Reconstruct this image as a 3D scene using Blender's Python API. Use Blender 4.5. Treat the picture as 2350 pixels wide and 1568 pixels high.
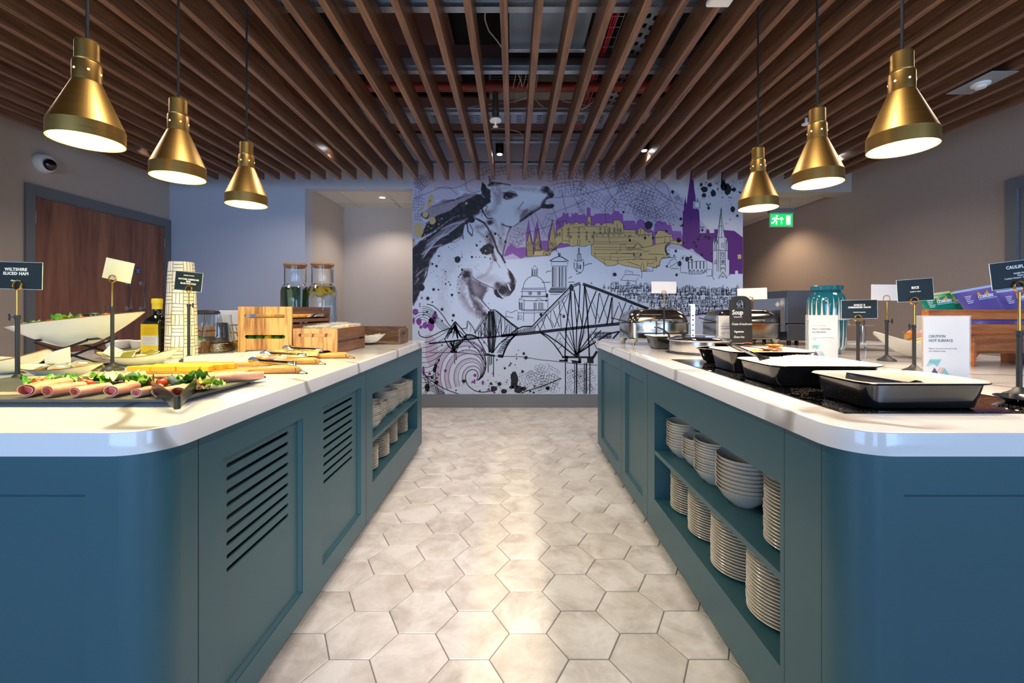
import bpy, bmesh, math, random
from math import pi, sin, cos, sqrt, atan2, radians as R
from mathutils import Vector, Matrix
import numpy as np
random.seed(7)
SC = bpy.context.scene
COL = SC.collection
for o in list(bpy.data.objects): bpy.data.objects.remove(o)

# ------------------------------------------------------------------ camera
H = 1.166            # eye height
cam_d = bpy.data.cameras.new('camera'); cam = bpy.data.objects.new('camera', cam_d); COL.objects.link(cam)
cam.location = (0, 0, H); cam.rotation_euler = (pi/2, 0, 0)
cam_d.sensor_width = 36; cam_d.lens = 36*985/2350
cam_d.shift_x = -2/2350; cam_d.shift_y = -71/2350; cam_d.clip_start = .02
SC.camera = cam
SC.view_settings.view_transform = 'Standard'; SC.view_settings.look = 'None'
SC.view_settings.gamma = 1; SC.view_settings.use_curve_mapping = False
SC.view_settings.exposure = 0.42

# ------------------------------------------------------------------ world + large lights
W = bpy.data.worlds.new('world'); SC.world = W; W.use_nodes = True
W.node_tree.nodes['Background'].inputs[0].default_value = (.55, .72, 1, 1)
W.node_tree.nodes['Background'].inputs[1].default_value = 1.0
def area(loc, rot, sx, sy, power, col, name='area_light', spread=180):
    d = bpy.data.lights.new(name, 'AREA'); d.shape = 'RECTANGLE'; d.size = sx; d.size_y = sy
    d.energy = power; d.color = col; d.spread = R(spread)
    o = bpy.data.objects.new(name, d); o.location = loc; o.rotation_euler = rot; COL.objects.link(o); return o
def spot(loc, power, col, ang=90, blend=.4, size=.04, rot=(0,0,0), name='spot_light'):
    d = bpy.data.lights.new(name, 'SPOT'); d.energy = power; d.color = col; d.spot_size = R(ang)
    d.spot_blend = blend; d.shadow_soft_size = size
    o = bpy.data.objects.new(name, d); o.location = loc; o.rotation_euler = rot; COL.objects.link(o); return o
# daylight through the long windows of the dining room behind the camera
area((-1.6, -3.3, 1.5), (R(90), 0, 0), 4.4, 1.9, 115, (.34, .58, 1.0), 'window_light')
area((3.0, -3.3, 1.5), (R(90), 0, 0), 2.0, 1.9, 78, (.36, .6, 1.0), 'window_light')
# ceiling spots over the aisle, warm
for (x, y, p) in ((-.72, 1.3, 36), (-.72, 2.7, 44), (.69, 1.2, 36), (.69, 2.7, 38), (0, 4.0, 42)):
    spot((x, y, 2.60), p, (1, .86, .74), 150, .8, .035, name='aisle_spot')
for (x, y, p) in ( (-2.6, 2.2, 26), (2.6, 2.2, 26), (-2.4, 4.2, 12), (2.6, 4.2, 14)):
    area((x, y, 2.58), (0, 0, 0), .5, .5, p*.55, (1, .84, .70), 'ceiling_spot', 150)

# unseen warm spot added behind the camera for the bright streak along the aisle
spot((-.13, -2.2, 2.5), 620, (1, .86, .72), 23, .9, .05, (R(61), 0, R(-1)), 'aisle_streak_spot')
# ------------------------------------------------------------------ helpers
def lin(c):
    if isinstance(c, str): c = [int(c[i:i+2], 16)/255 for i in (0, 2, 4)]
    return tuple((v/12.92 if v <= .04045 else ((v+.055)/1.055)**2.4) for v in c[:3])+(1,)
class NT:
    def __init__(s, name):
        s.m = bpy.data.materials.new(name); s.m.use_nodes = True; s.t = s.m.node_tree
        s.b = s.t.nodes['Principled BSDF']
    def set(s, sock, v):
        if v is None: return
        if isinstance(v, bpy.types.NodeSocket): s.t.links.new(v, sock)
        else: sock.default_value = v
    def n(s, typ, ins={}, **kw):
        n = s.t.nodes.new('ShaderNode'+typ)
        for k, v in kw.items(): setattr(n, k, v)
        for k, v in ins.items(): s.set(n.inputs[k], v)
        return n
    def ma(s, op, a, b=None, c=None):
        n = s.n('Math', operation=op)
        for i, v in enumerate((a, b, c)): s.set(n.inputs[i], v)
        return n.outputs[0]
    def mix(s, f, a, b, bt='MIX'):
        n = s.n('Mix', data_type='RGBA', blend_type=bt)
        s.set(n.inputs[0], f); s.set(n.inputs[6], a); s.set(n.inputs[7], b); return n.outputs[2]
    def co(s, scale=(1,1,1), rnd=0, kind='Object', rot=(0,0,0)):
        tc = s.n('TexCoord'); v = tc.outputs[kind]
        mp = s.n('Mapping', {'Vector': v, 'Scale': scale, 'Rotation': rot})
        if rnd:
            oi = s.n('ObjectInfo'); m = s.n('VectorMath', {0: oi.outputs['Random']}, operation='SCALE'); m.inputs['Scale'].default_value = rnd
            s.set(mp.inputs['Location'], m.outputs[0])
        return mp.outputs[0]
    def noise(s, v, scale=5, detail=3, rough=.5, dist=0):
        return s.n('TexNoise', {'Vector': v, 'Scale': scale, 'Detail': detail, 'Roughness': rough, 'Distortion': dist}).outputs[0]
    def ramp(s, f, *pts):
        n = s.n('ValToRGB', {0: f}); e = n.color_ramp.elements
        while len(e) < len(pts): e.new(.5)
        for i, (p, c) in enumerate(pts): e[i].position = p; e[i].color = c
        return n.outputs[0]
    def bump(s, h, st=.2, d=.002):
        n = s.n('Bump', {'Strength': st, 'Distance': d, 'Height': h}); s.set(s.b.inputs['Normal'], n.outputs[0])
    def p(s, **kw):
        for k, v in kw.items():
            s.set(s.b.inputs[{'col':'Base Color','rough':'Roughness','metal':'Metallic','trans':'Transmission Weight','coat':'Coat Weight','ior':'IOR',
                'em':'Emission Color','es':'Emission Strength','alpha':'Alpha','aniso':'Anisotropic','sss':'Subsurface Weight','spec':'Specular IOR Level'}[k]], v)
        return s.m
def simple(name, c, rough=.5, metal=0, vary=0, vs=8, bump=0, bs=60, **kw):
    t = NT(name); c = lin(c)
    t.p(col=c, rough=rough, metal=metal, **kw)
    if vary:
        f = t.noise(t.co(), vs, 4)
        d = tuple(v*(1-vary) for v in c[:3])+(1,); l = tuple(min(1, v*(1+vary)) for v in c[:3])+(1,)
        t.p(col=t.mix(f, d, l))
    if bump: t.bump(t.noise(t.co(), bs, 3), bump)
    return t.m
def wood(name, dark, light, scale=(30, 2, 30), ns=2.0, rough=.45, rnd=10, bump=.15, band=None):
    t = NT(name); v = t.co(scale, rnd)
    f = t.noise(v, ns, 5, .6, .6); f2 = t.noise(v, ns*6, 3, .6, .2)
    ff = t.ma('ADD', t.ma('MULTIPLY', f, .72), t.ma('MULTIPLY', f2, .28))
    c = t.ramp(ff, (.33, lin(dark)), (.5, t_mid(dark, light)), (.68, lin(light)))
    t.p(col=c, rough=rough); t.bump(f2, bump, .001); return t.m
def t_mid(a, b):
    a = lin(a); b = lin(b); return tuple((p+q)/2 for p, q in zip(a, b))

class MB:
    """collects geometry for ONE mesh object"""
    def __init__(s): s.v = []; s.f = []; s.mi = []; s.cur = 0
    def add(s, vs, fs):
        o = len(s.v); s.v += [tuple(v) for v in vs]; s.f += [tuple(i+o for i in f) for f in fs]; s.mi += [s.cur]*len(fs); return s
    def box(s, x0, x1, y0, y1, z0, z1, M=None):
        vs = [(x, y, z) for z in (z0, z1) for y in (y0, y1) for x in (x0, x1)]
        if M: vs = [M @ Vector(v) for v in vs]
        return s.add(vs, [(0,2,3,1),(4,5,7,6),(0,1,5,4),(2,6,7,3),(0,4,6,2),(1,3,7,5)])
    def bbox(s, x0, x1, y0, y1, z0, z1, b=.002, M=None):
        """box with chamfered edges"""
        bm = bmesh.new(); 
        vv = [bm.verts.new((x, y, z)) for z in (z0, z1) for y in (y0, y1) for x in (x0, x1)]
        for f in [(0,2,3,1),(4,5,7,6),(0,1,5,4),(2,6,7,3),(0,4,6,2),(1,3,7,5)]: bm.faces.new([vv[i] for i in f])
        bmesh.ops.bevel(bm, geom=bm.edges[:], offset=b, segments=1, affect='EDGES')
        bm.verts.index_update(); vs = [v.co.copy() for v in bm.verts]
        if M: vs = [M @ v for v in vs]
        fs = [[v.index for v in f.verts] for f in bm.faces]; bm.free(); return s.add(vs, fs)
    def loft(s, rings, cap0=True, cap1=True, closed=True):
        n = len(rings[0]); vs = [p for r in rings for p in r]; fs = []
        for k in range(len(rings)-1):
            for i in range(n if closed else n-1):
                j = (i+1) % n; fs.append((k*n+i, k*n+j, (k+1)*n+j, (k+1)*n+i))
        if closed and cap0: fs.append(tuple(range(n-1, -1, -1)))
        if closed and cap1: fs.append(tuple((len(rings)-1)*n+i for i in range(n)))
        return s.add(vs, fs)
    def lathe(s, prof, n=24, c=(0,0,0), M=None, sx=1, sy=1):
        """prof: (r,z) list bottom to top"""
        rings = []
        for r, z in prof:
            r = max(r, 1e-5)
            ring = [Vector((c[0]+r*sx*cos(2*pi*i/n), c[1]+r*sy*sin(2*pi*i/n), c[2]+z)) for i in range(n)]
            if M: ring = [M @ p for p in ring]
            rings.append(ring)
        return s.loft(rings)
    def cyl(s, p0, p1, r, n=12, r1=None): return s.tube([p0, p1], r, n, r1)
    def tube(s, path, r, n=8, r1=None, closed=False):
        path = [Vector(p) for p in path]; rings = []; m = len(path); up = None
        for i, p in enumerate(path):
            if closed: d = path[(i+1) % m]-path[i-1]
            else: d = path[min(i+1, m-1)]-path[max(i-1, 0)]
            if d.length < 1e-9: d = Vector((0,0,1))
            d.normalize()
            if up is None: up = Vector((0,0,1)) if abs(d.z) < .9 else Vector((1,0,0))
            a = d.cross(up); a = a.normalized() if a.length > 1e-6 else d.orthogonal().normalized()
            b = d.cross(a).normalized(); up = -b if False else up
            rr = r[i] if isinstance(r, (list, tuple)) else (r if r1 is None else r+(r1-r)*i/(m-1))
            rings.append([p+a*rr*cos(2*pi*k/n)+b*rr*sin(2*pi*k/n) for k in range(n)])
        if closed:
            rings.append(rings[0]); return s.loft(rings, False, False)
        return s.loft(rings)
    def sph(s, c, r, n=12, k=8, sx=1, sy=1, sz=1, M=None):
        prof = [(r*sin(pi*i/k), -r*cos(pi*i/k)*sz) for i in range(k+1)]
        return s.lathe(prof, n, c, M, sx, sy)
    def prism(s, poly, z0, z1, M=None):
        n = len(poly); vs = [Vector((x, y, z0)) for x, y in poly]+[Vector((x, y, z1)) for x, y in poly]
        if M: vs = [M @ v for v in vs]
        return s.add(vs, [tuple(range(n-1,-1,-1)), tuple(range(n, 2*n))]+[(i, (i+1)%n, n+(i+1)%n, n+i) for i in range(n)])
    def ob(s, name, mat=None, parent=None, loc=(0,0,0), rot=(0,0,0), smooth=True, ang=35, **kw):
        me = bpy.data.meshes.new(name); me.from_pydata(s.v, [], s.f); 
        for m in (mat if isinstance(mat, (list, tuple)) else [mat]): 
            if m: me.materials.append(m)
        if any(s.mi): me.polygons.foreach_set('material_index', s.mi)
        return fin(name, me, parent, loc, rot, smooth, ang, **kw)
def fin(name, me, parent, loc, rot, smooth=True, ang=35, fix=True, **kw):
    if fix:
        bm = bmesh.new(); bm.from_mesh(me); bmesh.ops.recalc_face_normals(bm, faces=bm.faces); bm.to_mesh(me); bm.free()
    if smooth:
        me.polygons.foreach_set('use_smooth', [True]*len(me.polygons))
        try: me.set_sharp_from_angle(angle=R(ang))
        except Exception: pass
    me.update()
    o = bpy.data.objects.new(name, me); COL.objects.link(o); o.location = loc; o.rotation_euler = rot
    if parent: o.parent = parent
    for k, v in kw.items(): o[k] = v
    return o
def thing(name, label, cat, loc=(0,0,0), rz=0, group=None, rot=None):
    o = bpy.data.objects.new(name, None); COL.objects.link(o); o.empty_display_size = .05
    o.location = loc; o.rotation_euler = rot or (0, 0, rz); return tag(o, label, cat, group)
def tag(o, label, cat, group=None, kind=None):
    o['label'] = label; o['category'] = cat
    if group: o['group'] = group
    if kind: o['kind'] = kind
    return o
def struct(name, mb=None, mat=None, parent=None, loc=(0,0,0), **kw):
    if mb is None:
        o = bpy.data.objects.new(name, None); COL.objects.link(o); o.location = loc
    else: o = mb.ob(name, mat, parent, loc, **kw)
    if not parent: o['kind'] = 'structure'
    return o
def dup(o, parent=None, loc=None, rz=None, label=None, group=None, top=True):
    c = o.copy(); COL.objects.link(c)
    if top:
        if loc is not None: c.location = loc
        if rz is not None: c.rotation_euler = (0, 0, rz)
        if label: c['label'] = label
        if group: c['group'] = group
    else: c.parent = parent
    for ch in list(o.children): dup(ch, c, top=False)
    return c
def rrect(x0, x1, y0, y1, r, n=6, rs=None):
    """rounded rectangle, ccw from right-bottom"""
    rs = rs or (r, r, r, r); out = []
    for (cx, cy, a0, rr) in ((x1, y0, -90, rs[0]), (x1, y1, 0, rs[1]), (x0, y1, 90, rs[2]), (x0, y0, 180, rs[3])):
        if rr <= 0: out.append((cx, cy)); continue
        px = cx-rr if cx == x1 else cx+rr; py = cy+rr if cy == y0 else cy-rr
        for k in range(n+1):
            a = R(a0+90*k/n); out.append((px+rr*cos(a), py+rr*sin(a)))
    return out
def plate(name, outer, holes, th, mat, parent=None, loc=(0,0,0), rot=(0,0,0), **kw):
    """flat plate with holes in local XY, thickness th centred on local z"""
    cu = bpy.data.curves.new(name, 'CURVE'); cu.dimensions = '2D'; cu.fill_mode = 'BOTH'; cu.extrude = th/2
    for pl in [outer]+list(holes):
        sp = cu.splines.new('POLY'); sp.points.add(len(pl)-1)
        for i, (x, y) in enumerate(pl): sp.points[i].co = (x, y, 0, 1)
        sp.use_cyclic_u = True
    to = bpy.data.objects.new(name, cu); me = bpy.data.meshes.new_from_object(to)
    bpy.data.objects.remove(to); bpy.data.curves.remove(cu)
    me.name = name; me.materials.clear(); me.materials.append(mat)
    bm = bmesh.new(); bm.from_mesh(me); bmesh.ops.remove_doubles(bm, verts=bm.verts, dist=1e-6); bm.to_mesh(me); bm.free()
    me.polygons.foreach_set('use_smooth', [False]*len(me.polygons))
    return fin(name, me, parent, loc, rot, False, **kw)
def text(body, size, mat, parent, loc, rot=(pi/2,0,0), bold=0, align='CENTER', th=.0003, name='lettering', space=1.0, line=1.0, shear=0, sx=1):
    cu = bpy.data.curves.new(name, 'FONT'); cu.body = body; cu.size = size; cu.align_x = align; cu.align_y = 'CENTER'
    cu.extrude = th; cu.offset = bold*size; cu.space_character = space; cu.space_line = line; cu.resolution_u = 2; cu.shear = shear
    to = bpy.data.objects.new(name, cu); me = bpy.data.meshes.new_from_object(to)
    bpy.data.objects.remove(to); bpy.data.curves.remove(cu); me.materials.clear(); me.materials.append(mat)
    o = bpy.data.objects.new(name, me); COL.objects.link(o); o.location = loc; o.rotation_euler = rot; o.scale = (sx, 1, 1)
    if parent: o.parent = parent
    return o
CAMROT = (pi/2, 0, 0)     # local XY plane stands up facing -Y

# ------------------------------------------------------------------ materials
m_wall = simple('taupe_wall_paint', 'c2b7ad', .75, bump=.08, bs=120, vary=.03, vs=3)
m_wall_r = simple('woven_wall_covering', 'b3a59b', .75, bump=.25, bs=220, vary=.05, vs=40)
m_frame = simple('grey_gloss_woodwork', '74787d', .4)
m_teal = simple('teal_cabinet_paint', '2c5660', .38, bump=.03, bs=400, vary=.03, vs=2)
m_teal_in = simple('teal_shelf_paint', '2b5158', .42)
m_black = simple('matt_black_metal', '161617', .45)
m_dark = simple('dark_void', '1a1615', .9)
m_white = simple('white_plastic', 'e8e8e6', .4)
m_brass_lit = simple('brass_ring', 'c89a4c', .3, 1)
m_steel = simple('stainless_steel', 'c4c2be', .22, 1)
m_chrome = simple('chrome', 'dcdcdc', .08, 1)
m_galv = simple('galvanised_steel', 'b4b9be', .35, .9, vary=.12, vs=30)
m_cream = simple('cream_stoneware', 'cfc8ba', .25, coat=.3)
m_china = simple('white_china', 'ddd9cc', .15, coat=.5)
m_glossblack = simple('black_enamel', '131313', .18, coat=.6, vary=.3, vs=40)
m_enamel = simple('cream_enamel', 'f2e6d2', .2, coat=.5)
m_card = simple('white_card', 'f0ece4', .6)
m_cardblk = simple('dark_slate_card', '18262c', .35)
m_txtw = simple('white_lettering', 'f4f4f0', .6)
m_txtd = simple('dark_lettering', '2a2a2e', .6)
m_txtg = simple('grey_lettering', 'a09ca0', .6)
def glass(name, c=(1,1,1,1), ior=1.45, rough=0):
    t = NT(name); return t.p(col=c, trans=1, ior=ior, rough=rough)
m_glass = glass('clear_glass', (.97, .99, .98, 1)); m_water = glass('water', (.93, .98, .97, 1), 1.33)
t = NT('acrylic_sheet'); m_acryl = t.p(col=(.9,.95,.95,1), alpha=.09, rough=.05)
def emis(name, c, s):
    t = NT(name); return t.p(col=(0,0,0,1), em=c, es=s)
# brushed brass
t = NT('brushed_brass'); v = t.co((1,1,120)); f = t.noise(v, 3, 3)
t.p(col=t.mix(f, lin('94733c'), lin('a8874c')), metal=1, rough=t.ma('ADD', t.ma('MULTIPLY', f, .14), .32), aniso=.4); m_brass = t.m
m_brass_in = simple('lamp_reflector_gold', 'f0cc70', .35, .7)
# marble
t = NT('veined_white_marble'); v = t.co((1,1,1), kind='Object')
wv = t.n('TexWave', {'Vector': v, 'Scale': 1.1, 'Distortion': 8, 'Detail': 3, 'Detail Scale': 1.1, 'Detail Roughness': .6}, wave_type='BANDS', bands_direction='DIAGONAL').outputs[1]
vein = t.ramp(wv, (0, (1,1,1,1)), (.008, (.8,.8,.8,1)), (.04, (0,0,0,1)))
cloud = t.noise(v, 3, 4, .6)
base = t.mix(cloud, lin('dedbd6'), lin('efeeec'))
pick = t.ramp(t.noise(v, 1.3, 2), (.40, (0,0,0,1)), (.54, (1,1,1,1)))
t.p(col=t.mix(t.ma('MULTIPLY', t.ma('MULTIPLY', vein, pick), .85), base, lin('9c9286')), rough=.13, coat=.2); m_marble = t.m
# hex tile
t = NT('stone_look_tile'); v = t.co((1,1,1), 20); oi = t.n('ObjectInfo')
f = t.noise(v, 7, 6, .65, .4); f2 = t.noise(v, 60, 3, .7)
c = t.ramp(f, (.3, lin('a89f97')), (.48, lin('ccc6c0')), (.62, lin('dedbd7')))
c = t.mix(t.ma('MULTIPLY', oi.outputs['Random'], .40), c, lin('bfb7af'))
c = t.mix(t.ma('MULTIPLY', f2, .18), c, lin('8a8078'))
t.p(col=c, rough=.42); t.bump(f2, .08, .001); m_tile = t.m
m_grout = simple('grout', '6f6963', .9)
m_slat = wood('walnut_slat', '452b1d', '936b50', (26, 1.2, 26), 1.6, .42)
m_door = wood('walnut_door_veneer', '683f2f', 'b47a5c', (6, 6, .5), 1.2, .4, 0)
m_satin = simple('satin_steel', 'b9bdbd', .42, .55)
m_acacia = wood('acacia_light', 'a9743a', 'dcae6c', (14, 3, 1.6), 1.5, .45, 6)
m_acacia_d = wood('acacia_dark', '54351f', '8e5f3c', (14, 2, 22), 1.5, .5, 6)
m_walnut = wood('walnut_board', '4a3222', '86623f', (5, 30, 30), 1.5, .5)
m_handle = wood('olive_wood', '96622c', 'd09a55', (4, 20, 20), 1.6, .4)
m_orangewood = wood('orange_teak', '6f3514', 'b8723a', (2, 22, 26), 1.5, .4)
# ================================================================== SETTING
YB = 5.17      # mural wall
CT = .912      # worktop height
s3 = sqrt(3); HS = .1335
b = MB(); b.box(-4.3, 4.3, -3.7, 8.2, -.12, -.003); floor = struct('floor', b, m_grout)
def hexmesh(g=.0016, bv=.0022):
    m = MB(); r0 = HS-g*2/s3; 
    ring = lambda r, z: [(r*cos(pi/3*i), r*sin(pi/3*i), z) for i in range(6)]
    m.loft([ring(r0, -.012), ring(r0, -bv), ring(r0-bv, 0)]); return m
tile0 = None; rest = MB(); hm = hexmesh()
for i in range(-21, 22):
    for j in range(-26, 40):
        x = .054+i*1.5*HS; y = 1.5508+s3*HS*(j+.5+(.5 if i % 2 else 0))
        if abs(x) > 4.2 or y < -3.5 or y > 8: continue
        if (y > YB+.12 and x < 2.9 and not (-2.6 < x < -1.1)): continue
        vis = (-.88 < x < .85 and .75 < y < 3.5) or (-1.22 < x < 1.2 and 3.5 <= y < YB+.1)
        if vis:
            if tile0 is None: tile0 = hm.ob('floor_tile', m_tile, floor, (x, y, 0), smooth=False)
            else:
                c = tile0.copy(); COL.objects.link(c); c.location = (x, y, 0)
        else: rest.add([(p[0]+x, p[1]+y, p[2]) for p in hm.v], hm.f)
rest.ob('floor_tiles_beyond', m_tile, floor, smooth=False, kind='stuff')

# walls
b = MB(); b.box(-4.286, -4.136, -3.6, 3.66, 0, 3.3); b.box(-4.286, -4.136, 3.66, 5.135, 2.2, 3.3); b.box(-4.286, -4.136, 5.135, 5.4, 0, 3.3)
struct('wall_left', b, m_wall)
b = MB(); b.box(-4.136, -3.9, 2.6, 3.2, 0, 3.3); struct('wall_nib_left', b, simple('pale_pink_paint', 'e8d8d4', .7))
b = MB(); b.box(-4.136, -2.504, YB, YB+.2, 0, 3.3); b.box(-2.504, -1.21, YB, YB+.13, 2.636, 3.3); struct('wall_back_left', b, simple('daylight_tinted_wall_paint', 'b7bdcb', .75, bump=.08, bs=120))  # same wall paint, with the cool daylight tint put into its colour
b = MB(); b.box(-2.654, -2.504, YB+.2, 6.34, 0, 2.9); b.box(-2.654, -1.06, 6.34, 6.5, 0, 2.9); b.box(-1.21, -1.06, YB+.15, 6.34, 0, 2.9)
struct('wall_alcove', b, m_wall)
b = MB(); b.box(-1.21, 2.77, YB, YB+.15, 0, 3.3); wall_back = struct('wall_back', b, simple('mural_paper_ground', 'cdd0dc', .6))
b = MB(); b.box(2.77, 4.08, YB, YB+.25, 2.594, 3.3); struct('wall_header_right', b, m_wall)
b = MB(); b.box(2.62, 2.77, YB+.15, 8.2, 0, 2.9); b.box(2.77, 4.2, 8.05, 8.2, 0, 2.9); struct('wall_corridor', b, m_wall)
b = MB(); b.box(4.08, 4.23, -3.6, 2.35, 0, 3.3); b.box(4.08, 4.23, 2.35, 3.47, 2.19, 3.3); b.box(4.08, 4.23, 3.47, 8.2, 0, 3.3); struct('wall_right', b, m_wall_r)
b = MB(); b.box(-1.21, 2.77, YB-.018, YB, 0, .150); b.box(-1.21, 2.77, YB-.012, YB, .150, .158); struct('baseboard_back', b, m_frame)
b = MB(); b.box(-4.136, -2.504, YB-.018, YB, 0, .158); struct('baseboard_back_left', b, m_frame)
b = MB(); b.box(4.062, 4.08, 3.56, 8.05, 0, .158); struct('baseboard_right', b, m_frame)
b = MB(); b.box(-4.136, -4.118, 3.21, 3.62, 0, .158); struct('baseboard_left', b, m_frame)
b = MB(); b.box(-4.136, -4.118, -3.6, 2.6, 0, .158); struct('baseboard_left_near', b, m_frame)
# room behind the camera: wall with window openings
b = MB()
b.box(-4.3, 4.3, -3.75, -3.6, 0, .5); b.box(-4.3, 4.3, -3.75, -3.6, 2.5, 3.3)
for (x0, x1) in ((-4.3, -3.9), (.7, 1.95), (4.0, 4.3)): b.box(x0, x1, -3.75, -3.6, .5, 2.5)
struct('wall_front', b, m_wall)
for k, (x0, x1) in enumerate(((-3.9, .7), (1.95, 4.0))):
    f = MB()
    for xx in [x0+(x1-x0)*q/ (3 if k == 0 else 2) for q in range(4 if k == 0 else 3)]: f.box(xx-.03, xx+.03, -3.7, -3.63, .5, 2.5)
    f.box(x0, x1, -3.7, -3.63, .5, .56); f.box(x0, x1, -3.7, -3.63, 2.44, 2.5)
    struct('window_%d' % (k+1), f, m_frame)

b = MB(); b.bbox(-.03, .40, -1.0, -.6, 0, 2.6, .01); struct('streak_light_blocker', b, m_wall)  # unseen column added to cut the edge of the aisle light streak
# ceiling + slats
b = MB(); b.box(-4.3, 4.3, -3.75, 5.4, 3.3, 3.4); ceiling = struct('ceiling', b, m_dark)
SP = .1705; X0 = -.0447; SZ = 2.616
sl = MB(); sl.bbox(-.019, .019, -2.4, 4.76, 0, .16, .0012)
slat0 = None
for k in range(-22, 22):
    x = X0+k*SP
    if x < -3.8 or x > 3.68: continue
    if slat0 is None: slat0 = sl.ob('ceiling_slat', m_slat, ceiling, (x, 0, SZ), smooth=False)
    else:
        c = slat0.copy(); COL.objects.link(c); c.location = (x, 0, SZ)
rail0 = None
for k in range(-6, 5):
    y = 2.30+.604*k
    m = MB(); zr = SZ+.162
    if rail0 is None:
        for (p, q, r_, s_) in ((-.024, .024, 0, .0015), (-.024, -.0225, 0, .03), (.0225, .024, 0, .03), (-.034, -.0225, .0285, .03), (.0225, .034, .0285, .03)):
            m.box(-3.8, 3.75, p, q, zr+r_, zr+s_)
        rail0 = m.ob('ceiling_rail', m_galv, ceiling, (0, y, 0), smooth=False)
    else:
        c = rail0.copy(); COL.objects.link(c); c.location = (0, y, 0)
# upper (carrying) channels above, at right angle
for (y, z) in ((2.98, 2.86), (3.02, 2.88)):
    m = MB(); m.box(-2.2, 2.2, y, y+.035, z, z+.06); m.ob('ceiling_channel', m_galv, ceiling, smooth=False)
# alcove ceiling & corridor ceiling
m_ctile = simple('white_ceiling_tile', 'dcdad4', .8, bump=.2, bs=300)
b = MB(); b.box(-2.504, -1.21, YB+.13, 6.34, 2.692, 2.75); ca = struct('ceiling_alcove', b, m_ctile)
m_tbar = simple('ceiling_t_bar', 'c9c7c2', .5)
for (x0, x1, y0, y1) in ((-2.50, -2.25, 5.31, 6.06), (-2.24, -1.65, 5.31, 6.06), (-1.64, -1.215, 5.31, 6.06), (-2.50, -2.25, 6.075, 6.335), (-2.24, -1.65, 6.075, 6.335), (-1.64, -1.215, 6.075, 6.335)):
    m = MB(); m.bbox(x0+.004, x1-.004, y0+.004, y1-.004, 2.681, 2.692, .003); m.ob('ceiling_tile', m_ctile, ca, smooth=False)
g = MB()
for xx in (-2.245, -1.645): g.box(xx-.012, xx+.012, 5.3, 6.34, 2.678, 2.6835)
g.box(-2.504, -1.21, 6.056, 6.08, 2.678, 2.6835); g.box(-2.504, -2.49, 5.3, 6.34, 2.672, 2.6835); g.box(-2.504, -1.21, 6.325, 6.34, 2.672, 2.6835)
g.ob('ceiling_t_bar', m_tbar, ca, smooth=False)
b = MB(); b.box(2.77, 4.08, YB+.25, 8.05, 2.652, 2.72); cc = struct('ceiling_corridor', b, m_ctile)
for j in range(5):
    for (x0, x1) in ((2.78, 3.3), (3.31, 3.9), (3.91, 4.07)):
        m = MB(); m.bbox(x0+.004, x1-.004, 5.43+.5*j+.004, 5.92+.5*j, 2.641, 2.652, .003); m.ob('ceiling_tile', m_ctile, cc, smooth=False)
# downlights in the alcove and corridor
m_led = emis('led_face', (1, .93, .85, 1), 14)
def downlight(x, y, z, r, label, power=12, col=(1,.88,.74)):
    t_ = thing('recessed_downlight', label, 'light', (x, y, z))
    m = MB(); m.lathe([(r*.7, .0), (r*.72, -.003), (r, -.004), (r, 0), (r*.7, .0)], 24); m.ob('bezel', m_white, t_)
    m = MB(); m.lathe([(0, -.001), (r*.7, -.001), (r*.7, .0), (0, .0)], 20); m.ob('lamp_face', m_led, t_)
    sp = spot((x, y, z-.02), power, col, 130, .6, .05); return t_
downlight(-1.75, 5.75, 2.681, .055, 'round recessed downlight glowing in the white tiled alcove ceiling', 34, (1,.88,.80))
downlight(3.5, 6.2, 2.641, .055, 'round recessed downlight in the corridor ceiling behind the exit sign', 45, (1,.72,.48))

# door in left wall
d1 = struct('door_1', loc=(-4.136, 0, 0))
m = MB()
for (y0, y1, z0, z1) in ((3.63, 3.70, 0, 2.249), (5.105, 5.168, 0, 2.249), (3.7005, 5.1045, 2.162, 2.249)): m.box(-.0, .022, y0, y1, z0, z1)
for (y0, y1, z0, z1) in ((3.662, 3.711, 0, 2.154), (5.099, 5.134, 0, 2.154), (3.662, 5.134, 2.1545, 2.198)): m.box(-.13, -.001, y0, y1, z0, z1)
m.ob('door_frame', m_frame, d1, smooth=False)
for (y0, y1, hz) in ((3.712, 4.657, 4.60), (4.661, 5.098, 4.77)):
    m = MB(); m.box(-.05, -.006, y0, y1, .01, 2.152); lf = m.ob('door_leaf', m_door, d1, smooth=False)
    m = MB(); zz = (1.19, 1.466)
    m.tube([(-.006, hz, zz[0]), (.045, hz, zz[0]), (.045, hz, zz[1]), (-.006, hz, zz[1])], .0095, 10)
    for z_ in zz: m.cyl((-.006, hz, z_), (-.001, hz, z_), .022, 16)
    m.ob('pull_handle', m_satin, lf)
for (y, z) in ((3.712, 1.97), (5.098, 1.97), (3.712, .25), (5.098, .25)):
    m = MB(); 
    for q in range(3): m.cyl((.004, y, z-.05+q*.035), (.004, y, z-.018+q*.035), .008, 10)
    m.ob('hinge', m_steel, d1)
m = MB(); m.cyl((-.006, 4.74, 1.604), (-.004, 4.74, 1.604), .034, 24); sg = m.ob('door_sign', simple('blue_sign', '1b4f9a', .4), d1)
text('Fire door\nkeep\nlocked', .014, m_txtw, sg, (-.0035, 4.74, 1.604), (pi/2, 0, pi/2))
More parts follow.
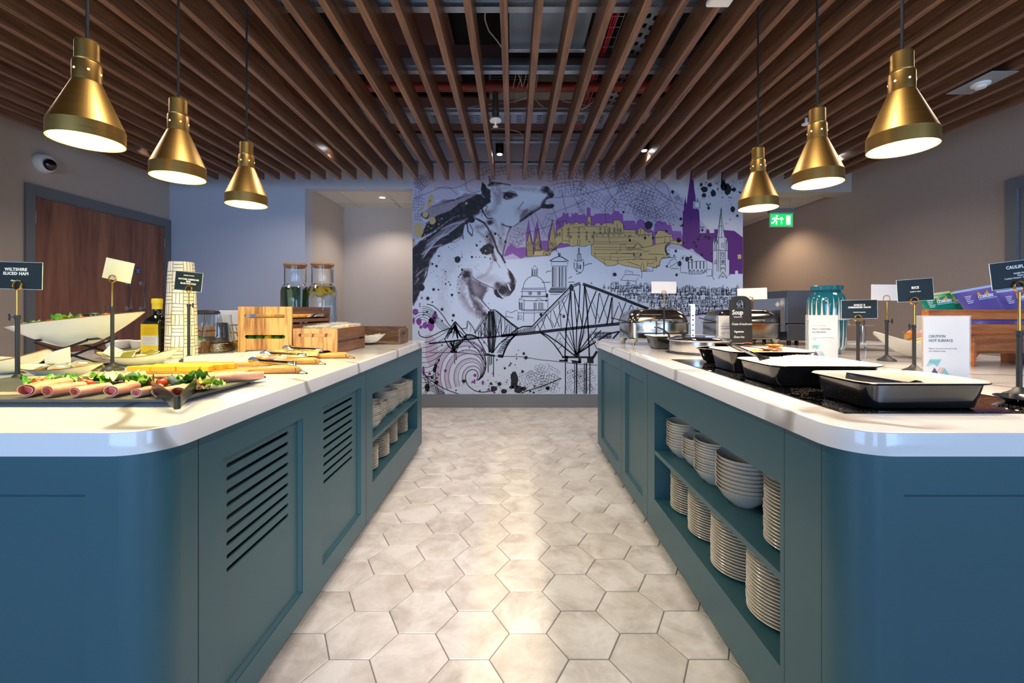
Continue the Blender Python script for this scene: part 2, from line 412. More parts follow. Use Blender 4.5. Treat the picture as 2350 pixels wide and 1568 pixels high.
# door frame in the right wall
d2 = struct('door_2', loc=(4.08, 0, 0))
m = MB()
for (y0, y1, z0, z1) in ((3.46, 3.54, 0, 2.24), (2.28, 2.36, 0, 2.24), (2.3605, 3.4595, 2.152, 2.24)): m.box(-.022, 0, y0, y1, z0, z1)
for (y0, y1, z0, z1) in ((3.43, 3.468, 0, 2.139), (2.352, 2.39, 0, 2.139), (2.352, 3.468, 2.14, 2.188)): m.box(.001, .13, y0, y1, z0, z1)
m.ob('door_frame', m_frame, d2, smooth=False)
m = MB(); m.box(.02, .06, 2.39, 3.43, .01, 2.14); m.ob('door_leaf', simple('blue_grey_door', '4b5a74', .4), d2, smooth=False)

# ================================================================== COUNTERS
def cabinet_frame(name, label, side, aX, xo, ye, recess, opening, sx0, shz):
    """cabinet carcass: side = -1 left counter, +1 right. aX = |x| of the aisle face, xo = |x| of the outer side, ye = far end"""
    t_ = thing(name, label, 'cabinet', (0, 0, 0))
    y0 = .918; z0, z1 = .048, .862; r = .075
    # aisle face as a plate with openings: local (y, z) drawn in XY
    th = .02
    outer = [(y0+r, z0), (ye, z0), (ye, z1), (y0+r, z1)]
    holes = [[(a, c), (b_, c), (b_, d), (a, d)] for (a, b_, c, d) in recess+[opening]]
    pl = plate('aisle_face', outer, holes, th, m_teal, t_, (side*(aX+th/2), 0, 0), (pi/2, 0, pi/2))
    # rounded corner
    m = MB(); ro = []; ri = []
    for k in range(13):
        a = pi/2*k/12
        cx, cy = aX+r, y0+r
        ro.append((side*(cx-r*cos(a)), cy-r*sin(a))); ri.append((side*(cx-(r-.018)*cos(a)), cy-(r-.018)*sin(a)))
    m.prism(ro+ri[::-1], z0, z1); m.ob('rounded_corner', m_teal, t_, ang=20)
    # camera side face with recessed panels
    xs = [aX+r, xo]
    hs = []
    x = sx0
    while x < xo-.3:
        hs.append((x, min(x+.78, xo-.1), .215, .772)); x += .9
    def mx(q): return side*q
    outer = [(mx(xs[0]), z0), (mx(xs[1]), z0), (mx(xs[1]), z1), (mx(xs[0]), z1)]
    plate('front_face', outer, [[(mx(a), c), (mx(b_), c), (mx(b_), d), (mx(a), d)] for a, b_, c, d in hs], th, m_teal, t_, (0, y0+th/2, 0), (pi/2, 0, 0))
    def moulding(u0, u1, v0, v1, w, dep, place):
        m = MB()
        for (a, b_) in ((0, w),):
            O = [(u0, v0), (u1, v0), (u1, v1), (u0, v1)]; I = [(u0+w, v0+w), (u1-w, v0+w), (u1-w, v1-w), (u0+w, v1-w)]
            vs = [place(u, v, .003) for u, v in O]+[place(u, v, dep) for u, v in I]+[place(u, v, dep+.004) for u, v in O]
            fs = [(i, (i+1) % 4, 4+(i+1) % 4, 4+i) for i in range(4)]+[(4+i, 4+(i+1) % 4, 8+(i+1) % 4, 8+i) for i in range(4)]+[(i, 8+i, 8+(i+1)%4, (i+1)%4) for i in range(4)]
            m.add(vs, fs)
        return m
    for (a, b_, c, d) in hs:
        pf = lambda u, v, dp: (side*u, y0+dp, v)
        moulding(a, b_, c, d, .012, .017, pf).ob('moulding', m_teal, t_, smooth=False)
        m = MB(); q = sorted((side*a, side*b_)); m.box(q[0]-.005, q[1]+.005, y0+.0175, y0+.0235, c-.005, d+.005); m.ob('panel', m_teal, t_, smooth=False)
    for (a, b_, c, d) in recess:
        pf = lambda u, v, dp: (side*(aX+dp), u, v)
        moulding(a, b_, c, d, .009, .014, pf).ob('moulding', m_teal, t_, smooth=False)
        if side < 0:
            # louvre plate with nine rounded slots
            sy0, sy1 = (a+.034, b_-.074) if a < 1.3 else (a+.041, b_-.078)
            sl_ = []
            for k in range(9):
                zc = .741-.0357*k; sl_.append(rrect(sy0, sy1, zc-.006, zc+.006, .0058, 4))
            plate('louvred_panel', [(a-.005, c-.005), (b_+.005, c-.005), (b_+.005, d+.005), (a-.005, d+.005)], sl_, .006, m_teal, t_, (-(aX+.017), 0, 0), (pi/2, 0, pi/2))
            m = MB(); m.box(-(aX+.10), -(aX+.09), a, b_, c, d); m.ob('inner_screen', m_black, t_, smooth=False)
        else:
            m = MB(); m.box(aX+.014, aX+.020, a-.005, b_+.005, c-.005, d+.005); m.ob('panel', m_teal, t_, smooth=False)
    # shelf opening: box inside
    a, b_, c, d = opening; dp = .42
    m = MB(); X = lambda u: side*u
    def bx(u0, u1, y_0, y_1, z_0, z_1): q = sorted((X(u0), X(u1))); m.box(q[0], q[1], y_0, y_1, z_0, z_1)
    bx(aX+.019, aX+dp, a-.018, a, c-.018, d+.018); bx(aX+.02, aX+dp, b_, b_+.018, c-.018, d+.018)
    bx(aX+.02, aX+dp, a, b_, d, d+.018); bx(aX+dp, aX+dp+.015, a-.018, b_+.018, c-.018, d+.018)
    bx(aX+.02, aX+dp, a, b_, c-.018, c)
    m.ob('shelf_lining', m_teal, t_, smooth=False)
    m = MB(); bx(aX+.001, aX+dp, a, b_, shz-.021, shz); m.ob('middle_shelf', m_teal, t_, smooth=False)
    # far end, outer side, plinth, base board, top board
    m = MB(); bx(aX+.001, xo, ye-.02, ye, z0, z1); m.ob('end_panel', m_teal, t_, smooth=False)
    m = MB(); bx(xo-.02, xo, y0+.02, ye, z0, z1); m.ob('outer_panel', m_teal, t_, smooth=False)
    m = MB(); q = sorted((X(aX+.09), X(xo-.07))); m.box(q[0], q[1], y0+.09, ye-.08, 0, z0); m.ob('plinth', simple('dark_plinth', '2b3438', .6), t_, smooth=False)
    m = MB(); q = sorted((X(aX+.021), X(xo-.021))); m.box(q[0], q[1], y0+.08, ye-.021, z0, z0+.015); m.ob('base_board', m_teal_in, t_, smooth=False)
    # door seams: dark thin grooves as inset strips
    for ys in ((1.048, 2.245) if side < 0 else (2.283, 2.832, 1.132, .996)):
        m = MB(); bx(aX-.0004, aX+.002, ys-.0012 if side<0 or ys>2 else ys-.0005, ys+.0012 if side < 0 or ys>2 else ys+.0005, z0, z1); m.ob('seam', simple('seam_shadow_gap', '1c2a2e', .9), t_, smooth=False)
    return t_
def worktop(name, label, side, b_, xo, ye):
    y0 = .893; r = .10
    x0, x1 = sorted((side*b_, side*xo))
    rs = (0, 0, .03, r) if side > 0 else (r, .03, 0, 0)
    poly = rrect(x0, x1, y0, ye, r, 12, rs)
    # bevelled edge: loft of inset polygons
    def inset(p, d):
        cx0, cx1, cy0, cy1 = x0, x1, y0, ye
        return rrect(x0+d, x1-d, y0+d, ye-d, r, 12, tuple(max(q-d, 0) if q else 0 for q in rs))
    rings = [[(x, y, z) for x, y in inset(poly, d)] for d, z in ((0, .8622), (0, CT-.004), (.0012, CT-.0012), (.004, CT))]
    m = MB(); m.loft(rings); return tag(m.ob(name, m_marble, ang=30), label, 'worktop')
cabinet_frame('cabinet', 'teal painted counter on the left with louvred panels and open plate shelf', -1, .768, 2.66, 3.62,
    [(1.138, 1.569, .135, .773), (1.731, 2.168, .137, .777)], (2.349, 3.454, .224, .709), .915, .4635)
worktop('worktop', 'veined white marble worktop of the left counter under ham and cheese', -1, .744, 2.70, 3.64)
cabinet_frame('cabinet', 'teal painted counter on the right with two shaker doors and open bowl shelf', 1, .716, 2.66, 3.62,
    [(2.907, 3.478, .137, .772), (2.369, 2.735, .137, .772)], (1.150, 2.170, .2122, .702), .836, .461)
worktop('worktop', 'veined white marble worktop of the right counter holding the hotplates', 1, .700, 2.70, 3.64)

# crockery ------------------------------------------------------------
ORD = ['', 'second', 'third', 'fourth', 'fifth', 'sixth', 'seventh', 'eighth', 'ninth', 'tenth', 'eleventh', 'twelfth', 'thirteenth', 'fourteenth', 'fifteenth', 'sixteenth', 'seventeenth', 'eighteenth', 'nineteenth', 'twentieth']
def bowl_proto(r, h, name='bowl'):
    m = MB(); m.lathe([(.0, .0), (r*.42, 0), (r*.45, .003), (r*.75, h*.42), (r*.97, h-.003), (r, h), (r*.975, h+.0005), (r*.93, h-.004), (r*.70, h*.45), (r*.38, .009), (0, .008)], 52)
    return m.ob(name, m_cream)
def plate_proto(r, name='plate'):
    m = MB(); m.lathe([(0, 0), (r*.58, 0), (r*.60, .002), (r*.98, .0125), (r, .0145), (r*.985, .0158), (r*.62, .0065), (0, .005)], 52)
    return m.ob(name, m_cream)
def stack(kind, x, y, z, n, r, where, h=.055, pitch=.0115, tilt_top=False, first=[{}]):
    key = (kind, r, h); protos = first[0]
    for k in range(n):
        zz = z+.0002+k*pitch
        if key not in protos:
            o = bowl_proto(r, h) if kind == 'bowl' else plate_proto(r); protos[key] = o
        else: o = dup(protos[key])
        o.location = (x+random.uniform(-.0015, .0015), y+random.uniform(-.0015, .0015), zz)
        o.rotation_euler = (0, 0, random.uniform(0, 6))
        fromtop = n-1-k
        pos = 'on top' if fromtop == 0 else ('at the bottom' if k == 0 else ORD[fromtop]+' from top')
        tag(o, 'cream %s %s of the %s' % (kind, pos, where), kind, 'stacked %ss of the %s' % (kind, where))
        if tilt_top and k == n-1:
            o.rotation_euler = (R(9), R(8), 0); o.location.z += .012
xR = .665; xL = -.716
kr, kl = 1.0767, 1.0726; SR, SL = .4610, .4635; BR, BL = .2122, .224
for (x, y, n, r, h, p_, w) in ((.770, 1.93, 10, .075, .052, .0118, 'farthest stack, right upper shelf'), (.785, 1.79, 8, .074, .05, .011, 'second farthest stack, right upper shelf'),
        (.773, 1.635, 12, .078, .052, .0102, 'tall middle stack, right upper shelf'), (.783, 1.455, 9, .088, .058, .0132, 'wide near stack, right upper shelf')):
    stack('bowl', x*kr, y*kr, SR, n, r*kr, w, h*kr, p_*kr)
stack('plate', .795*kr, 1.185*kr, SR, 20, .090*kr, 'near plate stack, right upper shelf', pitch=.0101*kr)
for (x, y, n, r, w) in ((.80, 1.905, 17, .095, 'farthest stack, right lower shelf'), (.80, 1.70, 18, .10, 'second farthest stack, right lower shelf'),
        (.79, 1.47, 19, .103, 'third farthest stack, right lower shelf'), (.79, 1.245, 20, .10, 'nearest stack, right lower shelf')):
    stack('plate', x*kr, y*kr, BR, n, r*kr, w, pitch=.0100*kr)
for (x, y, n, r, h, p_, w, tt) in ((-.80, 3.13, 10, .070, .05, .0105, 'farthest stack, left upper shelf', False), (-.82, 2.955, 12, .080, .052, .0105, 'second farthest stack, left upper shelf', True),
        (-.82, 2.745, 10, .083, .052, .0108, 'middle stack, left upper shelf', False), (-.82, 2.56, 7, .074, .05, .011, 'short stack, left upper shelf', False), (-.80, 2.37, 9, .072, .05, .0108, 'nearest stack, left upper shelf', False)):
    stack('bowl', x*kl, y*kl, SL, n, r*kl, w, h*kl, p_*kl, tt)
for (x, y, n, r, w) in ((-.85, 3.10, 14, .088, 'farthest stack, left lower shelf'), (-.87, 2.86, 17, .098, 'second farthest stack, left lower shelf'),
        (-.85, 2.60, 12, .098, 'short stack, left lower shelf'), (-.84, 2.38, 12, .090, 'nearest stack, left lower shelf')):
    stack('plate', x*kl, y*kl, BL, n, r*kl, w, pitch=.0100*kl)

# ================================================================== PENDANT LAMPS
RL = .0875
m_bulb_l = emis('left_bulb_glow', (1, .94, .66, 1), 65); m_bulb_r = emis('right_bulb_glow', (1, .86, .62, 1), 65)
m_bin_l = simple('yellow_reflector', 'f2de74', .4, .3); m_bin_r = simple('warm_reflector', 'f5d090', .4, .3)
m_hole = {-1: emis('vent_hole_glow_left', (1, .85, .3, 1), 2.5), 1: emis('vent_hole_glow_right', (1, .8, .5, 1), 2.5)}
def lamp(x, y, side, label, star=False):
    z = 1.665; r = RL
    t_ = thing('pendant_lamp', label, 'lamp', (x, y, z), group='brass heat lamps over the %s counter' % ('left' if side < 0 else 'right'))
    prof = [(r, 0), (r, .5*r), (r*.985, .53*r), (r*.40, 1.97*r), (r*.38, 2.0*r), (r*.38, 2.62*r), (r*.37, 2.66*r), (r*.335, 2.67*r), (r*.345, 2.72*r), (r*.325, 2.75*r), (r*.32, 3.33*r), (r*.29, 3.38*r), (.003, 3.4*r), (.003, 3.36*r),
        (r*.28, 3.3*r), (r*.30, 2.0*r), (r*.34, 1.95*r), (r*.96, .52*r), (r*.975, .0)]
    m = MB()
    n = 48; prof2 = prof[:13]; m.lathe([( q, w) for q, w in prof2], n); 
    sh = m.ob('shade', m_brass, t_, ang=25)
    bm = bmesh.new(); bm.from_mesh(sh.data); bad = [f for f in bm.faces if len(f.verts) > 4 and f.calc_center_median().z < .001]; bmesh.ops.delete(bm, geom=bad, context='FACES'); bm.to_mesh(sh.data); bm.free()
    m = MB(); rings = []
    for q, w in ((r*.999, 0), (r*.975, .001), (r*.965, .5*r), (r*.37, 1.93*r), (r*.3, 2.0*r), (r*.3, 2.3*r)):
        rings.append([(q*cos(2*pi*i/n), q*sin(2*pi*i/n), w) for i in range(n)])
    m.loft(rings, False, True); m.ob('reflector', m_bin_l if side < 0 else m_bin_r, t_, ang=30)
    m = MB(); m.lathe([(0, .62*r), (.25*r, .64*r), (.5*r, .72*r), (.56*r, .86*r), (.5*r, 1.1*r), (.28*r, 1.6*r), (.25*r, 2.0*r), (0, 2.0*r)], 24); m.ob('bulb', m_bulb_l if side < 0 else m_bulb_r, t_)
    m = MB()
    for k in range(6):
        a = k*pi/3+.35; c_ = Vector((cos(a)*r*.381, sin(a)*r*.381, 2.33*r)); m.cyl(c_-Vector((cos(a), sin(a), 0))*.002, c_+Vector((cos(a), sin(a), 0))*.0006, .0032, 10)
    m.ob('vent_hole', m_hole[side], t_)
    m = MB(); m.tube([(0, 0, 3.38*r), (.001, 0, 4.5*r), (0, .001, 7*r), (0, 0, 3.1-z)], .0042, 8); m.ob('cord', simple('black_fabric_cord', '0c0d10', .8), t_)
    m = MB(); a = -1.9; q = r*.955
    # small certificate sticker inside the rim
    vs = []
    for k in range(5):
        aa = R(105 if side < 0 else 120)+k*.08
        vs += [(q*cos(aa)*1.0, q*sin(aa), .008), (q*cos(aa), q*sin(aa), .034)]
    m.add(vs, [(2*k, 2*k+1, 2*k+3, 2*k+2) for k in range(4)]); m.ob('sticker', m_white, t_, smooth=False)
    l = spot((x, y, z+.045), 12.5 if side < 0 else 12.5, (1, .84, .14) if side < 0 else (1, .80, .58), 150, .5, .035)
    return t_
for (y, w) in ((1.27, 'nearest the camera'), (1.616, 'in the middle of its row of three'), (2.03, 'farthest from the camera')):
    lamp(-1.26, y, -1, 'brushed brass pendant lamp over the left counter, %s' % w)
for (y, w) in ((1.324, 'nearest the camera'), (1.692, 'in the middle of its row of three'), (2.10, 'farthest from the camera')):
    lamp(1.20, y, 1, 'brushed brass pendant lamp over the right counter, %s' % w)
# ================================================================== MURAL PRINT (flat print on the back wall; u,v in print units, 1 unit = 5.249 mm)
from mathutils.geometry import tessellate_polygon
MU = YB/985
rm = random.Random(5)
def frame(ox, oy, s): return lambda p: (ox+p[0]*s, oy+p[1]*s)
FA = frame(940, 390, 350/1568); FB = frame(940, 640, 440/2350); FC = frame(1180, 380, 280/1689); FD = frame(1440, 380, 280/1689); FE = frame(1340, 580, 380/2350); FF = frame(1150, 560, 270/1411)
FI = lambda p: p
class Ink:
    def __init__(s, off): s.v = []; s.f = []; s.y = YB-off
    def P(s, p): return ((p[0]-1177)*MU, s.y, H+(713-p[1])*MU)
    def poly(s, pts, F=FI):
        q = [F(p) for p in pts]; tr = tessellate_polygon([[Vector((a, b, 0)) for a, b in q]]); o = len(s.v); s.v += [s.P(p) for p in q]
        s.f += [tuple(i+o for i in t_) for t_ in tr]
    def line(s, pts, w=1.0, F=FI, jit=0, w1=None, closed=False):
        q = [Vector(F(p)) for p in pts]
        if closed: q.append(q[0])
        if jit: q = [p+Vector((rm.uniform(-jit, jit), rm.uniform(-jit, jit))) for p in q]
        o = len(s.v); n = len(q)
        for i, p in enumerate(q):
            d = (q[min(i+1, n-1)]-q[max(i-1, 0)])
            if d.length < 1e-6: d = Vector((1, 0))
            d.normalize(); nn = Vector((-d.y, d.x)); ww = (w if w1 is None else w+(w1-w)*i/(n-1))*.66
            a, b = p+nn*ww, p-nn*ww
            for c in (a, b): 
                c.x = min(max(c.x, 947), 1704); c.y = min(max(c.y, 300), 904.5)
            s.v += [s.P(a), s.P(b)]
        s.f += [(o+2*i, o+2*i+1, o+2*i+3, o+2*i+2) for i in range(n-1)]
    def blot(s, c, rx, ry=None, F=FI, sc=1, rag=.12, sats=4, n=22):
        ry = ry or rx; c = F(c); rx *= sc; ry *= sc; ph = rm.uniform(0, 6)
        pts = [(min(max(c[0]+rx*(1+rm.uniform(-rag, rag))*cos(2*pi*i/n), 947), 1704), min(c[1]+ry*(1+rm.uniform(-rag, rag))*sin(2*pi*i/n), 904.5)) for i in range(n)]
        s.poly(pts)
        for k in range(sats):
            a = rm.uniform(0, 6.28); q = rm.uniform(1.2, 2.2); r_ = rm.uniform(.04, .14)*rx+.25
            x, y = c[0]+rx*q*cos(a), c[1]+ry*q*sin(a)
            if 948 < x < 1703 and y < 903: s.poly([(x+r_*cos(t2), y+r_*sin(t2)) for t2 in [2*pi*i/8 for i in range(8)]])
    def arc(s, c, rx, ry, a0, a1, w=1, F=FI, n=16): s.line([(c[0]+rx*cos(R(a0+(a1-a0)*i/n)), c[1]+ry*sin(R(a0+(a1-a0)*i/n))) for i in range(n+1)], w, F)
    def rect(s, x0, y0, x1, y1, w=.8, F=FI): s.line([(x0, y0), (x1, y0), (x1, y1), (x0, y1)], w, F, closed=True)
    def out(s, name, mat):
        me = bpy.data.meshes.new(name); me.from_pydata(s.v, [], s.f); me.materials.append(mat)
        o = bpy.data.objects.new(name, me); COL.objects.link(o); o.parent = wall_back; return o
# flat colour layers
L0 = Ink(.0004); L0.poly([(946.3, 300), (1440, 300), (1496, 400), (1533, 428), (1560, 446), (1571, 470), (1606, 505), (1628, 528), (1600, 600), (1440, 560), (1300, 590), (1160, 600), (1080, 640), (946.3, 600)])
L0.out('print_lavender_ground', simple('print_lavender', 'b6b3cf', .6))
LW = Ink(.0006); LW.poly([(946.3, 575), (1000, 540), (1160, 596), (1200, 594), (1262, 587), (1285, 560), (1300, 558), (1355, 562), (1358, 586), (1400, 612), (1460, 612), (1500, 605), (1530, 590), (1530, 570), (1580, 575), (1640, 610), (1704, 630), (1704, 904.5), (946.3, 904.5)])
LW.out('print_white_ground', simple('print_white', 'c6d3e8', .6))
LP = Ink(.0009)
C2P = lambda l: [FC(p) for p in l]; D2P = lambda l: [FD(p) for p in l]; A2P = lambda l: [FA(p) for p in l]
pur = A2P([(965, 890), (1000, 800), (1040, 760), (1100, 800), (1180, 795)])+C2P([(165, 1130), (160, 930), (180, 850), (200, 740), (220, 880), (245, 1000), (262, 1100), (275, 930), (300, 830), (320, 750), (350, 900), (370, 1040), (470, 1040), (465, 950), (500, 850), (530, 740), (560, 860), (577, 980), (575, 770), (610, 730), (650, 710), (670, 690), (672, 650), (700, 655), (705, 680), (750, 655), (752, 700), (790, 715), (795, 650), (805, 650), (815, 685), (835, 655), (880, 657), (885, 680), (930, 685), (970, 660), (1000, 705), (1003, 580), (1055, 587), (1058, 690), (1100, 700), (1120, 668), (1310, 660), (1335, 685), (1360, 660), (1380, 598), (1395, 628), (1450, 630), (1460, 660), (1505, 675), (1510, 765), (1560, 763)])+D2P([(105, 765), (110, 830), (130, 770), (180, 735), (240, 770), (250, 800), (340, 900), (365, 920), (370, 830), (400, 770), (530, 780), (550, 820), (600, 820), (615, 880), (620, 905), (740, 910), (765, 1000), (765, 1130), (700, 1090), (560, 1060), (340, 1110), (0, 1040)])+C2P([(1500, 1000), (600, 1150), (500, 1200), (170, 1260), (90, 1290), (30, 1272)])+A2P([(1140, 912), (1060, 860), (1000, 885)])
LP.poly(pur); LP.out('print_violet_skyline', simple('print_violet', '8a55a8', .6))
LD = Ink(.0010)
LD.poly([(885, -20), (897, -20), (925, 330), (940, 420), (945, 500), (962, 490), (968, 430), (977, 500), (980, 610), (990, 620), (1000, 750), (1000, 935), (1085, 935), (1090, 885), (1130, 885), (1140, 935), (1200, 935), (1200, 880), (1250, 885), (1480, 905), (1595, 995), (1595, 1500), (1530, 1500), (1530, 1455), (1490, 1455), (1490, 1505), (1410, 1505), (1400, 1350), (1180, 1350), (1080, 1310), (1000, 1240), (940, 1200), (900, 1150), (840, 1165), (760, 1125), (765, 640), (780, 620), (782, 530), (790, 500), (800, 425), (808, 500), (820, 530), (838, 370), (860, 230)], FD)
LD.out('print_deep_purple_tower', simple('print_deep_purple', '5a1f78', .6))
LG = Ink(.0013)
gold = C2P([(175, 1265), (168, 1060), (185, 1045), (210, 900), (236, 1045), (262, 1100), (265, 1235), (270, 1230), (285, 1165), (288, 1050), (325, 880), (352, 1040), (370, 1160), (475, 1170), (472, 1050), (500, 940), (540, 740), (565, 950), (575, 1010), (590, 900), (640, 860), (680, 840), (690, 780), (710, 780), (715, 815), (740, 800), (775, 790), (785, 830), (808, 780), (815, 815), (850, 785), (885, 785), (890, 810), (960, 790), (990, 830), (1010, 830), (1015, 710), (1060, 710), (1065, 830), (1110, 830), (1135, 795), (1180, 795), (1200, 830), (1250, 795), (1340, 795), (1370, 810), (1385, 735), (1395, 760), (1460, 755), (1490, 800), (1510, 800), (1520, 890), (1560, 890)])+D2P([(115, 890), (122, 950), (140, 945), (142, 890), (170, 858), (200, 862), (245, 900), (280, 930), (345, 925), (350, 1110), (382, 1100), (380, 970), (420, 900), (540, 905), (560, 950), (615, 955), (625, 1025), (740, 1040), (770, 1075), (740, 1100), (620, 1080), (560, 1075), (520, 1110), (530, 1200), (560, 1260), (600, 1275), (480, 1280), (450, 1330), (440, 1390), (400, 1420), (270, 1390), (260, 1450), (190, 1470), (182, 1425), (0, 1395)])+C2P([(1500, 1380), (1450, 1358), (1380, 1385), (1290, 1390), (1130, 1280), (1070, 1240), (1065, 1090), (990, 1120), (930, 1120), (870, 1110), (800, 1125), (740, 1085), (690, 1090), (640, 1070), (580, 1130), (520, 1180), (490, 1245), (265, 1255)])
LG.poly(gold)
for (c, rx, ry, st) in (((90, 620), 48, 75, 14), ((235, 525), 35, 38, 14), ((160, 460), 28, 30, 8), ((225, 290), 24, 38, 3), ((200, 345), 22, 40, 3), ((130, 395), 18, 22, 4), ((262, 190), 15, 17, 3), ((625, 52), 9, 10, 2), ((585, 345), 13, 11, 6), ((38, 750), 14, 40, 2), ((628, 200), 8, 14, 3)): pass
LG.line([(1520, 1235), (1570, 1235)], .01, FD); LG.poly([(1522, 1235), (1572, 1230), (1575, 1290), (1530, 1297)], FD)
LG.out('print_gold_castle', simple('print_gold', 'c2ae78', .6))
# horse charcoal grid -------------------------------------------------
G = 380; step = 1568/G
gu, gv = np.meshgrid((np.arange(G)+.5)*step, (np.arange(G)+.5)*step)
rng = np.random.RandomState(3)
def smooth_noise(n):
    a = rng.rand(n, n); i = np.linspace(0, n-1.001, G); x0 = i.astype(int); f = i-x0; f = f*f*(3-2*f)
    r_ = a[x0][:, x0]*(1-f)[:, None]*(1-f)[None]+a[x0+1][:, x0]*f[:, None]*(1-f)[None]+a[x0][:, x0+1]*(1-f)[:, None]*f[None]+a[x0+1][:, x0+1]*f[:, None]*f[None]; return r_
NZ = .45*smooth_noise(60)+.3*smooth_noise(150)+.25*rng.rand(G, G)
def pin(pts, U=None, V=None):
    U = gu if U is None else U; V = gv if V is None else V; c = np.zeros(U.shape, bool); n = len(pts)
    for i in range(n):
        x0, y0 = pts[i]; x1, y1 = pts[(i+1) % n]
        if y0 == y1: continue
        k = ((y0 > V) != (y1 > V)) & (U < (x1-x0)*(V-y0)/(y1-y0)+x0); c ^= k
    return c
def sdist(pts):
    d = np.full(gu.shape, 1e9)
    for (x0, y0), (x1, y1) in zip(pts[:-1], pts[1:]):
        dx, dy = x1-x0, y1-y0; t_ = np.clip(((gu-x0)*dx+(gv-y0)*dy)/(dx*dx+dy*dy+1e-9), 0, 1); d = np.minimum(d, np.hypot(gu-x0-t_*dx, gv-y0-t_*dy))
    return d
D = np.zeros((G, G))
def add(a): 
    global D; D = 1-(1-D)*(1-np.clip(a, 0, 1))
def st_(pts, w, d, soft=.6): 
    k = sdist(pts)/(w*.5); add(d*np.clip((1+soft-k)/(2*soft)+ (NZ-.5)*.9*soft, 0, 1)*(k < 1+soft*1.6))
def er_(pts, w, d, soft=.6):
    global D; k = sdist(pts)/(w*.5); D = D*(1-d*np.clip((1+soft-k)/(2*soft)+(NZ-.5)*.8, 0, 1)*(k < 1+soft*1.6))
def pl_(pts, d, soft=14):
    m_ = pin(pts); k = sdist(pts+[pts[0]]); k = np.where(m_, -k, k); add(d*np.clip(.5-k/soft+(NZ-.5)*1.0, 0, 1)*(k < soft))
def bl_(cx, cy, rx, ry, d, ang=0, soft=.5):
    a = R(ang); x = (gu-cx)*cos(a)+(gv-cy)*sin(a); y = -(gu-cx)*sin(a)+(gv-cy)*cos(a); k = np.hypot(x/rx, y/ry); add(d*np.clip((1+soft-k)/(2*soft)+(NZ-.5)*.6, 0, 1)*(k < 1+soft*1.5))
h1 = [(745, 118), (775, 145), (800, 180), (806, 60), (830, 50), (850, 80), (885, 122), (960, 132), (1050, 150), (1200, 157), (1340, 165), (1420, 163), (1475, 208), (1492, 262), (1470, 290), (1430, 298), (1408, 312), (1397, 338), (1425, 346), (1480, 345), (1492, 375), (1470, 398), (1410, 410), (1360, 397), (1300, 432), (1240, 477), (1180, 517), (1140, 540), (1110, 567), (1055, 592), (1040, 612), (1010, 680), (1000, 740), (985, 800), (965, 890), (1000, 960), (900, 980), (600, 980), (30, 980), (30, 810), (60, 720), (100, 700), (130, 640), (170, 560), (110, 480), (120, 440), (215, 368), (300, 340), (250, 318), (330, 300), (470, 300), (520, 240), (475, 160), (530, 215), (640, 232), (720, 232), (732, 190)]
h2 = [(30, 900), (900, 800), (1000, 1000), (1060, 1065), (1103, 1140), (1085, 1230), (1030, 1300), (960, 1330), (1000, 1500), (900, 1568), (30, 1568)]
M1 = pin(h1) | pin(h2)
# upper horse
pl_([(140, 570), (260, 480), (400, 430), (520, 340), (700, 250), (820, 240), (835, 330), (740, 400), (690, 470), (560, 460), (440, 490), (330, 570), (240, 640), (130, 690), (60, 715), (120, 640)], .97)
pl_([(215, 368), (330, 305), (470, 300), (560, 240), (700, 240), (640, 310), (480, 370), (400, 440), (300, 490), (190, 500), (130, 450)], .42, 20)
pl_([(110, 470), (125, 435), (200, 460), (190, 510), (150, 500)], .8)
for k in range(9): st_([(230+25*k, 390-8*k), (330+28*k, 330-6*k), (470+20*k, 310-8*k)], 6, .3)
pl_([(745, 120), (728, 200), (765, 290), (835, 290), (830, 210), (785, 150)], .97, 8); er_([(728, 190), (738, 250), (768, 285)], 5, .95, .3); er_([(800, 175), (820, 190), (850, 180)], 22, .9)
pl_([(808, 60), (830, 60), (852, 110), (815, 150)], .6)
st_([(815, 160), (860, 130), (950, 138), (1030, 152)], 22, .75); bl_(870, 150, 60, 22, .6); er_([(830, 185), (880, 180)], 20, .8)
bl_(1018, 262, 58, 34, 1, -12, .25); bl_(1085, 255, 26, 16, .85, 20); st_([(960, 280), (1000, 305), (1060, 290), (1110, 262)], 12, .6); st_([(960, 240), (1030, 215), (1090, 230)], 16, .45); er_([(993, 281), (994, 283)], 11, 1, .3)
st_([(850, 210), (880, 250), (900, 330), (870, 420), (800, 440)], 60, .30, 1); st_([(900, 190), (1050, 190), (1250, 200), (1350, 215)], 40, .28, 1); bl_(930, 260, 50, 60, .3)
st_([(1120, 400), (1145, 360), (1170, 330)], 10, .5); st_([(1130, 420), (1200, 440), (1300, 400)], 70, .28, 1)
bl_(1408, 205, 34, 38, .97); bl_(1455, 255, 38, 42, .97); bl_(1380, 200, 30, 40, .5); st_([(1420, 290), (1390, 320), (1370, 350)], 40, .75)
st_([(1375, 372), (1420, 378), (1475, 372)], 46, 1, .3); st_([(1375, 375), (1300, 420), (1220, 465), (1150, 530)], 34, .8); st_([(1150, 530), (1155, 470), (1200, 420)], 40, .5)
st_([(1150, 530), (1060, 590), (1000, 580), (950, 560)], 14, .75); st_([(1040, 600), (1008, 700), (985, 800), (965, 880)], 34, .7); st_([(955, 565), (965, 640), (930, 760)], 40, .3, 1); bl_(970, 800, 60, 70, .28); st_([(800, 440), (870, 520), (900, 600), (920, 700)], 30, .25, 1)
st_([(735, 380), (765, 450), (800, 500), (850, 500)], 14, .85); bl_(825, 540, 34, 26, .85); st_([(720, 400), (700, 460), (750, 420), (740, 480)], 8, .8); st_([(760, 350), (800, 380), (780, 420)], 10, .6)
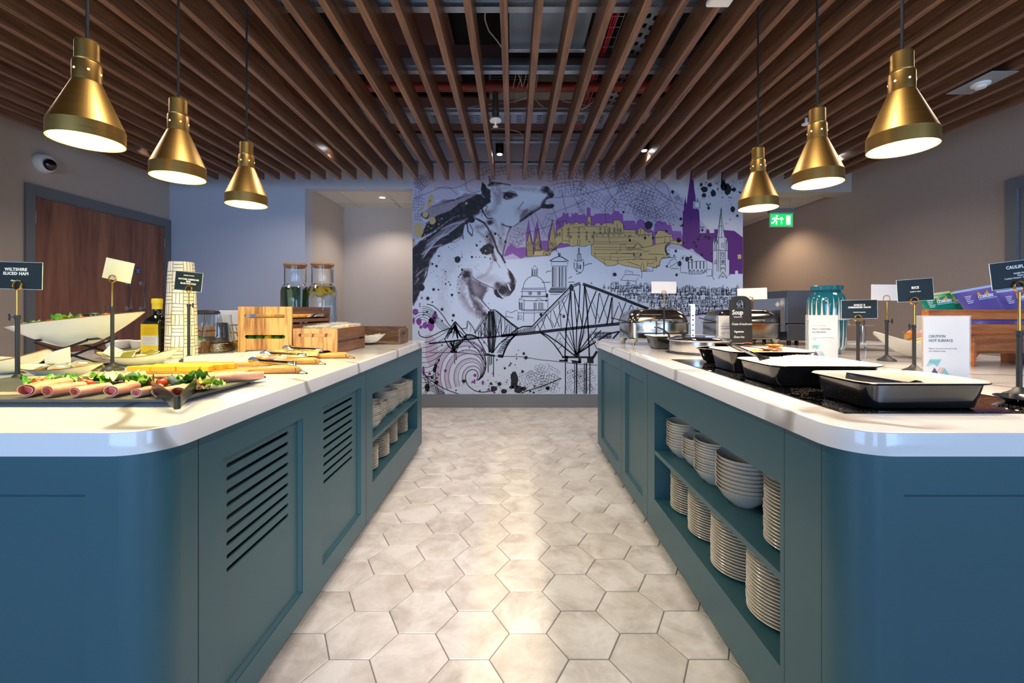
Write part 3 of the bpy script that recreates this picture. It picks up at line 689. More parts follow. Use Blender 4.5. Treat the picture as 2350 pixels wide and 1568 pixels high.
# lower horse
pl_([(440, 490), (560, 455), (680, 470), (640, 540), (570, 560), (540, 680), (430, 740), (300, 800), (230, 900), (195, 960), (130, 1180), (100, 1280), (20, 1400), (20, 815), (110, 730), (240, 650), (330, 580)], .88)
for k in range(10):
    y = 500+26*k; er_([(600-18*k, 500+14*k), (460-22*k, 545+22*k), (330-20*k, 620+30*k), (180-12*k, 740+34*k)], 5, .65, .7)
for (pp) in ([(330, 610), (430, 560), (560, 535)], [(180, 780), (280, 700), (400, 660)], [(120, 870), (220, 800), (330, 770)], [(60, 1100), (110, 1050), (180, 1000)], [(50, 1180), (90, 1120)]): er_(pp, 14, .6, .8)
st_([(590, 540), (600, 630), (640, 680)], 12, .95); st_([(620, 560), (650, 620), (645, 675)], 8, .9); st_([(560, 580), (545, 640), (552, 710)], 9, .9); st_([(540, 690), (480, 740), (410, 750)], 5, .7)
er_([(700, 490), (760, 520), (740, 560), (690, 590)], 60, .75, .8); st_([(690, 590), (740, 590), (790, 560)], 40, .4, 1)
st_([(680, 500), (760, 540), (800, 590), (850, 680), (880, 760), (905, 830), (955, 905), (1010, 1010), (1055, 1090)], 17, .92); st_([(820, 660), (840, 720), (830, 780)], 62, .65, .8); st_([(700, 630), (770, 690), (800, 750)], 24, .35, 1)
pl_([(718, 822), (760, 780), (820, 755), (868, 790), (862, 850), (800, 875), (745, 865)], 1, 8); st_([(850, 850), (865, 890), (880, 925)], 34, .7); er_([(781, 832), (782, 834)], 12, 1, .3); st_([(880, 920), (910, 970), (930, 1005)], 6, .6)
st_([(960, 920), (1010, 990), (1070, 1080), (1098, 1140)], 22, .5, 1); st_([(1035, 1060), (1060, 1130), (1060, 1200)], 44, .95); bl_(965, 1235, 78, 58, .95, 15); bl_(1045, 1230, 42, 62, .97); bl_(900, 1180, 30, 30, .6)
er_([(1012, 1180), (1035, 1235)], 16, 1, .3); er_([(905, 1255), (935, 1290), (985, 1312), (1015, 1300)], 9, 1, .3); pl_([(865, 1230), (905, 1230), (940, 1300), (968, 1330), (900, 1308), (875, 1280)], .95, 8); er_([(905, 1240), (925, 1280), (960, 1305)], 7, .9)
st_([(640, 1105), (720, 1152), (800, 1190), (870, 1220)], 9, .75); st_([(700, 1110), (780, 1080), (840, 1000), (850, 930)], 26, .22, 1); bl_(800, 1120, 120, 50, .18, 10)
bl_(590, 1075, 50, 48, .95, 30); pl_([(610, 1100), (700, 1150), (812, 1205), (745, 1340), (650, 1290), (600, 1190)], .72, 26); er_([(640, 1170), (690, 1240)], 70, .35, 1); st_([(605, 1160), (630, 1300), (700, 1400), (790, 1500)], 46, .65, 1); st_([(535, 1130), (530, 1260), (570, 1370), (640, 1440), (740, 1500)], 60, .35, 1)
er_([(585, 1200), (600, 1300), (640, 1400)], 26, .8); st_([(740, 1340), (790, 1400), (830, 1440)], 12, .7); st_([(700, 1380), (720, 1450), (770, 1500)], 60, .38, 1); st_([(440, 970), (370, 1100), (330, 1300), (360, 1480)], 80, .12, 1.2)
bl_(110, 960, 80, 62, 1); bl_(60, 900, 50, 80, 1); st_([(195, 965), (175, 1080), (130, 1180), (80, 1300), (40, 1390)], 12, .9); st_([(50, 1100), (60, 1250), (40, 1330)], 46, .6)
D = np.clip(D*1.12, 0, 1)*(.84+.34*NZ); D = np.clip(D, 0, 1)
paper = np.array(lin('c6d3e8')[:3]); ink = np.array(lin('16141d')[:3]); midt = np.array(lin('8d8598')[:3])
tcol = np.where(D[..., None] < .5, paper+(midt-paper)*(D[..., None]*2), midt+(ink-midt)*(D[..., None]*2-1))
idx = -np.ones((G, G), int); ok = M1; nz_ = np.argwhere(ok)
keep = ok[:-1, :-1] & ok[1:, :-1] & ok[:-1, 1:] & ok[1:, 1:]
# thin the empty paper: keep only cells near ink, in the lower body area
ink_near = D > .02; low = gv > 600
for _ in range(2): ink_near = ink_near | np.roll(ink_near, 1, 0) | np.roll(ink_near, -1, 0) | np.roll(ink_near, 1, 1) | np.roll(ink_near, -1, 1)
keep &= (ink_near | ~((gv > 980)))[:-1, :-1]
jj, ii = np.nonzero(keep); vm = np.zeros((G, G), bool)
for a in (0, 1):
    for b_ in (0, 1): vm[jj+a, ii+b_] = True
idx[vm] = np.arange(vm.sum()); vj, vi = np.nonzero(vm)
px_ = 940+gu[vj, vi]*350/1568; py_ = 390+gv[vj, vi]*350/1568; px_ = np.maximum(px_, 946.4)
co = np.stack([(px_-1177)*MU, np.full(len(px_), YB-.0011), H+(713-py_)*MU], 1)
fc = np.stack([idx[jj, ii], idx[jj+1, ii], idx[jj+1, ii+1], idx[jj, ii+1]], 1)
me = bpy.data.meshes.new('print_charcoal_horses'); me.from_pydata(co.tolist(), [], fc.tolist())
ca = me.color_attributes.new('print', 'FLOAT_COLOR', 'POINT'); ca.data.foreach_set('color', np.concatenate([tcol[vj, vi], np.ones((len(vj), 1))], 1).astype(np.float32).ravel())
t = NT('charcoal_horse_print'); at_ = t.n('Attribute', attribute_name='print'); t.p(col=at_.outputs['Color'], rough=.6); me.materials.append(t.m)
ho = bpy.data.objects.new('print_charcoal_horses', me); COL.objects.link(ho); ho.parent = wall_back
# gold + purple splashes over the horses
LS = Ink(.0016)
for (c, rx, ry, st) in (((90, 620), 48, 75, 14), ((235, 525), 35, 38, 14), ((160, 460), 28, 30, 8), ((225, 290), 24, 38, 3), ((200, 345), 22, 40, 3), ((130, 395), 18, 22, 4), ((262, 190), 15, 17, 3), ((625, 52), 9, 10, 2), ((585, 345), 13, 11, 6), ((42, 750), 10, 40, 2), ((628, 200), 8, 14, 3), ((330, 250), 5, 6, 3), ((382, 270), 6, 6, 2), ((440, 340), 5, 5, 3), ((300, 560), 6, 6, 12), ((330, 500), 6, 6, 12)): LS.blot(c, rx, ry, FA, 350/1568, .14, st)
LS.out('print_gold_splashes', simple('print_gold_splash', 'c6b07a', .6))
LV = Ink(.0007)
LV.poly([(190, 700), (250, 670), (330, 760), (355, 900), (330, 1050), (240, 1080), (190, 950), (200, 800)], FB)
T0 = [(840, 1245), (905, 1180), (935, 1060), (905, 900), (850, 830), (760, 780), (650, 770), (540, 800), (460, 850), (370, 960), (325, 1100), (320, 1250), (360, 1400)]
def sc_(s): return [(830+(x-830)*s, 1235+(y-1235)*s) for x, y in T0]
def dense(p, n=6):
    out = []
    for i in range(len(p)-1):
        a = p[max(i-1, 0)]; b_ = p[i]; c = p[i+1]; d = p[min(i+2, len(p)-1)]
        for k in range(n):
            u = k/n; out.append(tuple(.5*(2*b_[q]+(c[q]-a[q])*u+(2*a[q]-5*b_[q]+4*c[q]-d[q])*u*u+(3*b_[q]-a[q]-3*c[q]+d[q])*u**3) for q in (0, 1)))
    return out+[p[-1]]
cl = lambda l: [(x, min(y, 1412)) for x, y in l]
for s_ in (1, .78, .56, .36): LV.poly(cl(dense(sc_(s_), 3)+dense(sc_(s_*.88), 3)[::-1]), FB)
LV.out('print_lilac_wash', simple('print_lilac', 'b9aecd', .6))
LQ = Ink(.0018)
for (x, y, rx, ry) in ((70, 405, 40, 38), (50, 515, 14, 45), (115, 525, 32, 45), (262, 560, 40, 80), (312, 455, 30, 40), (190, 570, 32, 40), (140, 592, 20, 22), (280, 510, 45, 45), (125, 310, 8, 12), (127, 338, 9, 10), (150, 235, 12, 16), (90, 255, 8, 9), (172, 442, 10, 14), (983, 700, 15, 18), (1010, 725, 14, 14), (1012, 660, 8, 9), (942, 700, 8, 12), (914, 780, 12, 15), (884, 875, 15, 22), (790, 785, 9, 12), (1016, 832, 8, 12), (1070, 995, 11, 13), (920, 1095, 12, 22), (1015, 1160, 8, 9), (802, 1183, 20, 22), (795, 1260, 12, 30), (770, 1265, 14, 14), (898, 1275, 16, 28), (960, 1245, 7, 8), (970, 1355, 14, 15), (1015, 1343, 13, 14), (1040, 1395, 14, 12), (440, 1128, 17, 20), (355, 1175, 12, 15), (335, 1215, 12, 14), (230, 1200, 40, 12), (170, 1130, 15, 60)): LQ.blot((x, y), rx, ry, FB, .187, .1, 3)
LQ.out('print_purple_splashes', simple('print_purple_splash', '7d3a92', .6))
# white spire over the purple
LC = Ink(.0014)
LC.poly([(1297, 582), (1330, 900), (1345, 990), (1372, 1010), (1390, 1080), (1390, 1300), (1410, 1310), (1410, 1530), (1180, 1530), (1180, 1080), (1192, 1030), (1205, 1010), (1215, 1070), (1238, 1000), (1265, 850)], FD); LC.out('print_white_spire', simple('print_white_b', 'c3cbdc', .6))
# ink lines
K = Ink(.0020)
# castle
K.line(gold, .75, closed=True); 
for y in (930, 990, 1055, 1085, 1135, 1165, 1220, 1268): K.line([(1100 if y > 945 else 760, y), (1400, y+3), (1680, y-4)], .5, FC, .4)
for (x, y, h_) in ((895, 880, 22), (895, 930, 30), (893, 985, 40), (1003, 930, 30), (1003, 985, 40), (1003, 1025, 20), (1103, 930, 30), (1083, 985, 45), (1192, 880, 30), (1192, 930, 25), (1318, 895, 70), (1387, 895, 65), (1435, 895, 20), (1470, 900, 60), (748, 885, 22), (748, 935, 20), (745, 975, 22), (785, 990, 30), (630, 955, 50), (600, 960, 40), (1040, 1055, 12), (1035, 800, 35)):
    K.rect(x-9, y-h_/2, x+9, y+h_/2, .7, FC); K.line([(x, y-h_/2), (x, y+h_/2)], .6, FC)
for x in range(1145, 1660, 78): K.rect(x-7, 960, x+9, 976, .7, FC)
for pp in ([(660, 870), (665, 1060)], [(760, 850), (765, 1080)], [(820, 820), (820, 860), (950, 850), (985, 890)], [(965, 840), (1250, 850), (1250, 940)], [(1100, 945), (1100, 1080), (1070, 1110)], [(1260, 830), (1260, 945)], [(1420, 800), (1430, 940)], [(1510, 800), (1515, 945), (1100, 948)], [(690, 1040), (770, 1045)], [(875, 1020), (880, 1110)], [(910, 1020), (910, 1110)], [(1120, 1205), (1120, 1260)], [(1330, 1300), (1330, 1220), (1660, 1222)], [(1410, 1175), (1410, 1215), (1470, 1170), (1470, 1100), (1540, 1095), (1550, 1150), (1650, 1140)], [(1250, 1300), (1255, 1390)], [(1430, 1360), (1435, 1290), (1465, 1300)], [(1200, 1290), (1430, 1320), (1600, 1300)]): K.line(pp, .7, FC, .3)
for (x0, x1, top, y1) in ((168, 262, 900, 1265), (285, 372, 880, 1165), (473, 578, 740, 1150)):
    cx = (x0+x1)/2; K.line([(x0+14, 1050), (cx, top), (x1-14, 1050)], .9, FC); K.line([(cx, top), (cx, 1110)], .5, FC)
    for q in range(7): xx = x0+(x1-x0)*q/6; K.line([(xx, 1050+(20 if q % 2 else 0)), (xx, 1110)], .9, FC); K.line([(xx, 1110), (xx+(x1-x0)/12, 1150), (xx, 1190)], .7, FC); K.line([(xx, 1170), (xx, min(y1, 1260))], .7, FC)
K.line([(290, 1172), (470, 1175), (520, 1190)], .8, FC); K.arc((447, 1240), 50, 55, 180, 360, .9, FC)
for q in range(6): K.line([(447, 1240), (447+48*cos(R(190+32*q)), 1240+52*sin(R(190+32*q)))], .6, FC)
for pp in ([(0, 890), (115, 890), (120, 960)], [(125, 955), (345, 955)], [(180, 940), (180, 880), (235, 885), (235, 945)], [(350, 1110), (150, 1150), (0, 1140)], [(80, 1140), (140, 1060), (220, 1140)], [(90, 1135), (140, 1075), (205, 1140)], [(0, 1175), (90, 1165), (220, 1170), (230, 1200), (295, 1180), (280, 1225), (500, 1230), (505, 1275)], [(120, 1275), (120, 1225), (140, 1205), (160, 1225), (162, 1275)], [(75, 1305), (140, 1265), (210, 1300)], [(0, 1300), (100, 1300), (370, 1300)], [(385, 1000), (620, 980)], [(385, 1090), (600, 1060)], [(520, 1000), (515, 1080)], [(590, 990), (590, 1080)], [(600, 1040), (740, 1050)], [(380, 1325), (382, 1265), (400, 1265), (402, 1330)], [(185, 1470), (185, 1390), (208, 1345), (225, 1385), (225, 1460)], [(0, 1330), (170, 1390)], [(195, 1560), (200, 1465), (350, 1462), (350, 1420), (400, 1415), (400, 1385), (445, 1385), (450, 1330), (480, 1280), (680, 1270)], [(270, 1390), (280, 1335), (295, 1360), (340, 1360), (360, 1340)]): K.line(pp, .75, FD, .25)
for x in (160, 203, 247, 293): K.rect(x-9, 965, x+9, 988, .7, FD)
for x in (90, 185): K.rect(x-6, 1215, x+6, 1255, 1.2, FD)
K.arc((575, 1215), 40, 46, 60, 300, .7, FD, 12)
for q in range(16): a = R(100+11*q); K.arc((590+62*cos(a), 1160+72*sin(a)), 11, 11, 0, 300, .7, FD, 7)
# spire drawing
for pp in ([(1180, 1530), (1180, 1080), (1205, 1010), (1215, 1075), (1240, 1000), (1297, 582), (1330, 900), (1345, 990), (1375, 1000), (1390, 1080), (1390, 1300), (1410, 1310), (1410, 1530)], [(1290, 660), (1262, 990), (1265, 1470)], [(1297, 600), (1305, 900), (1300, 1000)], [(1262, 838), (1315, 838)], [(1240, 1000), (1335, 990)], [(1182, 1180), (1250, 1170), (1390, 1180)], [(1235, 1010), (1240, 1470)], [(1285, 1170), (1290, 1480)], [(1350, 1000), (1355, 1480)], [(1200, 1080), (1200, 1180)], [(1222, 1080), (1222, 1180)], [(1370, 1070), (1370, 1180)], [(1180, 1360), (1240, 1360)], [(1285, 1290), (1355, 1290)], [(1285, 1370), (1360, 1370)]): K.line(pp, .8, FD, .2)
K.arc((1223, 1330), 15, 18, 0, 360, 1, FD); K.arc((1321, 1333), 20, 22, 0, 360, 1.1, FD); K.arc((1321, 1333), 8, 9, 0, 360, 1, FD); K.line([(1303, 1250), (1303, 1210), (1318, 1195), (1333, 1210), (1333, 1265), (1303, 1265)], 1.2, FD); K.rect(1303, 1075, 1330, 1140, .9, FD)
K.arc((1318, 1440), 24, 24, 180, 360, 1.2, FD); K.line([(1265, 1568), (1318, 1480), (1375, 1568)], 1, FD); K.arc((1318, 1550), 12, 14, 180, 360, 1.2, FD); K.line([(1245, 1560), (1318, 1470), (1390, 1555)], .6, FD)
for x in (1205, 1245, 1370): 
    for q in range(5): K.line([(x-6, 1030+q*12), (x+6, 1036+q*12)], 1.2, FD)
# domed hall, round monument, small steeple (F)
K.arc((395, 530), 130, 145, 180, 360, .9, FF, 24)
for (y, x0, x1) in ((530, 245, 535), (545, 250, 540), (572, 235, 535), (625, 235, 540), (636, 240, 560), (680, 275, 560), (790, 230, 560), (800, 240, 570), (825, 205, 530)): K.line([(x0, y), ((x0+x1)/2, y+2), (x1, y-2)], .8, FF, .3)
for pp in ([(255, 540), (252, 625)], [(535, 540), (540, 640), (560, 650), (558, 780)], [(215, 665), (250, 640), (285, 680), (215, 665)], [(405, 685), (455, 650), (510, 685)], [(215, 670), (220, 790)], [(275, 680), (275, 800)], [(395, 700), (395, 800)], [(205, 820), (195, 920)], [(270, 825), (270, 930)], [(398, 830), (395, 940)], [(60, 880), (58, 805), (125, 825), (185, 795), (200, 805)], [(50, 870), (150, 885)], [(208, 900), (210, 865), (230, 855), (248, 870), (248, 905), (208, 900)], [(370, 385), (368, 300), (400, 255), (435, 300), (435, 385)], [(365, 310), (440, 310)], [(370, 375), (432, 375)], [(365, 340), (365, 375)]): K.line(pp, .85, FF, .3)
for x in (222, 232, 243, 255, 405, 420, 450, 465, 485, 500): K.line([(x, 702), (x, 790)], 1.0, FF, .2)
for x in (380, 400, 420): K.line([(x, 318), (x, 370)], 1.3, FF)
for x in (347, 453): K.arc((x, 592), 20, 20, 0, 360, .8, FF); K.arc((x+2, 592), 10, 10, 0, 360, 1, FF)
K.line([(585, 202), (640, 170), (695, 150), (750, 170), (810, 205), (770, 212), (620, 212)], 1.4, FF, closed=True); K.line([(683, 118), (712, 118), (703, 135), (703, 155)], 1.6, FF); K.line([(683, 118), (692, 135), (692, 155)], 1.6, FF)
K.line([(603, 215), (603, 262), (795, 265), (797, 215)], .8, FF)
for x in (612, 622, 640, 650, 668, 692, 703, 730, 745, 770, 785): K.line([(x, 272), (x+rm.uniform(-2, 2), 515)], rm.choice((.7, 1.2, 1.6)), FF, .2)
for y, a, b_ in ((522, 600, 795), (535, 590, 790), (545, 580, 780), (558, 568, 770), (572, 566, 765), (583, 580, 740), (605, 590, 700)): K.line([(a, y), ((a+b_)/2, y+1), (b_, y)], rm.choice((.8, 1.3)), FF, .3)
for pp in ([(932, 40), (925, 80), (930, 125)], [(932, 40), (940, 80), (938, 125)], [(912, 125), (960, 122)], [(915, 125), (918, 200)], [(957, 125), (958, 200)], [(935, 130), (937, 200)], [(875, 180), (885, 200), (912, 205), (960, 205), (990, 185)], [(875, 220), (875, 280), (905, 330), (955, 345), (985, 310), (992, 220)], [(920, 225), (920, 300)], [(935, 250), (935, 300), (948, 300), (948, 250)], [(955, 250), (955, 300)], [(905, 225), (908, 330)], [(985, 205), (990, 290)], [(990, 265), (1040, 240), (1090, 235)], [(900, 362), (960, 345)], [(810, 412), (850, 390)], [(800, 460), (880, 458)], [(485, 462), (590, 460)], [(535, 348), (560, 325), (600, 325)], [(1072, 480), (1080, 458), (1090, 480)]): K.line(pp, 1.0, FF, .3)
# bridge -----------------------------------------------------------------
B_ = lambda pts, w, j=.5, w1=None: K.line(pts, w, FF, j, w1)
B_([(0, 1102), (300, 1075), (560, 1045), (850, 1015), (1150, 985), (1480, 950)], 5.2, .3); B_([(370, 992), (590, 760), (815, 530)], 2.2); B_([(400, 1005), (610, 790), (825, 575)], 1.0); B_([(390, 1000), (600, 778), (820, 550)], .8)
K.blot((843, 525), 30, 42, FF, .19, .1, 0); B_([(865, 492), (945, 462)], 1.6); B_([(870, 512), (955, 482)], 1.2); B_([(880, 500), (950, 472)], .8)
B_([(980, 482), (1150, 540), (1411, 640), (1600, 715), (1765, 778)], 5.0, .2); B_([(1500, 690), (1765, 790)], 1)
for (p_, w_) in (([(830, 560), (800, 850), (778, 1020), (765, 1340)], 2.4), ([(838, 570), (845, 800), (860, 1050), (885, 1320)], 2.0), ([(875, 550), (900, 900), (912, 1000)], 1.6), ([(945, 480), (935, 750), (905, 1000), (900, 1320)], 2.0), ([(1000, 500), (985, 800), (970, 1000), (920, 1320)], 2.0), ([(1003, 510), (1030, 800), (1045, 1050), (1060, 1350)], 2.6), ([(1140, 560), (1060, 760), (1005, 970), (930, 1300)], 2.0), ([(1175, 590), (1150, 800), (1128, 960)], 1.8), ([(1185, 590), (1225, 750), (1270, 900)], 1.0), ([(1290, 610), (1230, 770), (1170, 950)], 1.8), ([(1332, 640), (1300, 820), (1265, 970)], 2.6), ([(1325, 640), (1325, 960)], .9), ([(1338, 640), (1338, 960)], .9), ([(1405, 740), (1360, 860), (1325, 960)], 1.4), ([(1010, 520), (1060, 700), (1130, 900)], 1.2), ([(870, 560), (930, 760), (975, 980)], 1.6), ([(690, 690), (705, 850), (720, 1010)], 1.2), ([(740, 680), (790, 850), (835, 1000)], 1.2), ([(625, 790), (660, 890), (700, 1000)], 1.2), ([(815, 600), (700, 830), (640, 1000)], 1.0), ([(545, 840), (500, 960), (460, 1050)], 1.3), ([(545, 850), (590, 930), (620, 1010)], 1.2), ([(490, 900), (530, 1020)], .9), ([(435, 960), (470, 1055)], 1.2), ([(600, 800), (590, 900), (640, 1000)], .9), ([(1095, 680), (1180, 900)], .8), ([(770, 620), (690, 780)], .8), ([(1411, 700), (1480, 900), (1500, 950)], 1.2), ([(1500, 700), (1440, 850), (1400, 960)], 1.5), ([(1560, 730), (1500, 860), (1470, 960)], 1.5), ([(1560, 730), (1620, 850), (1650, 930)], 1.0), ([(1640, 760), (1600, 850), (1560, 940)], 1.2)):
    B_(p_, w_, .5)
for k in range(14): y = 660+22*k; K.line([(1325, y), (1338, y)], .7, FF)
B_([(480, 1065), (560, 1100), (680, 1180), (780, 1260), (880, 1340)], 2.4); B_([(470, 1065), (560, 1130), (640, 1210), (700, 1290), (745, 1365)], 1.7); B_([(490, 1070), (620, 1190), (735, 1350)], .9); B_([(190, 1080), (120, 1150), (60, 1240), (15, 1360)], 2.0); B_([(170, 1090), (90, 1160), (20, 1270)], 1.0); B_([(0, 1170), (60, 1130), (120, 1090)], 1.4)
for k in range(9): a = (130+-14*k, 1120+22*k); B_([(a[0]-70, a[1]+5), a], .8)
K.blot((905, 1330), 34, 28, FF, .19, .2, 0)
for (x, y) in ((700, 1060), (760, 1050), (825, 1045), (960, 1040), (1010, 1035), (1090, 1045), (1150, 1010), (1200, 1040), (1130, 1150)): B_([(905, 1330), ((905+x)/2+rm.uniform(-12, 12), (1330+y)/2), (x, y)], rm.choice((.8, 1.3, 1.8)))
B_([(930, 1310), (1050, 1230), (1160, 1160), (1280, 1080), (1411, 1050)], 2.6); B_([(1340, 1135), (1411, 1060), (1480, 1010)], 3); B_([(1100, 1365), (1150, 1290)], 4.5); B_([(1060, 1080), (1110, 1180), (1150, 1270)], 1.2); B_([(720, 1130), (640, 1190), (690, 1060)], 1.0); B_([(690, 1260), (740, 1210), (700, 1160)], .9)
for (x0, y0, x1, y1) in ((730, 1345, 1110, 1372), (760, 1340, 800, 1415), (697, 1388, 800, 1412), (850, 1400, 960, 1432), (925, 1370, 960, 1430), (1032, 1365, 1108, 1432), (840, 1395, 900, 1410)): K.poly([(x0, y0), (x1, y0+4), (x1, y1), (x0, y1-3)], FF)
for (x, w_) in ((772, 1.8), (880, 1.2), (905, 2.6), (998, 1.5), (1022, 2.4), (1065, 1.8)): B_([(x, 1425), (x-1, 1700), (x-2, 1800)], w_, .2)
for (y, x0, x1) in ((1075, 1110, 1320), (1060, 1120, 1320), (1130, 1120, 1320), (1110, 1150, 1320)): B_([(x0, y), (x1, y+3)], .8)
for k in range(22): x = 1112+10*k; B_([(x, 1062), (x+rm.uniform(-2, 2), 1130)], .8)
B_([(120, 1075), (190, 1020), (260, 990), (370, 990)], 2.4); 
for k in range(13): x = 150+20*k; B_([(x, 1070-k*1.5), (x+26, max(992, 1045-6*k))], .8); B_([(x, max(990, 1050-7*k)), (x+22, 1068-k)], .8)
Q_ = lambda pts, w, j=.5: K.line(pts, w, FB, j)
Q_([(235, 795), (430, 775), (700, 745), (850, 725), (1040, 712), (1300, 680)], 2.8, .3); Q_([(985, 388), (1040, 380), (1065, 392)], 1.8); Q_([(985, 400), (900, 520), (800, 672)], 1.5); Q_([(940, 420), (850, 560), (790, 665)], .9); Q_([(1065, 395), (1150, 465), (1240, 540), (1335, 610)], 2.4); Q_([(1080, 415), (1200, 520), (1320, 620)], .9)
for k in range(26):
    x = 815+20*k; top = (672-(x-800)*1.5 if x < 985 else 395+(x-1065)*.80 if x > 1065 else 392); Q_([(x, top+6), (x+rm.uniform(-18, 18), 725-(x-800)*.09)], rm.choice((.7, 1.0, 1.5)))
for (a, b_) in (((850, 640), (930, 700)), ((900, 540), (980, 700)), ((1020, 480), (1100, 690)), ((950, 470), (880, 700)), ((1120, 470), (1060, 700)), ((1200, 560), (1140, 690))): Q_([a, b_], 1.0)
for k in range(9): Q_([(965+9*k, 395), (950+14*k, 700), (970+8*k, 905)], rm.choice((.8, 1.4, 2)))
Q_([(835, 725), (890, 820), (935, 920)], 1.8); Q_([(870, 720), (940, 800), (1010, 915)], .9); Q_([(1010, 915), (1100, 800), (1200, 720)], 1.6); Q_([(1290, 690), (1210, 780), (1160, 880), (1140, 965)], 2.2)
for k in range(7): Q_([(1230-16*k, 740+30*k), (1140-8*k, 760+20*k)], .8)
for (x0, y0, x1, y1) in ((925, 912, 985, 945), (985, 925, 1045, 955), (1085, 925, 1145, 970)): K.poly([(x0, y0), (x1, y0+6), (x1, y1), (x0, y1-6)], FB)
for (x, y) in ((965, 1150), (985, 1060), (1005, 1050), (1028, 1200)): Q_([(x, 950), (x, y)], 1.6)
for (x, y) in ((555, 1050), (575, 1000)): Q_([(x, 925), (x, y)], 1.2)
Q_([(555, 525), (490, 630), (430, 740), (480, 830), (540, 890), (620, 800), (700, 695), (630, 610), (560, 525)], 2.0)
for k in range(26): Q_([(555+rm.uniform(-15, 15), rm.uniform(530, 600)), (rm.uniform(450, 680), rm.uniform(640, 760))], rm.choice((.7, 1.1, 1.6))); 
for k in range(18): Q_([(rm.uniform(450, 660), rm.uniform(740, 780)), (545+rm.uniform(-30, 30), rm.uniform(860, 900))], rm.choice((.8, 1.3)))
K.blot((540, 893), 48, 20, FB, .187, .2, 0); Q_([(660, 720), (700, 690), (760, 690), (850, 730)], 3)
for k in range(9): Q_([(650+16*k, 700+rm.uniform(-10, 10)), (680+16*k, 745)], 1)
Q_([(240, 905), (600, 905), (950, 940), (1150, 950), (1300, 952), (1420, 962), (1600, 990), (1850, 1020), (2100, 1050), (2300, 1058)], .9)
# waves
for k, s_ in enumerate((1.04, 1, .88, .78, .68, .56, .46, .36)): K.line(cl(dense(sc_(s_))), 1.2 if s_ == 1 else .8, FB)
K.line(cl(dense([(820, 1250), (840, 1190), (820, 1130), (760, 1115), (705, 1150), (685, 1220), (720, 1310), (800, 1370), (900, 1390), (1000, 1370)])), 1.4, FB)
for k in range(5): K.line(dense([(155, 340+k*28-(k*2)), (230, 350+k*24), (300, 400+k*28), (350, 470+k*30), (430, 560+20*k), (500, 610+14*k)]), .8, FB)
K.line(dense([(210, 310), (300, 340), (400, 440), (480, 560), (520, 590)]), 1.4, FB)
for k in range(4): K.arc((160, 560), 60+32*k, 60+30*k, 200, 345, .7, FB)
K.line(dense([(110, 640), (130, 700), (210, 720), (300, 690), (400, 640), (520, 605), (620, 650), (720, 760), (840, 880), (905, 990), (935, 1060)]), 1.5, FB)
K.line(dense([(640, 612), (700, 600), (710, 520), (760, 570), (805, 650)]), 1.3, FB); K.line(dense([(700, 640), (710, 560), (700, 540)]), .7, FB); K.line(dense([(745, 650), (750, 580), (720, 545)]), .7, FB)
for k in range(10): y = 770+62*k; K.line(cl(dense([(155, y+10), (240, y), (340, y-50), (440-14*k, y-110+6*k)])), .8, FB)
K.line(cl(dense([(155, 1130), (240, 1230), (360, 1310), (480, 1370), (600, 1411)])), 1.4, FB)
for k in range(6): K.line(cl(dense([(170+10*k, 1190+34*k), (240+8*k, 1260+24*k), (330, 1330+16*k), (430, 1400+8*k)])), .8, FB)
K.arc((130, 1300), 105, 140, -70, 60, 1.1, FB); K.arc((130, 1310), 75, 110, -70, 60, .8, FB)
# city sketch ---------------------------------------------------------------
def house(x, y, w, h_, F=FE):
    t_ = rm.random(); lw = rm.choice((.6, .8, 1.0))
    if t_ < .35: K.line([(x, y), (x, y-h_), (x+w/2, y-h_-w*.45), (x+w, y-h_), (x+w, y)], lw, F, .25); K.line([(x, y-h_), (x+w, y-h_)], lw, F)
    elif t_ < .6: K.line([(x, y), (x, y-h_), (x+w*.2, y-h_-18), (x+w*.9, y-h_-18), (x+w, y-h_), (x+w, y)], lw, F, .25); K.line([(x, y-h_), (x+w, y-h_)], lw, F)
    elif t_ < .85: K.line([(x, y), (x, y-h_), (x+w, y-h_), (x+w, y)], lw, F, .25); K.rect(x+w*.3, y-h_-16, x+w*.5, y-h_, .7, F)
    else: K.line([(x+w*.3, y), (x+w*.3, y-h_), (x+w*.45, y-h_-35), (x+w*.6, y-h_), (x+w*.6, y)], lw, F, .2); K.arc((x+w*.45, y-h_*.5), w*.12, 10, 180, 360, .7, F, 6)
    nx = max(1, int(w//20)); ny = max(1, int(h_//26))
    for i in range(nx):
        for j in range(ny):
            if rm.random() < .8: a = x+w*(i+.5)/nx; b2 = y-h_*(j+.5)/ny; K.line([(a, b2-7), (a, b2+7)], rm.choice((.8, 1.4, 2.0)), F)
for r_, yy in enumerate((520, 560, 610, 660, 715, 775, 830, 885)):
    x = 250+(rm.uniform(0, 40))
    while x < 2240:
        w_ = rm.uniform(26, 95); h_ = rm.uniform(30, 78)
        if r_ == 0: h_ *= rm.choice((.7, 1, 1.5))
        lim = 455+max(0, 330-(x-0)*.355)
        chord = 430+(x)*.39   # bridge chord line
        if x < 1010 and yy > chord+4: x += w_; continue
        if r_ == 0 and x > 930: x += w_; continue
        house(x, yy, w_, h_); x += w_*rm.uniform(.8, 1.2)
K.line([(1390, 905), (1700, 870), (1950, 840), (2250, 800)], 3.2, FE); 
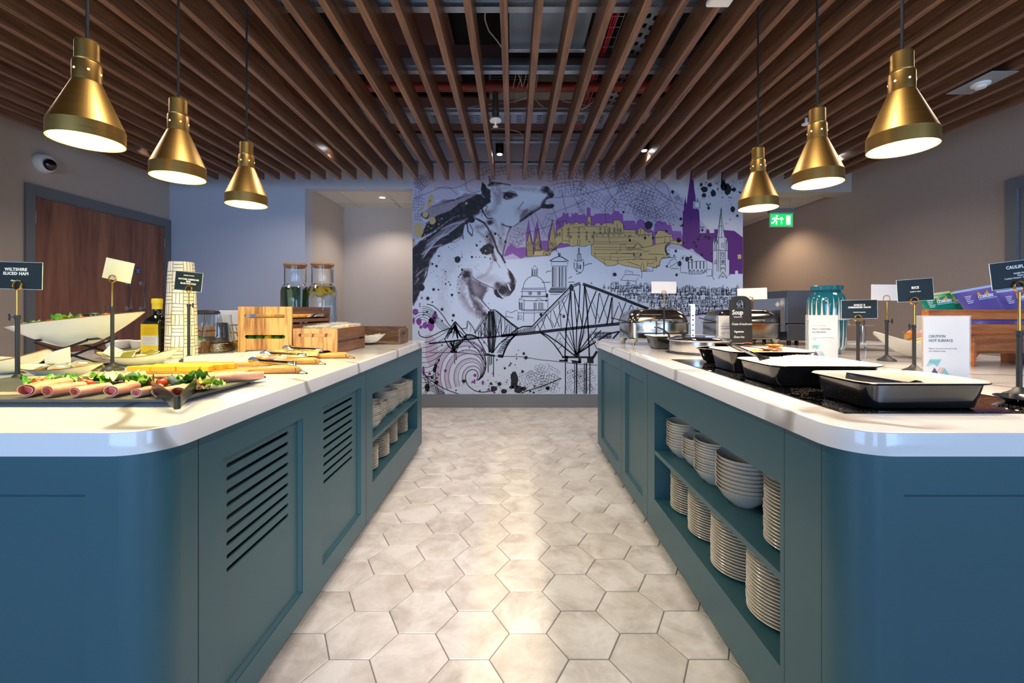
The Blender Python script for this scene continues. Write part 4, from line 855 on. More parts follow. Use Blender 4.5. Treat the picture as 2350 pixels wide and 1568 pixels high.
for pp in ([(590, 300), (590, 250), (630, 250), (630, 270), (690, 270), (690, 305)], [(520, 390), (580, 310), (800, 320), (735, 405), (520, 390)], [(740, 405), (742, 520)], [(820, 360), (825, 265), (895, 265), (897, 235), (930, 235), (930, 262), (975, 262), (978, 218), (1025, 215), (1025, 188), (1075, 185), (1075, 130)], [(1370, 190), (1372, 280), (1470, 290)], [(1490, 305), (1490, 140), (1600, 120), (1740, 125), (1745, 240), (1680, 300), (1490, 305)], [(1175, 200), (1240, 100), (1300, 90), (1330, 140), (1200, 215)], [(1230, 225), (1340, 228)], [(1100, 80), (1300, 68)], [(1750, 240), (1810, 235), (1815, 330), (1850, 385)], [(1740, 335), (1820, 330)]): K.line(pp, .8, FE, .2)
for x in (1485, 1535, 1595, 1650, 1700): K.line([(x, 125), (x, 230)], 1.6, FE); K.arc((x+22, 290), 15, 45, 180, 360, 1, FE, 10)
# street map -----------------------------------------------------------------
def inlav(p): 
    x, y = p
    if x < 948 or y < 352: return False
    if x < 1215: return y < 400+max(0, 0) or (y < 640 and False)
    return y < 505-max(0, (x-1480))*0 and x < 1565 and (x < 1490 or y > 400+(x-1490)*.72)
def cluster(cx, cy, nx, ny, dx, dy, ang, ok_, w_=.42, drop=.25, warp=.12):
    ca_, sa_ = cos(R(ang)), sin(R(ang)); pts = {}
    for i in range(nx+1):
        for j in range(ny+1):
            x = (i-nx/2)*dx+rm.uniform(-1, 1)*dx*warp+.004*(j-ny/2)**2*dx; y = (j-ny/2)*dy+rm.uniform(-1, 1)*dy*warp+.02*(i-nx/2)**2*dy
            pts[i, j] = (cx+x*ca_-y*sa_, cy+x*sa_+y*ca_)
    for (i, j), p in pts.items():
        for d in ((1, 0), (0, 1)):
            q = pts.get((i+d[0], j+d[1]))
            if q and rm.random() > drop and ok_(p) and ok_(q): K.line([p, q], w_)
        if rm.random() < .25 and ok_(p): K.line([p, (p[0]+rm.uniform(-3, 3), p[1]+rm.uniform(-3, 3))], w_)
okt = lambda p: 948 < p[0] < 1572 and p[1] > 356 and (p[0] < 1480 or p[1] > 398+(p[0]-1480)*.62) and not (pin([FA(a) for a in h1], np.array([p[0]]), np.array([p[1]]))[0]) and not pin(pur, np.array([p[0]]), np.array([p[1]]))[0] and p[1] < 590
for a in ((1235, 385, 11, 6, 7, 6, -8), (1300, 405, 9, 7, 9, 9, -6), (1310, 432, 8, 4, 7, 7, -8), (1370, 395, 10, 7, 8, 8, 25), (1425, 385, 10, 8, 7, 7, 50), (1440, 420, 11, 8, 7.5, 7.5, 60), (1455, 455, 9, 8, 9, 9, 15), (1480, 480, 9, 9, 6, 6, 70), (1500, 465, 8, 8, 9, 7, 25), (1350, 445, 6, 4, 9, 8, 30), (1335, 475, 5, 4, 6, 5, 60), (960, 430, 5, 9, 5, 6, 15), (975, 415, 7, 4, 6, 6, -38), (960, 480, 4, 7, 6, 7, 5), (1180, 545, 6, 6, 8, 8, 20), (1195, 560, 5, 4, 9, 7, -30), (1520, 495, 6, 8, 8, 7, 62), (1130, 392, 7, 3, 9, 8, -12), (1395, 470, 5, 6, 7, 7, 40), (1255, 520, 3, 5, 8, 12, 25)):
    cluster(*a, okt)
for pp in ([(1258, 455), (1330, 448), (1400, 430), (1480, 412)], [(1267, 490), (1320, 470), (1345, 460)], [(1228, 490), (1262, 555), (1300, 600)], [(1262, 462), (1290, 530)], [(1290, 445), (1300, 490), (1305, 490)], [(1315, 448), (1338, 490)], [(1345, 440), (1363, 462), (1357, 472), (1365, 478)], [(1372, 395), (1420, 480)], [(1400, 560), (1390, 470), (1440, 430)], [(1120, 392), (1050, 430), (1000, 430)], [(1065, 380), (1070, 430), (1085, 442), (1110, 436)], [(950, 455), (990, 440), (1015, 430), (1030, 430), (1050, 447)], [(1470, 400), (1530, 455), (1570, 472)], [(1502, 430), (1512, 415), (1530, 426), (1540, 460)], [(1548, 465), (1550, 475), (1560, 483)], [(1440, 470), (1500, 500), (1520, 515)], [(1190, 540), (1225, 530), (1300, 505)], [(1215, 480), (1240, 570)]):
    K.line(dense(pp, 4), .6)
for i in range(3):
    for j in range(3): K.blot((1549+3.2*i+2*j, 454+3*j-2*i+0), 1.2, 1.2, sats=0); K.blot((1560+3.0*i+2*j, 462-2.5*i+3*j-3), .9, .9, sats=0)
K.poly([(1539, 441), (1543, 436), (1548, 440), (1544, 446)])
okb = lambda p: 1190 < p[0] < 1286 and 834 < p[1] < 903 and not (p[0] < 1225 and p[1] < 850); okb2 = lambda p: 1298 < p[0] < 1369 and 845 < p[1] < 903
for a in ((1215, 880, 12, 10, 6, 6, -25), (1250, 860, 10, 8, 7, 6, 28), (1265, 885, 9, 8, 6, 7, 12)): cluster(*a, okb, .38)
for a in ((1320, 870, 9, 12, 6, 6, -25), (1350, 880, 9, 12, 5, 6, -30)): cluster(*a, okb2, .38)
Q_([(1370, 1400), (1700, 1290), (1850, 1225)], 1.6)
# splatters
for (x, y, r_) in ((493, 922, 32), (640, 515, 30), (120, 1210, 35), (247, 1230, 15), (187, 1322, 18), (333, 1435, 15), (435, 1287, 14), (450, 1497, 15), (300, 887, 10), (690, 777, 12), (726, 737, 6), (641, 897, 12), (775, 900, 7), (830, 913, 8), (540, 1027, 12), (520, 1082, 8), (370, 1047, 7), (277, 990, 13), (235, 968, 11), (985, 740, 12), (880, 657, 14), (934, 700, 7), (296, 1233, 9), (235, 1360, 8), (507, 1265, 8), (492, 1182, 6), (404, 794, 5), (683, 897, 5), (720, 897, 5), (538, 897, 6), (350, 1027, 5), (370, 1172, 8), (403, 1153, 6), (418, 1182, 8), (265, 1465, 12), (180, 1460, 10), (440, 1550, 9), (810, 1375, 4), (505, 1104, 7), (795, 685, 12), (915, 672, 6)): K.blot((x, y), r_, r_*1.05, FA, .2232, .08, 3, 14)
for k in range(150): K.blot((rm.gauss(430, 190), rm.gauss(1020, 220)), rm.uniform(1.5, 4.5), None, FA, .2232, .1, 0, 7)
for (x, y, rx, ry) in ((1385, 330, 50, 78), (1330, 290, 42, 60), (1310, 180, 14, 130), (1335, 170, 18, 120), (1060, 330, 45, 42), (1140, 270, 30, 28), (1185, 385, 36, 50), (1060, 415, 32, 30), (1020, 265, 20, 24), (1470, 335, 34, 28), (1455, 607, 32, 42), (1520, 697, 17, 19), (1122, 590, 18, 24), (1115, 550, 12, 13), (1097, 530, 9, 9), (1143, 535, 9, 10), (290, 825, 52, 58), (737, 740, 20, 22), (762, 830, 18, 22), (735, 838, 9, 10), (710, 1035, 32, 36), (537, 912, 16, 20), (827, 1297, 30, 36), (875, 1270, 17, 19), (889, 1308, 14, 15), (720, 1358, 28, 38), (668, 1185, 18, 20), (1027, 1237, 18, 22), (1127, 1000, 24, 27), (1080, 990, 18, 20), (978, 1020, 20, 21), (923, 1068, 18, 21), (950, 1117, 17, 19), (1035, 895, 17, 20), (1018, 853, 9, 9), (1045, 857, 9, 9), (997, 903, 9, 12), (1007, 967, 12, 12), (765, 1282, 12, 17), (678, 1515, 18, 20), (645, 1250, 10, 12), (545, 1397, 12, 16), (352, 1005, 16, 20), (243, 1005, 16, 20), (33, 1035, 13, 15), (22, 980, 10, 12), (775, 1077, 12, 12), (1160, 1230, 8, 8), (1250, 325, 10, 10), (1235, 243, 9, 9), (1087, 237, 8, 8), (1318, 443, 7, 7), (1435, 447, 9, 7), (1555, 370, 18, 12), (1417, 747, 6, 6), (1365, 805, 5, 5), (397, 933, 9, 12), (880, 725, 10, 6), (444, 773, 7, 7), (637, 820, 7, 7)): K.blot((x, y), rx, ry, FD, .16578, .16, 6, 20)
for k in range(150): K.blot((rm.gauss(1330, 130), rm.gauss(300, 120)), rm.uniform(1.5, 5), None, FD, .16578, .1, 0, 7)
K.blot((1390, 1510), 28, 26, FC, .16578, .15, 8); K.blot((1510, 647), 15, 17, FC, .16578, .08, 2); K.blot((1601, 1035), 14, 16, FC, .16578, .08, 2)
for k in range(50): K.blot((rm.gauss(1300, 90), rm.gauss(1450, 60)), rm.uniform(1, 3.5), None, FC, .16578, .1, 0, 6)
for (x, y, rx, ry) in ((1285, 1240, 45, 105), (1335, 1360, 55, 48), (1250, 1330, 30, 20), (1030, 1350, 40, 36), (1155, 1380, 38, 28), (1400, 1350, 28, 26), (1100, 1290, 25, 24), (997, 1285, 15, 16), (1692, 1342, 24, 24), (1425, 968, 22, 22), (1400, 917, 16, 19), (1311, 929, 7, 7), (1311, 980, 8, 8), (1335, 876, 5, 5), (1167, 1097, 13, 14), (1240, 1038, 11, 12), (1222, 1062, 10, 12), (1383, 1137, 16, 16), (215, 1335, 30, 50), (320, 1070, 20, 24), (305, 1115, 20, 35), (275, 1210, 18, 22), (330, 1270, 25, 26), (247, 1163, 14, 15), (665, 1255, 25, 20), (357, 995, 13, 15), (1890, 460, 17, 20), (1685, 205, 14, 24), (1675, 268, 11, 11), (732, 845, 8, 8), (652, 882, 6, 6), (400, 817, 7, 8), (400, 515, 10, 12), (517, 655, 10, 13), (1533, 1315, 12, 12), (1187, 1268, 8, 8), (1060, 1262, 7, 7), (570, 1367, 9, 9), (1610, 440, 18, 22), (1850, 1225, 8, 8), (1855, 437, 7, 8), (1520, 1395, 14, 10), (1480, 1380, 12, 12), (860, 1375, 12, 10), (1937, 1150, 8, 8), (2000, 1130, 10, 10), (2092, 1195, 9, 9)): K.blot((x, y), rx, ry, FB, .18723, .22 if rx > 35 else .13, 8 if rx > 35 else 5, 22)
for k in range(170): K.blot((rm.gauss(900, 380), rm.gauss(1310, 70)), rm.uniform(1.5, 4), None, FB, .18723, .1, 0, 6)
K.out('print_ink_drawing', simple('print_ink', '0e1422', .6))
LB_ = Ink(.0026); LB_.poly([(1400, 915), (1400, 900), (1700, 868), (1720, 880)], FE); LB_.out('print_violet_rail', simple('print_violet_b', '8a55a8', .6))
# glass-fronted sensor on the mural
t_ = thing('wall_sensor', 'small square white sensor plate on the mural beside the purple steeple', 'sensor', ((1598-1177)*MU, YB-.003, H+(713-471)*MU))
m = MB(); m.bbox(-.045, .045, -.012, 0, -.045, .045, .004); m.ob('plate', simple('pale_blue_grey_plastic', 'aab4c4', .3), t_, smooth=False)
m = MB(); m.bbox(-.022, .022, -.018, -.0122, -.028, .028, .003); m.ob('cover', m_white, t_, smooth=False)
# ================================================================== FOOD, SIGNS AND THINGS ON THE WORKTOPS
XX = lambda px, Y: (px-1177)*Y/985
ZZ = lambda py, Y: H+(713-py)*Y/985
def bird(rx, rz=0): return Matrix.Rotation(rz, 4, 'Z') @ Matrix.Rotation(rx, 4, 'X')
m_mblk = simple('aged_black_iron', '232425', .5)
m_cardcream = simple('blank_cream_card', 'efe9c8', .6)
# ---- sign stands
def stand(x, y, ringz, label, tubez, ry=0, rings=3):
    t_ = thing('sign_stand', label, 'sign stand', (x, y, CT), group='black sign stands with brass rings')
    m = MB(); m.lathe([(0, 0), (.040, 0), (.041, .003), (.038, .006), (.036, .0065), (.033, .010), (.026, .013), (.017, .019), (.011, .027), (.008, .030), (0, .030)], 28); m.ob('base', m_mblk, t_)
    m = MB(); tz = tubez-CT; m.cyl((0,0,.028), (0,0,tz-.012), .0066, 14); m.cyl((0,0,tz-.014), (0,0,tz), .0085, 14); m.ob('tube', m_mblk, t_)
    rz = ringz-CT; m = MB(); m.cyl((0,0,tz-.02), (0,0,rz-.017), .0034, 10); m.ob('brass_rod', m_brass_lit, t_)
    m = MB()
    path = []
    for k in range(rings*16+1):
        a = -pi/2+2*pi*k/16; path.append((.0155*cos(a), (k/(rings*16)-.5)*.0075, rz+.0155*sin(a)))
    m.tube(path, .0014, 6); m.ob('clip_ring', m_brass_lit, t_)
    m = MB(); s_ = -1 if ry <= 0 else 1
    m.cyl((0,0,tz-.007), (s_*.02, -.004, tz-.007), .002, 8); m.sph((s_*.024, -.004, tz-.001), .0048, 8, 6, sy=.35, sz=1.4); m.sph((s_*.024, -.004, tz-.013), .0048, 8, 6, sy=.35, sz=1.4); m.ob('clamp_screw', m_mblk, t_)
    return t_
def card(x, y, z, w, h, tilt, yaw, mat, label, lines=(), th=.0008, dy=0.0):
    t_ = thing('sign_card', label, 'sign', (x, y, z), rot=(0, tilt, yaw))
    m = MB(); m.box(-w/2, w/2, 0, th, -h/2, h/2); m.ob('card', mat, t_, smooth=False)
    if mat == m_cardblk:
        m = MB()
        for (a, b_, c, d) in ((-w/2-.0012, w/2+.0012, h/2, h/2+.0012), (-w/2-.0012, w/2+.0012, -h/2-.0012, -h/2), (-w/2-.0012, -w/2, -h/2, h/2), (w/2, w/2+.0012, -h/2, h/2)): m.box(a, b_, -.0003, th+.0003, c, d)
        m.ob('clear_edge', simple('clear_plastic_edge', 'c8d0d0', .2), t_, smooth=False)
    for (s, sz, zz, bold) in lines: text(s, sz*.94, m_txtw, t_, (dy, -.0006, zz), bold=bold, space=1.12 if s.isupper() else 1)
    return t_
# left stands
stand(-1.745, 1.512, 1.255, 'sign stand holding the WILTSHIRE SLICED HAM card, behind the slate platter', 1.15)
card(XX(35, 1.515), 1.517, ZZ(632.5, 1.515), .186, .094, R(1.5), 0, m_cardblk, 'dark card reading WILTSHIRE SLICED HAM at the left edge', (('WILTSHIRE\nSLICED HAM', .0155, .014, .035), ('Gluten Free', .0075, -.018, .01)))
stand(-1.704, 1.826, 1.301, 'sign stand holding a blank cream card beside the butter bowl', 1.166+.017)
card(XX(271, 1.828), 1.829, ZZ(621, 1.828), .124, .088, R(12.5), 0, m_cardcream, 'blank cream card tilted in a sign stand behind the butter bowl')
stand(-1.629, 2.157, 1.275, 'sign stand holding the MATURE CHEDDAR card in front of the patterned vase', 1.199, ry=1, rings=4)
card(XX(431.5, 2.158), 2.161, ZZ(646, 2.158), .136, .093, R(6), 0, m_cardblk, 'dark card reading MATURE CHEDDAR, BRIE, BLUE STILTON', (('CHEESE BOARD', .0075, .029, .02), ('MATURE CHEDDAR\nBRIE\nBLUE STILTON', .0115, -.001, .04)))
# right stands
stand(1.062, 3.015, 1.291, 'sign stand holding a blank white card in front of the first chafing dish', 1.19)
card(XX(1523.5, 3.018), 3.018, ZZ(660, 3.018), .175, .083, R(.5), 0, m_card, 'blank white card above the first chafing dish')
stand(1.450, 2.62, 1.235, 'sign stand half hidden behind the soup chalkboard', 1.15)
card(XX(1727, 2.62), 2.623, ZZ(674.5, 2.62), .182, .07, R(-2), 0, m_card, 'blank white card just above the soup chalkboard')
stand(1.568, 1.95, 1.131, 'sign stand holding the GARLIC & CORIANDER NAAN card', 1.118, ry=1)
card(XX(1973, 1.952), 1.954, ZZ(710, 1.952), .163, .083, R(-1), 0, m_cardblk, 'dark card reading GARLIC & CORIANDER NAAN', (('GARLIC &\nCORIANDER NAAN', .0115, .014, .04), ('Suitable for Vegetarians', .0062, -.0135, .01)))
stand(1.890, 2.17, 1.228, 'sign stand with blank white card behind the RICE card', 1.119, ry=1, rings=1)
card(XX(2032, 2.172), 2.174, ZZ(671.5, 2.172), .141, .081, R(.5), 0, m_card, 'blank white card partly hidden behind the RICE card')
stand(1.664, 1.78, 1.207, 'sign stand holding the RICE card behind the rice pan', 1.107, rings=3)
card(XX(2102, 1.782), 1.785, ZZ(666, 1.782), .150, .090, R(-4), 0, m_cardblk, 'dark card reading RICE', (('RICE', .0145, .010, .04), ('Suitable for Vegans', .0062, -.006, .01)))
stand(1.484, 1.258, 1.237, 'sign stand holding the CAULIFLOWER card at the right edge', 1.107, ry=1)
card(XX(2352, 1.26), 1.262, ZZ(627, 1.26), .196, .077, R(-7), 0, m_cardblk, 'dark card starting with CAULIFLOWER at the right edge', (('CAULIFLOWER', .0135, .021, .035), ('Suitable For Vegans\nGluten Free\nContains Mustard - May Contain Traces', .0072, -.004, .01)), dy=-.005)

# ---- acrylic menu holders
m_tq = simple('print_turquoise', '7fc4c4', .6); m_pp = simple('print_purple', '3f2c5a', .6); m_pk = simple('print_salmon', 'e8b4a4', .6); m_tl = simple('print_teal_light', '9ad6d2', .6)
def tri(m, pts, z=.0004): m.prism(pts, -z, z, Matrix.Rotation(pi/2, 4, 'X'))
def menu(x, y, w, h, yaw, lab, title, small, pre='', txtscale=1):
    t_ = thing('menu_holder', lab, 'sign', (x, y, CT), yaw)
    m = MB(); m.box(-w/2+.002, w/2-.002, .0005, .0015, .004, h-.003); m.ob('paper', m_card, t_, smooth=False)
    m = MB(); m.box(-w/2, w/2, -.0022, -.0002, .0005, h); m.box(-w/2, w/2, .003, .005, .0005, h); m.box(-w/2, w/2+.0, .024, .026, .0005, h)
    m.box(w/2-.0015, w/2+.0012, -.002, .026, .0005, h); m.box(-w/2-.0012, -w/2+.0015, -.002, .026, .0005, h); m.box(-w/2, w/2, .0, .026, 0, .0022); m.ob('acrylic_case', m_acryl, t_, smooth=False)
    k = h/.234; z = lambda v: v*k; px = lambda v: -w/2+v*w/.155
    if pre: text(pre, .0075*k, m_txtg, t_, (px(.018), 0, z(.178)), align='LEFT')
    text(title, .0135*k*txtscale, m_txtd, t_, (px(.018), 0, z(.152)), align='LEFT', line=1.15)
    text(small, .0085*k*txtscale, m_txtg, t_, (px(.018), 0, z(.112)), align='LEFT', line=1.1)
    m = MB(); tri(m, [(px(.022), z(.078)), (px(.060), z(.078)), (px(.046), z(.052)), (px(.034), z(.064)), (px(.016), z(.0655))])
    m.ob('print_parallelogram', m_tq, t_, (0, 0, 0), smooth=False)
    m = MB()
    for i in range(6): tri(m, [(px(.010+.0046*i), z(.053+.0016*i)), (px(.0118+.0046*i), z(.053+.0016*i)), (px(.0215+.0046*i), z(.071)), (px(.0197+.0046*i), z(.071))])
    m.ob('print_stripes', m_tl, t_, smooth=False)
    m = MB(); tri(m, [(px(.022), z(.022)), (px(.052), z(.022)), (px(.037), z(.048))]); m.ob('print_triangle', m_pp, t_, smooth=False)
    m = MB(); tri(m, [(px(.056), z(.022)), (px(.086), z(.022)), (px(.071), z(.046))]); m.ob('print_triangle', m_tq, t_, smooth=False)
    m = MB(); tri(m, [(px(.045), z(.036)), (px(.049), z(.032)), (px(.060), z(.048)), (px(.054), z(.048))], .0005); tri(m, [(px(.053), z(.029)), (px(.056), z(.026)), (px(.070), z(.048)), (px(.064), z(.048))], .0005); m.ob('print_bars', m_pk, t_, smooth=False)
menu(1.562, 1.545, .172, .236, R(1), 'clear acrylic holder with sheet reading CAUTION HOT SURFACE', 'CAUTION\nHOT SURFACE', 'Please do not touch and keep\nany children away')
menu(1.592, 2.20, .148, .232, R(-2), 'clear acrylic holder reading MAY CONTAIN ALLERGENS before the teal vase', 'MAY CONTAIN\nALLERGENS', 'Please ask a member of staff for\ndetails', 'Some of our food items')
menu(1.404, 2.78, .150, .222, R(2), 'acrylic allergens holder half hidden by the soup chalkboard', 'MAY CONTAIN\nALLERGENS', 'Please ask a member of staff for\ndetails', 'Some of our food items')
# ---- chalkboard
t_ = thing('chalkboard', 'black paddle chalkboard with chalk writing Soup, Cream of mushroom', 'sign', (1.386, 2.60, CT), rot=(R(-3), 0, R(2)))
out = rrect(-.066, .066, 0, .343, .03, 8, (.0, .05, .05, 0)); hole = rrect(-.026, .026, .268, .318, .024, 8, (.006, .024, .024, .006))
m_chk = simple('chalkboard_black', '1b1c1f', .6, vary=.25, vs=20)
pl = plate('board', out, [hole], .012, m_chk, t_, (0, 0, 0), CAMROT)
text('Soup', .040, m_txtw, t_, (-.022, -.0068, .242), shear=.1, bold=.02, sx=.85); text('Cream of mushroom', .0205, m_txtw, t_, (.002, -.0068, .172), shear=.3, sx=.72)
text('Vegetarian\nGluten free', .019, m_txtw, t_, (-.018, -.0068, .110), shear=.3, sx=.75, line=1.7)
m = MB(); m.box(-.048, .006, -.0068, -.0062, .217, .2185); m.box(-.044, .004, -.0068, -.0062, .211, .2125); m.ob('chalk_underline', m_txtw, t_, smooth=False)
m = MB(); m.box(-.05, .05, .006, .05, 0, .006); m.ob('foot', m_chk, t_, smooth=False)

# ---- black glass hotplates
t = NT('crumb_speckled_black_glass'); v = t.co(); sp_ = t.n('TexVoronoi', {'Vector': v, 'Scale': 260}, feature='F1').outputs[0]; nn = t.noise(v, 14, 3)
msk = t.ma('MULTIPLY', t.ma('LESS_THAN', sp_, .22), t.ma('GREATER_THAN', nn, .5))
t.p(col=t.mix(msk, lin('0a0a0c'), lin('8a8076')), rough=t.ma('ADD', .06, t.ma('MULTIPLY', msk, .5)), coat=.3); m_hob = t.m
for k, (y0, y1, w) in enumerate(((1.056, 1.405, 'nearest the camera'), (1.412, 1.785, 'in the middle under the rice pan'), (1.792, 2.21, 'farthest from the camera'))):
    t_ = thing('hotplate', 'black glass hotplate set in the right worktop, %s' % w, 'hotplate', (1.113, (y0+y1)/2, CT), group='black glass hotplates')
    m = MB(); d = (y1-y0)/2; m.bbox(-.297, .297, -d, d, .0002, .0035, .001); m.ob('glass_top', m_hob, t_, smooth=False)
# ---- rectangular enamel pans
def pan(x0, x1, y0, y1, h, label, fill=None, rnd=.045):
    cx, cy = (x0+x1)/2, (y0+y1)/2; a, b_ = (x1-x0)/2, (y1-y0)/2
    t_ = thing('baking_pan', label, 'pan', (cx, cy, CT+.0036))
    R_ = lambda d, z, r=rnd: [(x, y, z) for x, y in rrect(-a+d, a-d, -b_+d, b_-d, max(r-d*.5, .008), 6)]
    m = MB(); m.loft([R_(.034, 0), R_(.025, .004), R_(.014, h-.020), R_(.012, h-.009), R_(.002, h-.0055), R_(.0, h-.003), R_(.003, h-.001)], True, False); m.ob('pan_body', m_glossblack, t_, ang=50)
    m = MB(); m.loft([R_(.001, h-.0025), R_(.003, h), R_(.010, h-.001), R_(.017, h-.006), R_(.022, h-.025), R_(.032, .010), R_(.045, .007)], False, True); m.ob('enamel_lining', m_enamel, t_, ang=50)
    return t_, a, b_, h
p1, a1, b1, h1 = pan(.875, 1.215, 1.062, 1.290, .071, 'black enamelled rectangular pan nearest the camera, holding tongs and creamy sauce')
p2, a2, b2, h2 = pan(.842, 1.222, 1.385, 1.650, .073, 'black enamelled rectangular pan heaped with white rice')
p3, a3, b3, h3 = pan(.868, 1.222, 1.70, 1.94, .088, 'black enamelled pan of golden food with spoon and tongs')
t_ = thing('casserole_dish', 'round black enamelled casserole dish, farthest on the hotplates', 'pan', (1.035, 2.08, CT+.0036))
m = MB(); m.lathe([(0, 0), (.09, 0), (.108, .01), (.132, .060), (.142, .066), (.141, .069)], 36, sy=.72); m.ob('dish_body', m_glossblack, t_)
m = MB(); m.lathe([(0, .012), (.098, .012), (.108, .018), (.126, .064), (.136, .0695), (.1415, .069)], 36, sy=.72); m.ob('enamel_lining', m_enamel, t_)
def lumpy(name, mat, parent, a, b_, z, amp, n=22, loc=(0,0,0), sc=18, dome=.0, seed=1):
    from mathutils import noise as mn
    m = MB(); vs = []; fs = []
    for j in range(n+1):
        for i in range(n+1):
            u, v = i/n*2-1, j/n*2-1
            x, y = u*a*sqrt(1-v*v*.18), v*b_*sqrt(1-u*u*.18)
            e = max(abs(u), abs(v)); hz = z+dome*(1-u*u)*(1-v*v)+amp*mn.noise(Vector((x*sc+seed, y*sc, seed)))+amp*.5*mn.noise(Vector((x*sc*3, y*sc*3+seed, 0)))
            if e > .93: hz -= .006
            vs.append((x, y, hz))
    for j in range(n):
        for i in range(n): k = j*(n+1)+i; fs.append((k, k+1, k+n+2, k+n+1))
    m.add(vs, fs); return m.ob(name, mat, parent, loc)
m_sauce = simple('creamy_sauce', 'f0d9ae', .3, vary=.1, vs=20)
o = lumpy('sauce', m_sauce, None, a1-.028, b1-.028, 0, .002, loc=(1.045, 1.176, CT+.0036+.036)); tag(o, 'creamy sauce filling the pan nearest the camera', 'sauce', kind='stuff')
m_rice = simple('white_rice', 'f2efe6', .6, vary=.06, vs=120, bump=.5, bs=500)
m = MB(); from mathutils import noise as mnoise
def heap(x, y): u, v = x/(a2-.028), y/(b2-.028); return .050+.034*max(0, 1-u*u*.9)*max(0, 1-v*v*.8)+.006*mnoise.noise(Vector((x*25, y*25, 3)))
bs = lumpy('rice', m_rice, None, a2-.024, b2-.024, .052, .004, 30, dome=.036, loc=(1.032, 1.5175, CT+.0036)); tag(bs, 'heap of cooked white rice in the second pan', 'rice', kind='stuff')
bmr = bmesh.new(); bmr.from_mesh(bs.data)
for k in range(3800):
    u, v = random.uniform(-.93, .93), random.uniform(-.93, .93); x, y = u*(a2-.030)*sqrt(1-v*v*.18), v*(b2-.030)*sqrt(1-u*u*.18)
    z = .052+.036*(1-u*u)*(1-v*v)+.002+random.uniform(-.001, .003)
    M_ = Matrix.Translation((x, y, z)) @ Matrix.Rotation(random.uniform(0, pi), 4, 'Z') @ Matrix.Rotation(random.uniform(-.9, .9), 4, 'Y')
    P_ = [bmr.verts.new(M_ @ Vector(q)) for q in ((-.0042, 0, 0), (.0042, 0, 0), (0, .0011, 0), (0, -.0011, 0), (0, 0, .0011), (0, 0, -.0011))]
    for f in ((0,2,4),(2,1,4),(1,3,4),(3,0,4),(2,0,5),(1,2,5),(3,1,5),(0,3,5)): bmr.faces.new([P_[i] for i in f])
bmr.to_mesh(bs.data); bmr.free()
m_gold = simple('golden_roast', 'd9993a', .45, vary=.3, vs=30, bump=.3)
o = lumpy('golden_curry', m_gold, None, a3-.028, b3-.028, .064, .008, 24, dome=.016, loc=(1.045, 1.82, CT+.0036), sc=40); tag(o, 'golden baked food filling the third pan', 'food', kind='stuff')
m_red = simple('tomato_red_food', 'a83c22', .3, vary=.35, vs=40, bump=.3)
o = lumpy('red_stew', m_red, None, .108, .076, .054, .008, 20, dome=.014, loc=(1.035, 2.08, CT+.0036), sc=45); tag(o, 'red stew inside the round casserole dish', 'food', kind='stuff')
# utensils -------------------------------------------------------------
m_tongblk = simple('dark_steel_tongs', '3a3a3c', .25, .9)
def tongs(name, label, p, yaw, L, gap, mat, pitch=0, w=.018, group=None, roll=0):
    """hinge at origin, arms along +Y"""
    t_ = thing(name, label, 'tongs', p, rot=(pitch, roll, yaw), group=group)
    hz = w/2
    for s_ in (-1, 1):
        m = MB(); rings = []
        N = 14
        for k in range(N+1):
            u = k/N; y = L*u; x = s_*(.006+gap*(u**1.1)); ww = hz*(1 if u < .78 else (1.0+1.0*sin(pi*(u-.78)/.22)**.8 if u < 1 else .7)); x -= s_*max(0, u-.8)*gap*.9
            th = .0011; c_ = .0035 if 0 < k < N else .001
            rings.append([(x+s_*th, y, -ww), (x+s_*(th+c_), y, 0), (x+s_*th, y, ww), (x-s_*th, y, ww), (x+s_*(c_-th), y, 0), (x-s_*th, y, -ww)])
        m.loft(rings); m.ob('arm', mat, t_, ang=40)
    m = MB(); rings = []
    for k in range(13):
        a = pi+pi*k/12; rings.append([(.0075*cos(a), .0075*sin(a)*1.1, -hz), (.0055*cos(a), .0055*sin(a), -hz), (.0055*cos(a), .0055*sin(a), hz), (.0075*cos(a), .0075*sin(a)*1.1, hz)])
    m.loft(rings); m.ob('hinge', mat, t_, ang=40); return t_
tongs('serving_tongs', 'dark steel tongs open in a V on the slate platter', (-.838, 1.072, .938), R(40), .185, .050, m_tongblk, R(8), .034)
g_ = 'steel tongs resting on the cheese boards'
tongs('serving_tongs', 'steel tongs lying across the cheddar board', (-.885, 1.74, .952), R(80), .20, .012, m_chrome, R(3), .016, g_)
tongs('serving_tongs', 'steel tongs lying across the brie board', (-.985, 2.03, .955), R(91), .20, .012, m_chrome, R(3), .016, g_)
tongs('serving_tongs', 'steel tongs lying across the blue cheese board', (-1.02, 2.28, .957), R(88), .20, .012, m_chrome, R(3), .016, g_)
tongs('serving_tongs', 'dark steel tongs resting inside the pan nearest the camera', (.960, 1.225, CT+.066), R(-118), .17, .010, m_tongblk, R(-8), .020)
tongs('serving_tongs', 'thin steel tongs reaching from golden food pan onto the rice', (.905, 1.79, CT+.112), R(196), .20, .006, m_tongblk, R(-14), .012)
def spoon(label, p, yaw, L, mat, pitch, bowl=.032, slots=False, name='serving_spoon'):
    t_ = thing(name, label, 'spoon', p, rot=(pitch, 0, yaw))
    m = MB(); rings = []
    for k in range(9):
        u = k/8; rings.append([(-.007, L*u, -.001), (.007, L*u, -.001), (.0055, L*u, .0022), (-.0055, L*u, .0022)])
    m.loft(rings); m.ob('handle', mat, t_, ang=40)
    m = MB(); prof = [(0, -.012), (bowl*.6, -.008), (bowl, .002), (bowl*.96, .0032), (bowl*.55, -.006), (0, -.010)]
    m.lathe(prof, 20, (0, L+bowl*1.1, 0), sy=1.35); m.ob('spoon_bowl', mat, t_); return t_
